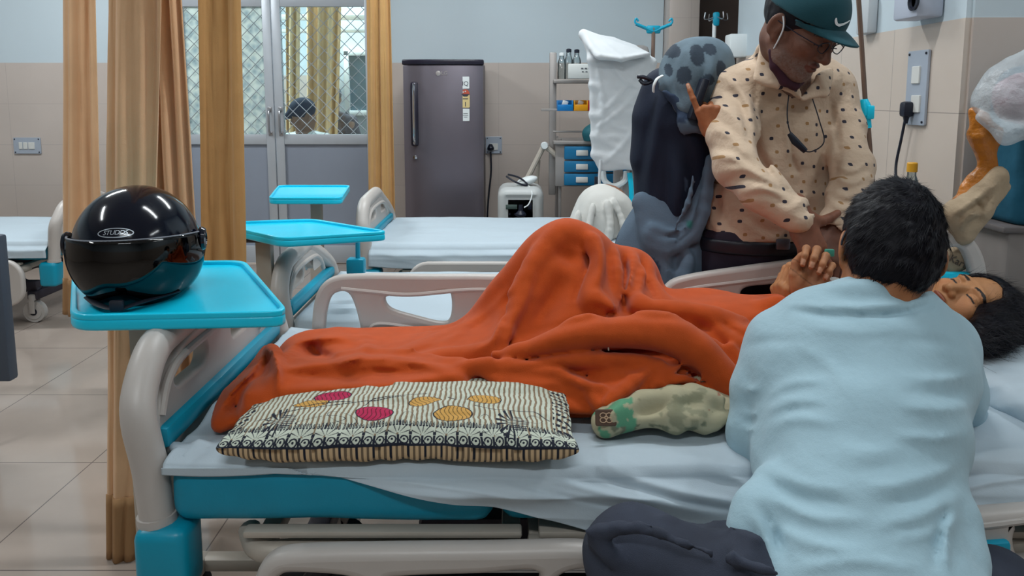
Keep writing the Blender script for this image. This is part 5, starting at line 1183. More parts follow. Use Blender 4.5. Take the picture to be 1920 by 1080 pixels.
# ================================================================ PEOPLE
def skinmat(name): return mat(name, '#fff', .55, attr=True, var=.06, vscale=60, bump=.25, bscale=500, sss=.08)
M_skin = skinmat('skin')
def frame(o, fwd, up, sc=1.0):
    f_ = Vector(fwd).normalized(); u = Vector(up); u = (u - f_ * u.dot(f_)).normalized(); x = f_.cross(u)
    M = Matrix((x * sc, f_ * sc, u * sc)).transposed().to_4x4(); M.translation = Vector(o); return M
def xf(M, p): m = np.array(M); return p @ m[:3, :3].T + m[:3, 3]
def head_part(M, skin, neck=None, res=.003, stub=None, lips=None, brow='#1c1512', nr=.055, fem=False):
    """head with face, in its own frame: y forwards, z up; M places it"""
    f = Field((-.12, -.16, -.2), (.12, .15, .15), res)
    f.ell((0, -.012, .035), (.074, .093, .083), k=0).ell((0, .03, -.022), (.06, .062, .075), k=.03)
    for s in (-1, 1):
        f.chain([(s * .055, -.005, -.045), (s * .047, .025, -.07), (s * .022, .06, -.09)], [.018, .018, .018], .03)
        f.ell((s * .042, .062, -.02), (.022, .02, .02), k=.025)
    f.ell((0, .068, -.09), (.022, .02, .02), k=.025).cap((-.032, .080, .022), (.032, .080, .022), .011, k=.02)
    f.ell((-.031, .097, .003), (.016, .013, .011), k=.012, mode='sub').ell((.031, .097, .003), (.016, .013, .011), k=.012, mode='sub')
    f.cap((0, .084, .014), (0, .106, -.030), .0075, .0125, .012)
    for s in (-1, 1):
        f.ell((s * .0125, .097, -.034), (.0085, .010, .0075), k=.006).ell((s * .006, .103, -.042), (.003, .005, .003), k=.003, mode='sub')
        f.ell((s * .031, .077, .002), (.0145, .0125, .0115), k=.003)
        f.cap((s * .018, .0895, -.0005), (s * .045, .0835, -.001), .0012, k=.002, mode='sub')
        f.cap((s * .016, .091, .020), (s * .046, .082, .022), .0045, .003, .006)
    f.ell((0, .086, -.0555), (.023, .013, .0065), k=.005).ell((0, .085, -.0665), (.019, .012, .0075), k=.005).cap((-.021, .093, -.061), (.021, .093, -.061), .0015, k=.003, mode='sub')
    for s in (-1, 1):
        R = Matrix.Rotation(s * .35, 3, 'Z') @ Matrix.Rotation(-.15, 3, 'X')
        f.ell((s * .079, -.012, -.004), (.0075, .020, .031), R, .005).ell((s * .087, -.008, -.002), (.006, .012, .020), R, .004, 'sub').ell((s * .076, -.004, -.033), (.006, .009, .010), None, .006)
    if neck is not None:
        nl = M.inverted() @ Vector(neck); f.cap((0, -.03, -.05), nl, nr, nr + .006, .03)
    p, q = f.arrays(1); c = np.tile(np.array(lin(skin)), (len(p), 1)); x, y, z = p.T
    n = fbm(x * 40, y * 40, z * 40, 2); c *= (1 + .10 * n)[:, None]
    lipm = (y > .08) & (np.abs(x) < .024) & (z < -.049) & (z > -.075) & (((x / .024) ** 2 + ((z + .061) / .0135) ** 2) < 1)
    c[lipm] = np.array(lin(lips or skin)) * np.array([.9, .78, .78])
    bm = (y > .06) & (np.abs(np.abs(x) - .031) < .018) & (np.abs(z - .0215 - .004 * (1 - ((np.abs(x) - .03) / .018) ** 2)) < .0042) ; c[bm] = lin(brow)
    lash = (y > .07) & (np.abs(np.abs(x) - .031) < .0145) & (np.abs(z + .002) < .0016); c[lash] = lin('#120d0b')
    if stub:
        m = sstep(-.035, -.06, z) * sstep(-.02, .03, y) * (1 - lipm) * (.5 + .5 * vnoise(x * 600, y * 600, z * 600)); c = c * (1 - .6 * m[:, None]) + np.array(lin(stub)) * .6 * m[:, None]
    cheek = np.exp(-(((np.abs(x) - .04) / .02) ** 2 + ((z + .02) / .02) ** 2)) * (y > .03); c = c * (1 + cheek[:, None] * np.array([.12, 0, -.02]))
    return xf(M, p), q, c
def hand_part(W, fy, dorsal, side, skin, curls=(20, 25, 15), spread=4, sc=1.0, thumb=None, elbow=None, er=.036, res=.0024, palmcol=None, perf=None, wr=.026):
    """W wrist, fy direction of the fingers, dorsal: normal of the back of the hand, side=+1/-1 thumb side"""
    fy = Vector(fy).normalized(); dz = Vector(dorsal); dz = (dz - fy * dz.dot(fy)).normalized(); x = fy.cross(dz)
    M = Matrix((x * sc, fy * sc, dz * sc)).transposed().to_4x4(); M.translation = Vector(W)
    f = Field((-.13, -.10, -.13), (.13, .23, .09), res); s = side; nails = []
    f.cap((0, -.03 if elbow is not None else -.08, 0), (0, .0, 0), wr + .002, wr, 0); f.cap((0, 0, 0), (0, .03, -.001), wr, .022, .015)
    for i, (bx, kx, ky) in enumerate(((.016, .031, .088), (.006, .011, .094), (-.005, -.010, .090), (-.016, -.029, .081))):
        f.cap((s * bx, .012, 0), (s * kx, ky, .001), .015, .0115, .012)
    f.ell((s * .002, .05, -.004), (.036, .045, .013), k=.01); f.ell((-s * .022, .035, -.010), (.014, .034, .013), k=.012)
    Ls = ((.045, .026, .021), (.049, .030, .022), (.046, .028, .021), (.036, .021, .019)); kn = ((.031, .088), (.011, .094), (-.010, .090), (-.029, .081)); rr = (.0098, .0100, .0096, .0086)
    for i in range(4):
        cu = perf[i] if perf else curls; a = 0; sp = math.radians((1.5 - i) * spread); p = Vector((s * kn[i][0], kn[i][1], 0)); r = rr[i]
        for j in range(3):
            a += math.radians(cu[j]); d = Vector((s * math.sin(sp) * math.cos(a), math.cos(sp) * math.cos(a), -math.sin(a))); n = p + d * Ls[i][j]
            r2 = r * (.93 if j < 2 else .86); f.cap(p, n, r, r2, .004 if j == 0 else .003)
            if j == 1: f.ell(p, (r * 1.06,) * 3, k=.003)
            if j == 2:
                up = Vector((0, math.sin(a), math.cos(a))); nails.append((p.lerp(n, .72) + up * r2 * .86, d, up, r2))
            p, r = n, r2
    th = thumb or [(.024, .018, -.006), (.046, .048, -.016), (.058, .078, -.022), (.064, .102, -.024)]; th = [Vector((s * t_[0], t_[1], t_[2])) for t_ in th]
    f.cap(th[0], th[1], .0165, .0135, .014); f.cap(th[1], th[2], .0130, .0112, .004); f.cap(th[2], th[3], .0112, .0092, .003); f.ell((th[0] + th[1]) / 2 + Vector((-s * .006, 0, -.004)), (.016, .026, .014), k=.012)
    for nl, d, up, r2 in nails: f.ell(nl + up * .001, (r2 * .7, r2 * .95, .0012), frame((0, 0, 0), d, up).to_3x3(), .0005)
    p, q = f.arrays(1); c = np.tile(np.array(lin(skin)), (len(p), 1)); n = fbm(p[:, 0] * 60, p[:, 1] * 60, p[:, 2] * 60, 2); c *= (1 + .13 * n)[:, None]
    if palmcol:
        m = sstep(.004, -.010, p[:, 2])[:, None]; c = c * (1 - m) + np.array(lin(palmcol)) * (1 + .1 * n)[:, None] * m
        cr = (np.abs(p[:, 1] - (.062 + .35 * (p[:, 0] * s) - .02)) < .0016) & (p[:, 2] < -.006) | (np.abs(p[:, 1] - (.078 + .1 * p[:, 0] * s)) < .0013) & (p[:, 2] < -.006); c[cr] *= .6
    for nl, d, up, r2 in nails:
        dd = p - np.array(nl); m = (np.abs(dd @ np.array(d)) < r2 * .95) & (np.abs(dd @ np.array(d.cross(up))) < r2 * .7) & (dd @ np.array(up) > -r2 * .35); c[m] = np.array(lin(skin)) * .5 + np.array(lin('#e0b7a0')) * .5
    out = [(xf(M, p), q, c)]
    if elbow is not None:
        out.append(limb([Vector(W) - fy * .012 * sc, Vector(elbow).lerp(Vector(W), .45), elbow], [wr, er * .95, er * 1.0], skin, .004))
    return out
def limb(pts, rs, skin, res=.006):
    pts = [Vector(p) for p in pts]; R = max(rs) + .03; lo = [min(p[i] for p in pts) - R for i in range(3)]; hi = [max(p[i] for p in pts) + R for i in range(3)]
    f = Field(lo, hi, res); f.chain(pts, rs, .02); p, q = f.arrays(1); return p, q, np.tile(np.array(lin(skin)), (len(p), 1))
def person(label, loc, group=None): return thing('person', label, 'person', loc, 0, group)
def kid(root, nm, me, m):
    me.transform(Matrix.Translation(-root.location)); return link(nm, me, m, root)
def strands(p, q, n, L, flow, w=.0012, lift=.3, mask=None, seed=0, seg=4, curl=.0, jit=.28):
    """short hair ribbons rooted on surface p,q"""
    rng = np.random.default_rng(seed); a, b_, c_, d_ = [p[q[:, i]] for i in range(4)]; cen = (a + b_ + c_ + d_) / 4; nor = np.cross(c_ - a, d_ - b_); nor /= np.linalg.norm(nor, axis=1)[:, None] + 1e-9
    ok = np.ones(len(q), bool) if mask is None else mask(cen); ids = np.nonzero(ok)[0]; ids = rng.choice(ids, n)
    u, v = rng.random(n)[:, None], rng.random(n)[:, None]; root = (a[ids] * (1 - u) + b_[ids] * u) * (1 - v) + (d_[ids] * (1 - u) + c_[ids] * u) * v
    N = nor[ids]; F = flow(root); F = F - N * (F * N).sum(1)[:, None]; F /= np.linalg.norm(F, axis=1)[:, None] + 1e-9
    F = F + rng.normal(0, jit, F.shape); ll = L * (.6 + .8 * rng.random(n))[:, None]; side = np.cross(F, N); side /= np.linalg.norm(side, axis=1)[:, None] + 1e-9
    co = []; 
    for k in range(seg + 1):
        t_ = k / seg; c0 = root + F * ll * t_ + N * (lift * ll * t_ * (1 - .55 * t_)) + side * curl * ll * math.sin(t_ * 4) ; ww = w * (1 - .8 * t_); co += [c0 - side * ww, c0 + side * ww]
    co = np.stack(co, 1).reshape(-1, 3); m = 2 * (seg + 1); base = (np.arange(n) * m)[:, None]; Q = np.concatenate([base + np.array([2 * k, 2 * k + 1, 2 * k + 3, 2 * k + 2]) for k in range(seg)]); return co, Q
M_hair = mat('black_hair', '#100f17', .5, spec=.25, var=.2, vscale=120)
# ---------------------------------------------------------------- seated man seen from behind
def seated_man():
    e = person('man in pale blue shirt seated with his back to us, leaning over a bed', (.5, 1.02, 0)); sk = '#a26a44'
    Mh = frame(P(1668, 474, 1.43), (.22, .86, -.42), (.22, .40, .88), 1.07)
    parts = [head_part(Mh, sk, P(1632, 590, 1.37), nr=.054)]
    wl = P(1484, 604, 1.85)
    parts += hand_part(wl, (-.30, .05, .93), (-.92, -.22, -.25), 1, '#b27c50', perf=[(30, 55, 30), (40, 60, 35), (45, 65, 35), (50, 60, 35)], thumb=[(.016, .016, -.004), (.034, .046, -.018), (.038, .070, -.034), (.032, .086, -.052)], sc=1.06, elbow=P(1450, 790, 1.46), er=.036)
    parts += hand_part(P(1760, 640, 1.75), (.2, .6, .5), (.2, -.6, .6), 1, '#a5714a', curls=(25, 30, 20), elbow=P(1795, 790, 1.5), er=.04)
    parts.append(limb([P(1625, 600, 1.38), P(1612, 760, 1.34), P(1605, 1000, 1.14), (.5, 1.0, .46)], [.045, .07, .07, .07], sk, .012))
    parts.append(limb([(.38, 1.10, .12), (.38, 1.06, .05), (.36, 1.22, .04)], [.045, .04, .035], sk)); parts.append(limb([(.72, 1.12, .12), (.72, 1.08, .05), (.74, 1.24, .04)], [.045, .04, .035], sk))
    parts.append(limb([P(1415, 815, 1.42), P(1440, 735, 1.38), P(1480, 660, 1.395), P(1625, 610, 1.38)], [.036, .04, .045, .045], sk, .01)); parts.append(limb([P(1795, 790, 1.5), P(1785, 735, 1.45), P(1745, 655, 1.40), P(1625, 610, 1.38)], [.036, .04, .045, .045], sk, .01))
    parts.append(limb([(.5, 1.0, .46), (.42, 1.0, .43), P(1190, 1050, 1.13), (.28, 1.12, .32), (.38, 1.10, .12)], [.06, .06, .05, .045, .045], sk, .012)); parts.append(limb([(.5, 1.0, .46), (.62, 1.0, .43), P(1862, 1126, 1.13), (.76, 1.14, .3), (.72, 1.12, .12)], [.06, .06, .05, .045, .045], sk, .012))
    kid(e, 'body', join_arr(parts), M_skin)
    # shirt
    f = Field((.30, .80, .36), (1.0, 1.92, .98), .0065)
    sl, sr = P(1466, 652, 1.395), P(1757, 648, 1.40)
    f.chain([sl, P(1540, 628, 1.385), P(1615, 622, 1.375), P(1700, 626, 1.385), sr], [.072, .072, .074, .072, .07], .05)
    f.chain([P(1530, 598, 1.39), P(1620, 582, 1.38), P(1700, 590, 1.39)], [.048, .052, .048], .04)
    f.ell(P(1614, 735, 1.335), (.205, .105, .16), Matrix.Rotation(.35, 3, 'X'), .06); f.ell(P(1612, 850, 1.24), (.180, .11, .16), Matrix.Rotation(.5, 3, 'X'), .07)
    f.ell(P(1608, 985, 1.12), (.158, .115, .14), None, .06); f.ell(P(1606, 1110, 1.04), (.165, .12, .12), None, .05); f.ell((.52, 1.0, .53), (.168, .13, .06), None, .04)
    f.chain([sl, P(1432, 735, 1.37), P(1418, 812, 1.345)], [.068, .058, .050], .015); f.chain([P(1418, 812, 1.345), P(1440, 735, 1.52), P(1478, 640, 1.68)], [.050, .045, .038], .02)
    f.chain([sr, P(1785, 735, 1.44), P(1795, 790, 1.50)], [.066, .058, .05], .02); f.chain([P(1795, 790, 1.5), P(1775, 700, 1.66)], [.05, .042], .02)
    # untucked hem flares
    f.chain([P(1440, 905, 1.14), P(1418, 960, 1.10), P(1402, 1000, 1.08), P(1432, 1050, 1.05)], [.02, .03, .026, .02], .03); f.chain([P(1770, 900, 1.16), P(1785, 980, 1.10), P(1800, 1045, 1.06), P(1770, 1075, 1.04)], [.02, .026, .024, .02], .03)
    # collar
    f.chain([P(1545, 598, 1.46), P(1530, 575, 1.42), P(1560, 556, 1.375), P(1620, 550, 1.345), P(1680, 555, 1.355), P(1722, 570, 1.40), P(1735, 590, 1.46)], [.018, .020, .022, .023, .022, .020, .018], .012, n=3)
    f.ell(P(1640, 538, 1.45), (.054, .06, .04), k=.008, mode='sub')
    # folds
    f.grow(creases([([(1445, 768), (1480, 752), (1540, 748)], 7, .005), ([(1450, 800), (1490, 785), (1570, 792)], 8, .005), ([(1445, 738), (1485, 718), (1550, 714)], 7, .005), ([(1452, 785), (1490, 768), (1550, 768)], 6, -.004), ([(1820, 700), (1770, 712), (1690, 708)], 8, .007), ([(1820, 760), (1765, 768), (1690, 760)], 8, .007), ([(1815, 735), (1765, 742), (1700, 735)], 7, -.006), ([(1805, 815), (1750, 822), (1680, 815)], 8, .007),
        ([(1440, 880), (1500, 905), (1590, 922)], 9, .007), ([(1445, 930), (1520, 968), (1620, 975)], 10, .008), ([(1440, 905), (1500, 935), (1600, 950)], 8, -.006), ([(1795, 870), (1720, 900), (1630, 915)], 9, .007), ([(1800, 930), (1730, 965), (1640, 985)], 10, .008), ([(1790, 900), (1720, 932), (1640, 950)], 8, -.006), ([(1450, 985), (1530, 1022), (1640, 1030)], 10, .008), ([(1500, 1066), (1600, 1050), (1720, 1066)], 10, .008), ([(1680, 1010), (1740, 1000), (1790, 970)], 8, .007),
        ([(1410, 960), (1436, 1010), (1446, 1070)], 8, .010), ([(1425, 950), (1455, 1000), (1475, 1060)], 6, -.008), ([(1790, 960), (1775, 1010), (1775, 1070)], 8, .010), ([(1775, 950), (1757, 1010), (1750, 1070)], 6, -.008), ([(1500, 650), (1560, 690), (1600, 750)], 12, .004), ([(1388, 770), (1405, 778), (1422, 772)], 6, .005), ([(1390, 725), (1408, 732), (1426, 724)], 6, .005), ([(1390, 800), (1405, 806), (1420, 798)], 5, .004),
        ([(1400, 650), (1440, 640), (1500, 640)], 8, -.004), ([(1490, 582), (1560, 592), (1640, 594), (1710, 584), (1760, 566)], 6, -.010), ([(1480, 572), (1560, 574), (1640, 574), (1710, 566), (1750, 552)], 6, .006), ([(1520, 612), (1600, 622), (1700, 616)], 8, .004), ([(1690, 570), (1712, 556), (1722, 545)], 4, -.008), ([(1800, 655), (1760, 640), (1700, 640)], 8, -.004), ([(1560, 830), (1620, 850), (1700, 840)], 14, .004), ([(1520, 860), (1600, 885), (1700, 872)], 12, -.004)]))
    f.chain([P(1442, 730, 1.345), P(1438, 780, 1.33), P(1436, 830, 1.305)], [.034, .034, .028], .012)
    f.grow(lambda x, y, z: .0035 * ridge(x * 4, y * 5, z * 9 + 2 * x, 2) * sstep(.9, .7, z) + .003 * fbm(x * 7, y * 7, z * 10, 2))
    kid(e, 'shirt', f.mesh(relax=2), mat('pale_blue_shirt', '#a0bfcc', .8, bump=.25, bscale=700, wrinkle=.18, wscale=22, sheen=.15))
    # jeans
    f = Field((.03, .80, .05), (1.12, 1.36, .72), .009)
    hl, hr, kl, kr = (.42, 1.0, .43), (.62, 1.0, .43), P(1188, 1046, 1.13), P(1866, 1122, 1.13)
    f.chain([hl, P(1390, 1110, 1.05), kl], [.09, .086, .074], .03); f.chain([hr, P(1780, 1160, 1.06), kr], [.09, .086, .074], .03); f.ell((.52, 1.0, .44), (.17, .13, .07), k=.04)
    f.chain([kl, (.28, 1.12, .32), (.37, 1.10, .12)], [.072, .058, .055], .02); f.chain([kr, (.76, 1.14, .3), (.72, 1.12, .12)], [.072, .058, .055], .02)
    for pts in ([(1110, 1000, 1.08), (1200, 990, 1.055), (1330, 1035, 1.00), (1450, 1075, .96)], [(1250, 970, 1.12), (1330, 985, 1.08), (1420, 1010, 1.03)], [(1150, 1060, 1.06), (1130, 1030, 1.07), (1115, 1010, 1.1)], [(1380, 1000, 1.08), (1400, 1040, 1.02), (1390, 1075, .99)]): f.chain([P(*v) for v in pts], .007, .012, n=3)
    f.grow(lambda x, y, z: .004 * ridge(x * 9 + y * 4, y * 8, z * 8) + .002 * fbm(x * 30, y * 30, z * 30, 2)); f.grow(creases([([(1106, 1005), (1160, 992), (1220, 1002), (1300, 1034), (1400, 1075)], 3.5, .003), ([(1106, 1014), (1160, 1002), (1220, 1012), (1300, 1044), (1400, 1085)], 3, -.003), ([(1260, 970), (1330, 985), (1400, 1005)], 7, -.006), ([(1380, 1000), (1370, 1030), (1400, 1060)], 7, .007), ([(1130, 1030), (1150, 1060), (1190, 1080)], 6, -.005)])); kid(e, 'jeans', f.mesh(), mat('dark_denim', '#343a49', .9, var=.25, vscale=9, bump=.5, bscale=900))
    for x0, y0 in ((.36, 1.15), (.73, 1.17)):
        f = Field((x0 - .08, y0 - .16, -.01), (x0 + .08, y0 + .16, .14), .006); f.chain([(x0, y0 - .07, .05), (x0, y0 + .09, .04)], [.045, .042], 0); f.ell((x0, y0 - .05, .07), (.04, .05, .05), k=.02); f.plane((0, 0, .003), (0, 0, -1)); kid(e, 'shoe', f.mesh(), M_rub)
    # hair
    f = Field((-.12, -.15, -.12), (.12, .13, .16), .003); f.ell((0, -.014, .036), (.079, .101, .092), k=0); f.ell((0, -.045, -.015), (.072, .062, .075), k=.03)
    f.plane((0, .062, .05), (0, .9, -.55), k=.01); f.ell((0, .09, -.03), (.09, .07, .075), k=.01, mode='sub'); f.ell((0, -.02, -.115), (.10, .09, .045), k=.012, mode='sub')
    for s in (-1, 1): f.ell((s * .092, .0, -.010), (.036, .036, .046), k=.006, mode='sub')
    f.grow(lambda x, y, z: .0030 * ridge(x * 35, y * 30, z * 30, 2) + .0022 * fbm(x * 70, y * 70, z * 70, 2)); p, q = f.arrays(0)
    crown = np.array((.012, -.07, .095))
    def flow(r): v = r - crown; sw = np.cross(v, np.array((.3, -.6, .7))); return v + .5 * sw
    s_, sq = strands(p, q, 20000, .014, flow, .0006, .02, seed=3, curl=.05, jit=.16, mask=lambda c: (np.abs(c[:, 0]) < .058) | (c[:, 1] < -.04) | (c[:, 2] > .055))
    c1 = lambda n_: np.tile(np.array(lin('#101018')), (n_, 1))
    me = join_arr([(xf(Mh, p), q, c1(len(p))), (xf(Mh, s_), sq, c1(len(s_)))]); kid(e, 'hair', me, M_hair)
    # mask loop and collar edge
    b = MB(); pts = [Mh @ Vector(v) - e.location for v in ((-.079, -.025, .02), (-.085, -.03, -.005), (-.075, -.01, -.035), (-.07, .03, -.045))]; b.tube(spl(pts, 5), .0022, 6); b.build('mask_loop', mat('mask_loop', '#22242e', .7), e)
seated_man()
b = MB(); b.lathe([(.0, .385), (.15, .385), (.16, .40), (.15, .43), (.0, .435)], (.52, 1.0, -.02), 32, caps=False)
for k in range(4): b.tube([(.52 + .10 * math.cos(k * PI / 2 + .6), 1.0 + .10 * math.sin(k * PI / 2 + .6), .37), (.52 + .15 * math.cos(k * PI / 2 + .6), 1.0 + .15 * math.sin(k * PI / 2 + .6), 0)], .014, 10)
tag(b.build('stool', M_dark), 'stool under the seated man', 'stool')
# ---------------------------------------------------------------- patient
def patient():
    e = person('dark-haired patient lying in the nearest bed under the orange blanket, one hand raised', (.75, 1.75, .61)); sk = '#b07c52'
    Mh = frame(P(1806, 588, 1.79), (-.34, -.46, .82), (.93, -.05, .36), 1.0)
    parts = [head_part(Mh, sk, P(1700, 620, 1.80), nr=.05, res=.0022, lips='#9a6048')]
    W = P(1508, 562, 1.80)
    parts += hand_part(W, (.34, .10, .93), (.38, .92, -.22), 1, '#bd875a', perf=[(48, 85, 50), (52, 85, 50), (55, 85, 45), (58, 80, 45)], spread=5, sc=1.0, palmcol='#a8734e', thumb=[(.022, .02, -.008), (.040, .050, -.020), (.046, .078, -.022), (.040, .098, -.03)], elbow=P(1530, 690, 1.84), er=.034)
    parts.append(limb([P(1690, 640, 1.8), P(1600, 660, 1.8), P(1480, 660, 1.8), P(1380, 660, 1.8)], [.09, .10, .10, .10], sk, .014)); parts.append(limb([P(1640, 640, 1.85), P(1580, 690, 1.85), P(1545, 690, 1.82)], [.05, .045, .04], sk))
    kid(e, 'body', join_arr(parts), M_skin)
    f = Field((-.16, -.18, -.2), (.16, .12, .18), .0035); f.ell((0, -.016, .034), (.083, .100, .094), k=0); f.ell((0, .085, .012), (.064, .075, .078), k=.008, mode='sub'); f.ell((0, .06, -.08), (.09, .09, .09), k=.01, mode='sub')
    f.chain([(0, -.04, .10), (-.03, -.085, .10), (-.07, -.10, .07)], [.05, .045, .03], .03); f.grow(lambda x, y, z: .004 * ridge(x * 30, y * 26, z * 22, 2)); p, q = f.arrays(0); p = xf(Mh, p)
    g = Field((1.0, 1.5, .6), (1.4, 1.95, .9), .0045); g.chain([P(1848, 585, 1.80), P(1862, 604, 1.72), P(1850, 628, 1.64), P(1835, 642, 1.60)], [.045, .045, .032, .018], .03); g.chain([P(1860, 615, 1.70), P(1882, 624, 1.67), P(1896, 627, 1.66)], [.022, .013, .007], .02); g.grow(lambda x, y, z: .004 * ridge(x * 26, y * 20, z * 34, 2)); p2, q2 = g.arrays(0)
    fl = lambda r: np.tile(np.array([.8, -.55, -.4]), (len(r), 1)); s1, sq1 = strands(p, q, 5000, .03, fl, .0007, .12, seed=5, curl=.2); s2, sq2 = strands(p2, q2, 4500, .035, fl, .0007, .15, seed=6, curl=.3)
    c1 = lambda n_: np.zeros((n_, 3)); kid(e, 'hair', join_arr([(p, q, c1(len(p))), (p2, q2, c1(len(p2))), (s1, sq1, c1(len(s1))), (s2, sq2, c1(len(s2)))]), M_hair)
    b = MB(); m = Matrix.Translation(P(1555, 474, 1.80) - e.location); b.box(m.translation, (.022, .012, .018), .003); b.build('cannula', mat('cannula_green', '#3f8f7c', .4), e)
    b = MB(); b.tube([P(1566, 524, 1.76) - e.location, P(1562, 545, 1.77) - e.location], .012, 10); b.build('wrist_tape', M_swb, e)
patient()
# ---------------------------------------------------------------- standing man in the cap
def dotmat():
    m = bpy.data.materials.new('dotted_cream_shirt'); m.use_nodes = True; t = NT(m); b = t.n['Principled BSDF']; b.inputs['Roughness'].default_value = .85; b.inputs['Sheen Weight'].default_value = .1
    at = t.add('ShaderNodeAttribute', attribute_name='Col'); vo = t.add('ShaderNodeTexVoronoi', voronoi_dimensions='2D', distance='MINKOWSKI'); vo.inputs['Exponent'].default_value = 3; vo.inputs['Scale'].default_value = 1; vo.inputs['Randomness'].default_value = .45
    t.link(at.outputs['Vector'], vo.inputs['Vector'])
    lt = t.add('ShaderNodeMath', operation='LESS_THAN'); lt.inputs[1].default_value = .118; t.link(vo.outputs['Distance'], lt.inputs[0])
    sp = t.add('ShaderNodeSeparateColor'); t.link(vo.outputs['Color'], sp.inputs[0]); cr = t.add('ShaderNodeValToRGB'); cr.color_ramp.interpolation = 'CONSTANT'
    cr.color_ramp.elements[0].color = lc('#2c2a38'); cr.color_ramp.elements[1].color = lc('#a07a50'); cr.color_ramp.elements[1].position = .55; t.link(sp.outputs[0], cr.inputs[0])
    mx = t.add('ShaderNodeMix', data_type='RGBA'); mx.inputs[6].default_value = lc('#c9b199'); t.link(lt.outputs[0], mx.inputs['Factor']); t.link(cr.outputs[0], mx.inputs[7]); t.link(mx.outputs[2], b.inputs['Base Color'])
    tc = t.add('ShaderNodeTexCoord'); n = t.add('ShaderNodeTexNoise'); n.inputs['Scale'].default_value = 26; n.inputs['Detail'].default_value = 4; t.link(tc.outputs['Object'], n.inputs['Vector']); bp = t.add('ShaderNodeBump'); bp.inputs['Strength'].default_value = .35; bp.inputs['Distance'].default_value = .02; t.link(n.outputs['Fac'], bp.inputs['Height']); t.link(bp.outputs['Normal'], b.inputs['Normal']); return m
def standing_man():
    e = person('standing man in a dark green cap and cream dotted shirt, reaching down over the bed', (.72, 2.25, 0)); sk = '#5e3d30'
    Mh = frame(P(1500, 50, 2.04), (.50, -.66, -.56), (.30, -.42, .86), 1.08); base = P(1478, 150, 2.18)
    parts = [head_part(Mh, '#6d4838', base, nr=.052, stub='#8d8580', lips='#6e463b')]
    W1 = P(1500, 404, 1.93)
    parts += hand_part(W1, (.28, -.28, -.92), (.25, -.92, .30), -1, '#7a4c38', perf=[(12, 20, 10), (18, 25, 12), (25, 30, 15), (35, 35, 20)], spread=6, sc=1.03, thumb=[(.022, .012, -.004), (.055, .028, -.006), (.088, .026, -.008), (.116, .020, -.010)], elbow=P(1395, 322, 2.01), er=.032)
    W2 = P(1560, 428, 2.0)
    parts += hand_part(W2, (-.1, -.5, -.85), (.3, -.8, .5), -1, '#6b4535', curls=(25, 30, 20), sc=1.0, elbow=P(1598, 318, 2.12), er=.030)
    parts.append(limb([base, P(1462, 260, 2.26), P(1440, 440, 2.26)], [.045, .07, .07], sk, .012))
    for x in (.62, .80): parts.append(limb([(.72, 2.26, .86), (x, 2.27, .72), (x, 2.27, .4), (x, 2.27, .1), (x, 2.25, .05), (x, 2.16, .035)], [.07, .06, .05, .045, .04, .035], sk, .01))
    parts.append(limb([P(1400, 325, 2.0), P(1374, 250, 2.12), P(1385, 185, 2.22), base + Vector((0, .03, -.03))], [.036, .042, .045, .045], sk, .01)); parts.append(limb([P(1597, 315, 2.12), P(1582, 240, 2.2), P(1552, 180, 2.25), base + Vector((0, .03, -.03))], [.036, .042, .045, .045], sk, .01))
    kid(e, 'body', join_arr(parts), M_skin)
    f = Field((.32, 1.80, .78), (1.12, 2.48, 1.62), .0062)
    sl, sr = P(1378, 178, 2.22), P(1556, 170, 2.25)
    f.chain([sl, P(1430, 160, 2.22), P(1478, 155, 2.23), P(1530, 158, 2.24), sr], [.074, .075, .07, .07, .068], .04)
    f.ell(P(1462, 245, 2.26), (.175, .115, .17), None, .05); f.ell(P(1446, 370, 2.26), (.185, .125, .18), None, .06); f.ell(P(1438, 425, 2.26), (.188, .13, .17), None, .04)
    f.chain([sl, P(1374, 250, 2.12), P(1384, 312, 2.03)], [.073, .067, .060], .02); f.chain([P(1384, 312, 2.03), P(1430, 358, 1.97), P(1496, 408, 1.92)], [.060, .055, .040], .02)
    f.chain([sr, P(1580, 240, 2.20), P(1594, 315, 2.12)], [.068, .058, .055], .014); f.chain([P(1600, 315, 2.12), P(1590, 370, 2.06), P(1566, 424, 2.0)], [.055, .050, .040], .014)
    f.plane(P(1440, 447, 2.2), (.05, 0, -1), k=.006)
    f.ell(P(1490, 120, 2.13), (.046, .06, .065), k=.008, mode='sub'); f.plane(W1 + Vector((.28, -.28, -.92)) * -.012, (.55, -.35, -.75), k=0) if 0 else None
    ax = (W1 - P(1430, 358, 1.97)).normalized(); f.chain([W1 - ax * .03, W1 - ax * .002], [.037, .037], .008); f.cap(W1 - ax * .004, W1 + ax * .08, .031, .036, .002, 'sub')
    ax = (W2 - P(1590, 370, 2.06)).normalized(); f.chain([W2 - ax * .03, W2 - ax * .004], [.042, .042], .004); f.cap(W2 - ax * .006, W2 + ax * .08, .034, .034, .002, 'sub')
    # collar flaps, placket, folds
    f.tri(P(1432, 78, 2.14), P(1418, 150, 2.09), P(1462, 160, 2.07), .009, .002); f.tri(P(1432, 78, 2.14), P(1462, 160, 2.07), P(1482, 140, 2.07), .009, .002); f.tri(P(1482, 140, 2.07), P(1462, 160, 2.07), P(1498, 180, 2.08), .004, .004)
    f.tri(P(1535, 145, 2.10), P(1556, 132, 2.14), P(1545, 176, 2.10), .008, .002); f.tri(P(1535, 145, 2.10), P(1545, 176, 2.10), P(1505, 186, 2.09), .004, .004)
    f.chain([P(1432, 90, 2.16), P(1424, 112, 2.22), P(1440, 105, 2.28), P(1490, 110, 2.30), P(1550, 130, 2.26)], [.014, .016, .016, .016, .014], .012, n=3)
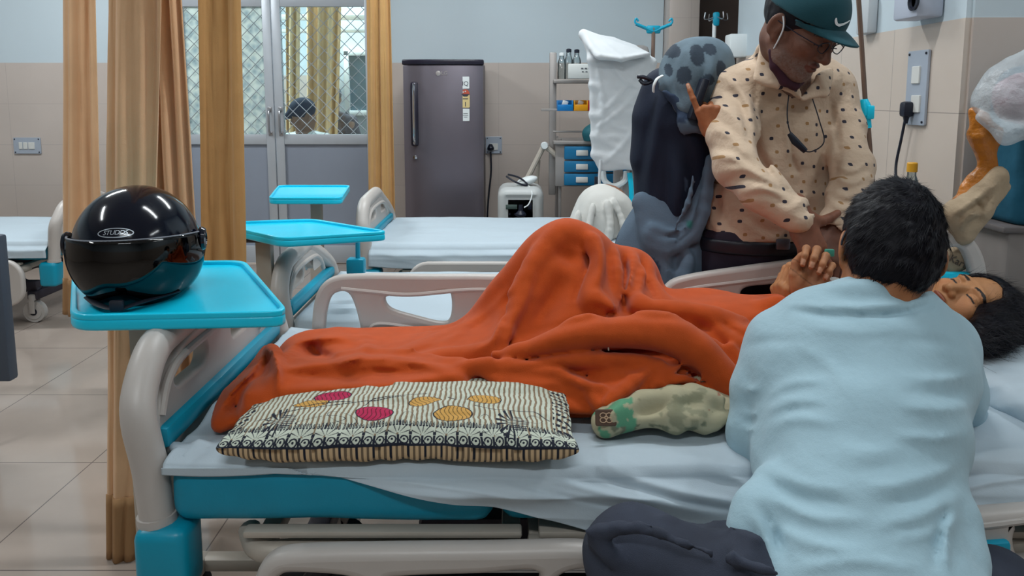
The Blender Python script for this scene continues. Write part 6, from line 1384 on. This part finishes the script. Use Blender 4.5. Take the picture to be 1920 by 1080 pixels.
    f.grow(creases([([(1345, 140), (1385, 165), (1412, 215), (1418, 260)], 8, .010), ([(1355, 165), (1385, 190), (1400, 235), (1404, 275)], 7, -.010), ([(1335, 195), (1370, 212), (1400, 250)], 7, .008), ([(1328, 215), (1362, 235), (1395, 275)], 6, -.007), ([(1330, 245), (1370, 255), (1405, 290)], 8, .008), ([(1330, 275), (1375, 285), (1420, 320)], 7, -.007), ([(1335, 292), (1380, 298), (1430, 335)], 7, .008), ([(1350, 322), (1400, 318), (1450, 345)], 7, .008), ([(1360, 340), (1410, 335), (1460, 358)], 6, -.007), ([(1390, 362), (1430, 352), (1475, 375)], 6, .007), ([(1400, 370), (1440, 366), (1480, 386)], 5, -.006),
        ([(1418, 240), (1424, 290), (1450, 330), (1490, 372)], 7, -.014), ([(1418, 150), (1415, 200), (1420, 245)], 6, -.010), ([(1570, 285), (1568, 320), (1560, 360)], 8, -.010), ([(1556, 190), (1568, 240), (1575, 290)], 6, -.010),
        ([(1570, 335), (1595, 343), (1625, 333)], 5, .008), ([(1566, 360), (1592, 368), (1620, 356)], 5, .008), ([(1562, 385), (1588, 392), (1612, 382)], 5, .008), ([(1568, 312), (1595, 320), (1628, 306)], 5, .008), ([(1568, 348), (1594, 356), (1622, 345)], 4, -.007), ([(1564, 373), (1590, 380), (1616, 369)], 4, -.007), ([(1570, 324), (1595, 331), (1626, 320)], 4, -.007),
        ([(1486, 185), (1482, 240), (1486, 300), (1500, 330), (1492, 352)], 3.5, -.007), ([(1478, 185), (1474, 240), (1478, 300)], 4, .004), ([(1545, 360), (1510, 372), (1480, 395)], 8, .007), ([(1555, 385), (1520, 392), (1500, 410)], 7, -.006), ([(1535, 205), (1520, 260), (1530, 320)], 10, .006), ([(1440, 270), (1455, 330), (1490, 365)], 9, .006), ([(1345, 370), (1355, 400), (1380, 440)], 10, -.010), ([(1335, 350), (1330, 400), (1345, 440)], 8, .006), ([(1400, 400), (1420, 420), (1460, 440)], 9, -.006)]))
    f.chain([P(1486, 175, 2.12), P(1482, 240, 2.11), P(1486, 310, 2.11)], .003, .004, 'sub')
    f.grow(lambda x, y, z: .004 * ridge(x * 7 + y * 3, y * 7, z * 8, 2) + .002 * fbm(x * 18, y * 18, z * 18, 2)); p, q = f.arrays(1)
    u = (p[:, 0] * 1.0 + (p[:, 1] - 2.2) * .3) * 25; v = (p[:, 2] + (p[:, 1] - 2.2) * .2) * 25; kid(e, 'shirt', arr_me(p, q, np.stack([u, v, 0 * u], -1)), dotmat())
    # trousers and belt
    f = Field((.45, 2.05, .05), (1.0, 2.5, 1.12), .011); hz = P(1440, 440, 2.25).z
    f.ell((.73, 2.26, hz - .03), (.175, .12, .12), k=0); f.chain([(.64, 2.27, hz - .1), (.62, 2.27, .5), (.62, 2.28, .1)], [.10, .075, .065], .03); f.chain([(.82, 2.27, hz - .1), (.80, 2.27, .5), (.80, 2.28, .1)], [.10, .075, .065], .03); f.plane((0, 0, hz + .02), (0, 0, 1)); f.grow(lambda x, y, z: .005 * ridge(x * 8, y * 8, z * 5)); kid(e, 'trousers', f.mesh(), mat('maroon_trousers', '#231a2a', .85, bump=.2))
    f = Field((.45, 2.05, hz - .1), (1.05, 2.5, hz + .06), .006); f.ell((.735, 2.26, hz - .02), (.187, .132, .16), k=0); f.plane((0, 0, hz - .0), (0, 0, 1)); f.plane((0, 0, hz - .042), (0, 0, -1)); kid(e, 'belt', f.mesh(), mat('belt', '#1a1b26', .4))
    b = MB(); b.box(P(1468, 458, 2.115) - e.location, (.04, .012, .032), .005); b.build('belt_buckle', mat('dull_buckle', '#6f7480', .4, .8), e)
    for x in (.62, .80):
        f = Field((x - .08, 2.02, -.01), (x + .08, 2.36, .13), .007); f.chain([(x, 2.28, .05), (x, 2.12, .04)], [.045, .04], 0); f.plane((0, 0, .003), (0, 0, -1)); kid(e, 'shoe', f.mesh(), M_rub)
    # short grey-black hair under the cap
    f = Field((-.11, -.14, -.1), (.11, .13, .16), .004); f.ell((0, -.014, .034), (.079, .098, .088), k=0); f.ell((0, .09, -.03), (.09, .085, .085), k=.008, mode='sub'); f.ell((0, 0, -.12), (.11, .12, .08), k=.01, mode='sub')
    for s in (-1, 1): f.ell((s * .09, -.01, -.01), (.02, .026, .036), k=.004, mode='sub')
    f.grow(lambda x, y, z: .0015 * ridge(x * 60, y * 60, z * 60)); me = f.mesh(); me.transform(Mh); kid(e, 'hair', me, M_hair)
    # cap
    M_cap = mat('dark_green_cap', '#0b4550', .85, bump=.3, bscale=500, sheen=.1)
    f = Field((-.13, -.15, -.03), (.13, .24, .19), .0035); f.ell((0, -.008, .040), (.089, .108, .100), k=0); f.ell((0, -.008, .030), (.084, .103, .090), k=.002, mode='sub'); f.plane((0, .0, .034), (0, .04, -1), k=.003)
    for k in range(3): pass
    f.ell((0, -.008, .141), (.008, .008, .004), k=.003)
    cp = kid(e, 'cap', (lambda me: (me.transform(Mh), me)[1])(f.mesh()), M_cap)
    def brim(U, V):
        a = (U - .5) * 2; x = .082 * a * (1 - .12 * V); y = .098 * np.sqrt(np.clip(1 - (a * .92) ** 2, 0, 1)) + V * .066 * np.clip(1 - np.abs(a) ** 3.0, .0, 1) - .01; z = .046 + .0 * V - .018 * a * a * (1) - .010 * V ** 2; return x, y, z
    me = grid_me(brim, 40, 14); me.transform(Mh); me.transform(Matrix.Translation(-e.location)); o = link('cap_brim', me, M_cap, cp); sd = o.modifiers.new('s', 'SOLIDIFY'); sd.thickness = .004
    # tick mark on the front of the cap
    tick = [(-.030, .012), (-.033, .004), (-.028, -.006), (-.018, -.010), (-.006, -.008), (.034, .012), (-.008, -.001), (-.019, -.002), (-.025, .003)]
    me = plate([[(v.x, v.y) for v in spl([(a_, b_, 0) for a_, b_ in tick], 5, True)]], .0016, .0003, Matrix.Diagonal((-.72, .72, 1, 1)))
    for v in me.vertices:
        x = v.co.x + .012; z = v.co.y + .064; y = -.008 + .108 * math.sqrt(max(0, 1 - (x / .089) ** 2 - ((z - .04) / .1) ** 2)) + .0035 + v.co.z; v.co = (x, y, z)
    me.transform(Mh); me.transform(Matrix.Translation(-e.location)); link('cap_emblem', me, mat('emblem_white', '#e8eef0', .6), cp)
    # spectacles
    b = MB()
    for s in (-1, 1): b.tube([Mh @ Vector((s * .032 + .021 * math.cos(t_), .106 - .006 * abs(math.cos(t_)), .002 + .014 * math.sin(t_))) - e.location for t_ in np.linspace(0, 2 * PI, 22, endpoint=False)], .0014, 6, closed=True); b.tube([Mh @ Vector((s * .053, .100, .004)) - e.location, Mh @ Vector((s * .078, .05, .006)) - e.location, Mh @ Vector((s * .082, -.012, .006)) - e.location], .0014, 6)
    b.tube([Mh @ Vector((-.011, .108, .004)) - e.location, Mh @ Vector((.011, .108, .004)) - e.location], .0014, 6); b.build('spectacles', mat('frame_dark', '#1d2230', .3, .3), e)
    # face mask pulled under the chin with white ear loop
    b = MB(); b.tube(spl([Mh @ Vector(v) - e.location for v in ((.084, -.004, .022), (.083, .012, .0), (.078, .014, -.03), (.070, .012, -.062), (.06, .02, -.08))], 6), .0022, 6); b.build('mask_loop', mat('loop_white', '#d5dade', .6), e)
    f = Field((-.09, -.03, -.17), (.1, .12, -.04), .004); f.chain([(.066, .005, -.066), (.056, .03, -.095), (.03, .06, -.118), (0, .072, -.122), (-.03, .06, -.118), (-.056, .03, -.095)], [.008, .012, .013, .013, .013, .010], .006); me = f.mesh(); me.transform(Mh); kid(e, 'face_mask', me, mat('mask_maroon', '#3c1b2b', .8))
    b = MB(); b.tube([v - e.location for v in spl([P(1479, 178, 2.09), P(1476, 215, 2.08), P(1482, 248, 2.07), P(1502, 278, 2.07), P(1522, 284, 2.07), P(1545, 266, 2.08), P(1536, 225, 2.09), P(1523, 184, 2.10)], 6)], .0018, 6); lan = b.build('neck_cord', M_blk, e)
    b = MB(); b.tube([P(1480, 250, 2.06) - e.location, P(1490, 264, 2.055) - e.location, P(1510, 283, 2.055) - e.location], [.007, .011, .008], 10); b.build('cord_case', M_blk, lan)
standing_man()
# ---------------------------------------------------------------- person in the dark scarf, back to us
def scarf_person():
    e = person('person in grey patterned headscarf and navy wrap, back turned, holding a phone', (.50, 2.30, 0)); sk = '#a3643f'
    hc_ = P(1303, 146, 2.30); Mh = frame(hc_, (.6, .5, -.4), (.3, .35, .88), .9)
    parts = [head_part(Mh, sk, hc_ + Vector((-.03, .03, -.16)), res=.005)]
    parts += hand_part(P(1341, 254, 2.13), (-.30, -.05, .93), (-.3, -.9, .1), -1, sk, perf=[(4, 10, 8), (85, 90, 60), (85, 90, 60), (85, 90, 60)], thumb=[(.022, .018, -.008), (.03, .045, -.025), (.015, .065, -.035), (.0, .075, -.035)], sc=.88, elbow=P(1385, 320, 2.30), er=.03, wr=.02)
    parts.append(limb([hc_ + Vector((-.03, .03, -.16)), (.5, 2.32, 1.0), (.5, 2.32, .7)], [.08, .10, .11], sk, .016))
    for x in (.44, .56): parts.append(limb([(.5, 2.32, .75), (x, 2.32, .5), (x, 2.32, .06), (x, 2.38, .04)], [.08, .06, .04, .035], sk, .01))
    parts.append(limb([P(1385, 320, 2.30), P(1345, 290, 2.32), P(1320, 225, 2.33), hc_ + Vector((-.03, .03, -.16))], [.03, .04, .045, .05], sk, .01))
    kid(e, 'body', join_arr(parts), M_skin)
    f = Field((.28, 2.1, 1.0), (.75, 2.55, 1.55), .0055); f.ell(hc_, (.108, .118, .118), None, 0); f.ell(P(1325, 120, 2.32), (.075, .09, .075), k=.03); f.chain([P(1262, 160, 2.25), P(1290, 200, 2.22), P(1320, 215, 2.24)], [.04, .035, .03], .03)
    f.grow(creases([([(1262, 85), (1245, 130), (1255, 175), (1285, 212)], 7, .007), ([(1275, 85), (1262, 130), (1270, 180), (1292, 215)], 6, -.005), ([(1305, 78), (1290, 130), (1300, 200)], 9, .006), ([(1340, 85), (1335, 140), (1312, 200)], 9, .006), ([(1322, 100), (1318, 150), (1306, 205)], 6, -.005)]))
    f.grow(lambda x, y, z: .004 * ridge(x * 9, y * 9, z * 6)); p, q = f.arrays(1); n = fbm(p[:, 0] * 9 + 3, p[:, 1] * 9, p[:, 2] * 9, 2); n2 = fbm(p[:, 0] * 40, p[:, 1] * 40, p[:, 2] * 40, 2)
    cc = np.tile(np.array(lin('#5f717d')), (len(p), 1)) * (1 + .12 * n2)[:, None]; X_, Y_ = proj(p)
    for bx, by, rx, ry in ((1270, 92, 13, 17), (1309, 105, 15, 22), (1335, 92, 13, 12), (1283, 140, 14, 18), (1352, 130, 12, 18), (1325, 150, 14, 12), (1260, 130, 8, 14)):
        c0 = P(bx, by, 2.19); d = ((p[:, 0] - c0.x) / (rx / 640)) ** 2 + ((p[:, 2] - c0.z) / (ry / 640)) ** 2 + .25 * n; cc[(d < 1) & (p[:, 1] < 2.33)] = np.array(lin('#2e3a47'))
    cc[p[:, 0] < P(1243, 130, 2.2).x] = lin('#1b2436')
    kid(e, 'headscarf', arr_me(p, q, cc), mat('scarf_cotton', '#fff', .85, attr=True, bump=.3))
    f = Field((.2, 2.1, .62), (.78, 2.6, 1.5), .008); f.ell(P(1262, 250, 2.34), (.115, .12, .19), None, 0); f.ell(P(1265, 340, 2.34), (.125, .13, .22), None, .05); f.ell(P(1270, 205, 2.32), (.09, .10, .12), None, .04); f.ell(P(1310, 240, 2.32), (.08, .1, .12), None, .04); f.chain([P(1235, 160, 2.32), P(1222, 220, 2.32), P(1212, 300, 2.32)], [.035, .04, .04], .03)
    f.chain([P(1218, 400, 2.30), P(1235, 440, 2.26), P(1270, 450, 2.25), P(1300, 430, 2.24)], .03, .03)
    f.grow(creases([([(1240, 180), (1228, 260), (1215, 340), (1222, 420)], 10, .010), ([(1225, 200), (1212, 260), (1200, 330)], 7, -.007), ([(1265, 215), (1295, 260), (1315, 300)], 9, .009), ([(1262, 300), (1272, 370), (1262, 440)], 12, .009), ([(1250, 250), (1252, 330), (1245, 410)], 10, -.009), ([(1290, 290), (1298, 350), (1285, 420)], 9, -.009)]))
    f.plane((0, 0, P(1250, 452, 2.3).z), (0, 0, -1), k=.01); f.grow(lambda x, y, z: .007 * ridge(x * 7, y * 7, z * 4)); p, q = f.arrays(1); n = vnoise(p[:, 0] * 55, p[:, 1] * 30, p[:, 2] * 16) ; cc = np.tile(np.array(lin('#0b1930')), (len(p), 1)); cc[n > .86] = lin('#3c4c62'); kid(e, 'wrap', arr_me(p, q, cc), mat('navy_wrap', '#fff', .8, attr=True, bump=.2))
    # grey drapes of the wrap and the dress below
    f = Field((.2, 2.08, .1), (.80, 2.6, 1.45), .009); f.ell((.5, 2.34, .75), (.16, .13, .22), k=0); f.chain([(.48, 2.34, .75), (.47, 2.34, .16)], [.14, .15], .04)
    f.quad(P(1202, 380, 2.26), P(1222, 445, 2.21), P(1300, 445, 2.20), P(1325, 340, 2.23), .012, .03); f.chain([P(1202, 370, 2.26), P(1208, 430, 2.23), P(1228, 462, 2.20), P(1262, 468, 2.19), P(1295, 444, 2.19), P(1316, 395, 2.20), P(1332, 300, 2.2)], [.010, .012, .014, .015, .015, .015, .012], .014, n=3); f.chain([P(1215, 438, 2.20), P(1250, 455, 2.185), P(1288, 440, 2.185)], .008, .008, n=3); f.chain([P(1222, 426, 2.20), P(1255, 436, 2.19), P(1290, 425, 2.19)], .006, .008, n=3); f.chain([P(1300, 330, 2.19), P(1290, 380, 2.18), P(1268, 425, 2.18)], [.008, .012, .008], .01, n=3)
    f.tri(P(1246, 172, 2.21), P(1262, 178, 2.20), P(1322, 246, 2.19), .005, .004); f.tri(P(1246, 172, 2.21), P(1322, 246, 2.19), P(1300, 240, 2.19), .005, .004); f.tri(P(1276, 222, 2.19), P(1306, 240, 2.185), P(1284, 246, 2.19), .005, .004)
    for pts in ([(1240, 480, 2.2), (1250, 530, 2.19), (1238, 600, 2.19)], [(1290, 480, 2.19), (1280, 540, 2.18), (1290, 620, 2.18)]): f.chain([P(*v) for v in pts], .016, .02, n=3)
    f.plane((0, 0, .12), (0, 0, -1)); f.grow(lambda x, y, z: .008 * ridge(x * 6, y * 6, z * 3)); p, q = f.arrays(1); n = fbm(p[:, 0] * 10, p[:, 1] * 10, p[:, 2] * 8, 2); cc = np.tile(np.array(lin('#56687a')), (len(p), 1)); cc[n > .35] = lin('#2a3a52'); cc[n < -1.0] = lin('#2f6a68'); kid(e, 'dress', arr_me(p, q, cc), MATS['scarf_cotton'])
    b = MB(); b.tube([v - e.location for v in spl([P(1242, 142, 2.19), P(1232, 148, 2.18), P(1226, 160, 2.18), P(1225, 172, 2.19)], 5)], .006, 8, flat=.5); b.build('strap', M_white, e)
    b = MB(); b.tube([v - e.location for v in spl([P(1196, 144, 2.24), P(1208, 145, 2.23), P(1222, 152, 2.24), P(1208, 157, 2.23), P(1200, 150, 2.24)], 4)], .006, 8); b.build('bow', M_blk, e)
    b = MB(); b.box(P(1308, 186, 2.17) - e.location, (.022, .06, .12), .006, (0, .3, 0)); b.build('phone', M_blk, e)
scarf_person()
# ---------------------------------------------------------------- person under a white shawl on the far bed
def shawl_person():
    c0 = P(1128, 400, 3.84); e = person('person sitting on the far bed wrapped head to seat in a white shawl', (c0.x, 3.84, .56)); cc = '#8a5d44'
    parts = [head_part(frame(c0 + Vector((0, 0, -.04)), (.3, .9, -.2), (0, .2, 1)), cc, c0 + Vector((0, .0, -.17)), res=.006), limb([c0 + Vector((0, 0, -.16)), Vector((c0.x + .02, 3.86, .68))], [.09, .13], cc, .014)]; kid(e, 'body', join_arr(parts), M_skin)
    f = Field((c0.x - .3, 3.5, .5), (c0.x + .36, 4.2, c0.z + .2), .008); f.ell(c0 + Vector((0, 0, .0)), (.132, .142, .145), None, 0); f.ell(P(1120, 440, 3.84), (.155, .16, .16), None, .05); f.ell(P(1150, 480, 3.84), (.20, .18, .13), None, .06); f.ell(P(1180, 455, 3.84), (.075, .12, .11), None, .04); f.chain([P(1160, 385, 3.8), P(1190, 425, 3.8), P(1205, 475, 3.78)], [.05, .05, .05], .05)
    for pts in ([(1112, 385, 3.70), (1104, 420, 3.67), (1102, 470, 3.64)], [(1138, 380, 3.70), (1145, 420, 3.67), (1135, 470, 3.65)], [(1152, 375, 3.71), (1168, 420, 3.67), (1172, 470, 3.65)], [(1190, 420, 3.70), (1180, 450, 3.67), (1192, 480, 3.66)], [(1085, 395, 3.74), (1080, 430, 3.70), (1076, 470, 3.7)]): f.chain([P(*v) for v in pts], [.008, .014, .012], .014, n=4)
    f.chain([P(1128, 400, 3.69), P(1126, 440, 3.665), P(1128, 460, 3.66)], .010, .012, 'sub'); f.plane((0, 0, .562), (0, 0, -1), k=.004); f.grow(lambda x, y, z: .006 * ridge(x * 9, y * 9, z * 3)); kid(e, 'shawl', f.mesh(), mat('white_shawl', '#c9c8c3', .85, bump=.2, wrinkle=.2))
shawl_person()
# ---------------------------------------------------------------- people in the next ward
def far_person(px, py, Y, label, sk, top, hairc, fwd, capy, seat=.45, s=1.0, patt=None):
    c0 = P(px, py, Y); e = person(label, (c0.x, Y, 0)); nb = c0 + Vector((.0, .02, -.17)); hip = Vector((c0.x + .05, Y + .05, max(seat, .5)))
    parts = [head_part(frame(c0, fwd, (0, 0, 1), s), sk, nb, res=.006)]
    for sg in (-1, 1): parts += hand_part(c0 + Vector((sg * .2 - .1, -.25, -.55)), (-.3, -.8, -.2), (0, -.2, 1), sg, sk, res=.004, elbow=c0 + Vector((sg * .25, -.02, -.5))) + [limb([c0 + Vector((sg * .25, -.02, -.5)), c0 + Vector((sg * .17, .02, -.24)), nb + Vector((0, 0, -.06))], [.04, .05, .06], sk, .012)]
    parts.append(limb([nb, hip], [.08, .12], sk, .016)); parts.append(limb([hip, hip + Vector((-.1, -.35, 0)), Vector((hip.x - .1, hip.y - .38, .06)), Vector((hip.x - .1, hip.y - .48, .04))], [.1, .07, .05, .04], sk, .014)); kid(e, 'body', join_arr(parts), M_skin)
    f = Field(Vector((c0.x - .4, Y - .4, .3)), Vector((c0.x + .45, Y + .4, c0.z)), .012); a, b_ = nb + Vector((-.16, 0, -.05)), nb + Vector((.16, .03, -.05)); f.chain([a, nb + Vector((0, 0, -.03)), b_], [.07, .075, .07], 0); f.ell((nb + hip) / 2, (.19, .13, (nb.z - hip.z) * .6), None, .05)
    for sg, q in ((-1, a), (1, b_)): f.chain([q, c0 + Vector((sg * .25, -.02, -.45)), c0 + Vector((sg * .2 - .08, -.2, -.53))], [.065, .055, .045], .03)
    f.plane((0, 0, hip.z - .02), (0, 0, -1)); kid(e, 'shirt', f.mesh(), top)
    f = Field((-.13, -.15, -.06), (.13, .2, .17), .006); f.ell((0, -.01, .045), (.090, .106, .092), k=0); f.plane((0, 0, capy), (0, .25, -1), k=.004)
    if not patt: f.cap((0, .09, .04), (0, .13, .03), .035, .02, .02)
    me = f.mesh(); me.transform(frame(c0, fwd, (0, 0, 1), s)); kid(e, 'cap' if not patt else 'headscarf', me, hairc)
    b = MB(); b.tube([hip + Vector((0, 0, -.1)) - e.location, Vector((hip.x, hip.y, .2)) - e.location], [.13, .16], 18); b.build('trousers', M_dark, e); return e
far_person(568, 216, 6.25, 'person in a dark cap and white top seen through the wire-mesh glass', '#8b6a5a', M_white, mat('dark_cap', '#1b2c45', .8), (-.75, -.4, -.3), -.015, s=1.05)
far_person(622, 186, 7.25, 'person in a patterned headscarf farther back behind the glass door', '#9b7f72', mat('dark_print_dress', '#54525c', .8, var=.5, vscale=40), mat('scarf_far', '#5a6673', .8, var=.4, vscale=30), (-.2, -.9, -.2), -.03, patt=True)
# ================================================================ LIGHTS AND CAMERA
M_tube = mat('tube_emitter', '#ffffff', .5, emit='#f3fbff', estr=9)
def tube_light(x, y, rz, label, power=60, z=2.93):
    e = thing('ceiling_light', label, 'ceiling light', (x, y, 3.0), rz, 'fluorescent ceiling lights')
    b = MB(); b.box((0, 0, -.03), (1.24, .12, .05), .01); b.build('fixture', M_white, e)
    for s in (-1, 1):
        b = MB(); b.tube([(-.58, s * .03, -.07), (.58, s * .03, -.07)], .014, 12); b.build('lamp', M_tube, e)
    l = bpy.data.lights.new('lamp_light', 'AREA'); l.shape = 'RECTANGLE'; l.size = 1.15; l.size_y = .1; l.energy = power; l.color = (.93, .98, 1)
    o = bpy.data.objects.new('lamp_light', l); C.objects.link(o); o.parent = e; o.location = (0, 0, -.09)
tube_light(-.3, -.7, 0, 'ceiling light above the foreground', 52)
tube_light(.2, 2.0, 0, 'ceiling light above the nearest bed', 52)
tube_light(-2.6, 1.6, PI / 2, 'ceiling light above the aisle', 50)
tube_light(-.1, 3.9, 0, 'ceiling light above the far bed', 70)
tube_light(-2.9, 4.2, 0, 'ceiling light above the leftmost bed', 85)
tube_light(2.3, .9, PI / 2, 'ceiling light at the right side of the ward', 30)
tube_light(-1.6, 7.4, 0, 'ceiling light of the next ward', 200)
tube_light(-3.2, 6.9, 0, 'second ceiling light of the next ward', 210)
w = bpy.data.worlds.new('w'); bpy.context.scene.world = w; w.use_nodes = True
w.node_tree.nodes['Background'].inputs[0].default_value = (.45, .52, .75, 1); w.node_tree.nodes['Background'].inputs[1].default_value = .06
cam = bpy.data.cameras.new('camera'); co = bpy.data.objects.new('camera', cam); C.objects.link(co)
cam.sensor_width = 36; cam.lens = 36 * FPX / 1920; cam.shift_y = -180 / 1920; cam.clip_start = .05
co.location = (0, 0, HC); co.rotation_euler = (math.radians(90 - 7.18), 0, 0)
sc = bpy.context.scene; sc.camera = co
sc.view_settings.view_transform = 'Standard'; sc.view_settings.look = 'None'; sc.view_settings.exposure = -1.0; sc.view_settings.gamma = 1
sc.view_settings.use_curve_mapping = False
sc.cycles.use_denoising = True; sc.cycles.max_bounces = 8; sc.cycles.transparent_max_bounces = 16
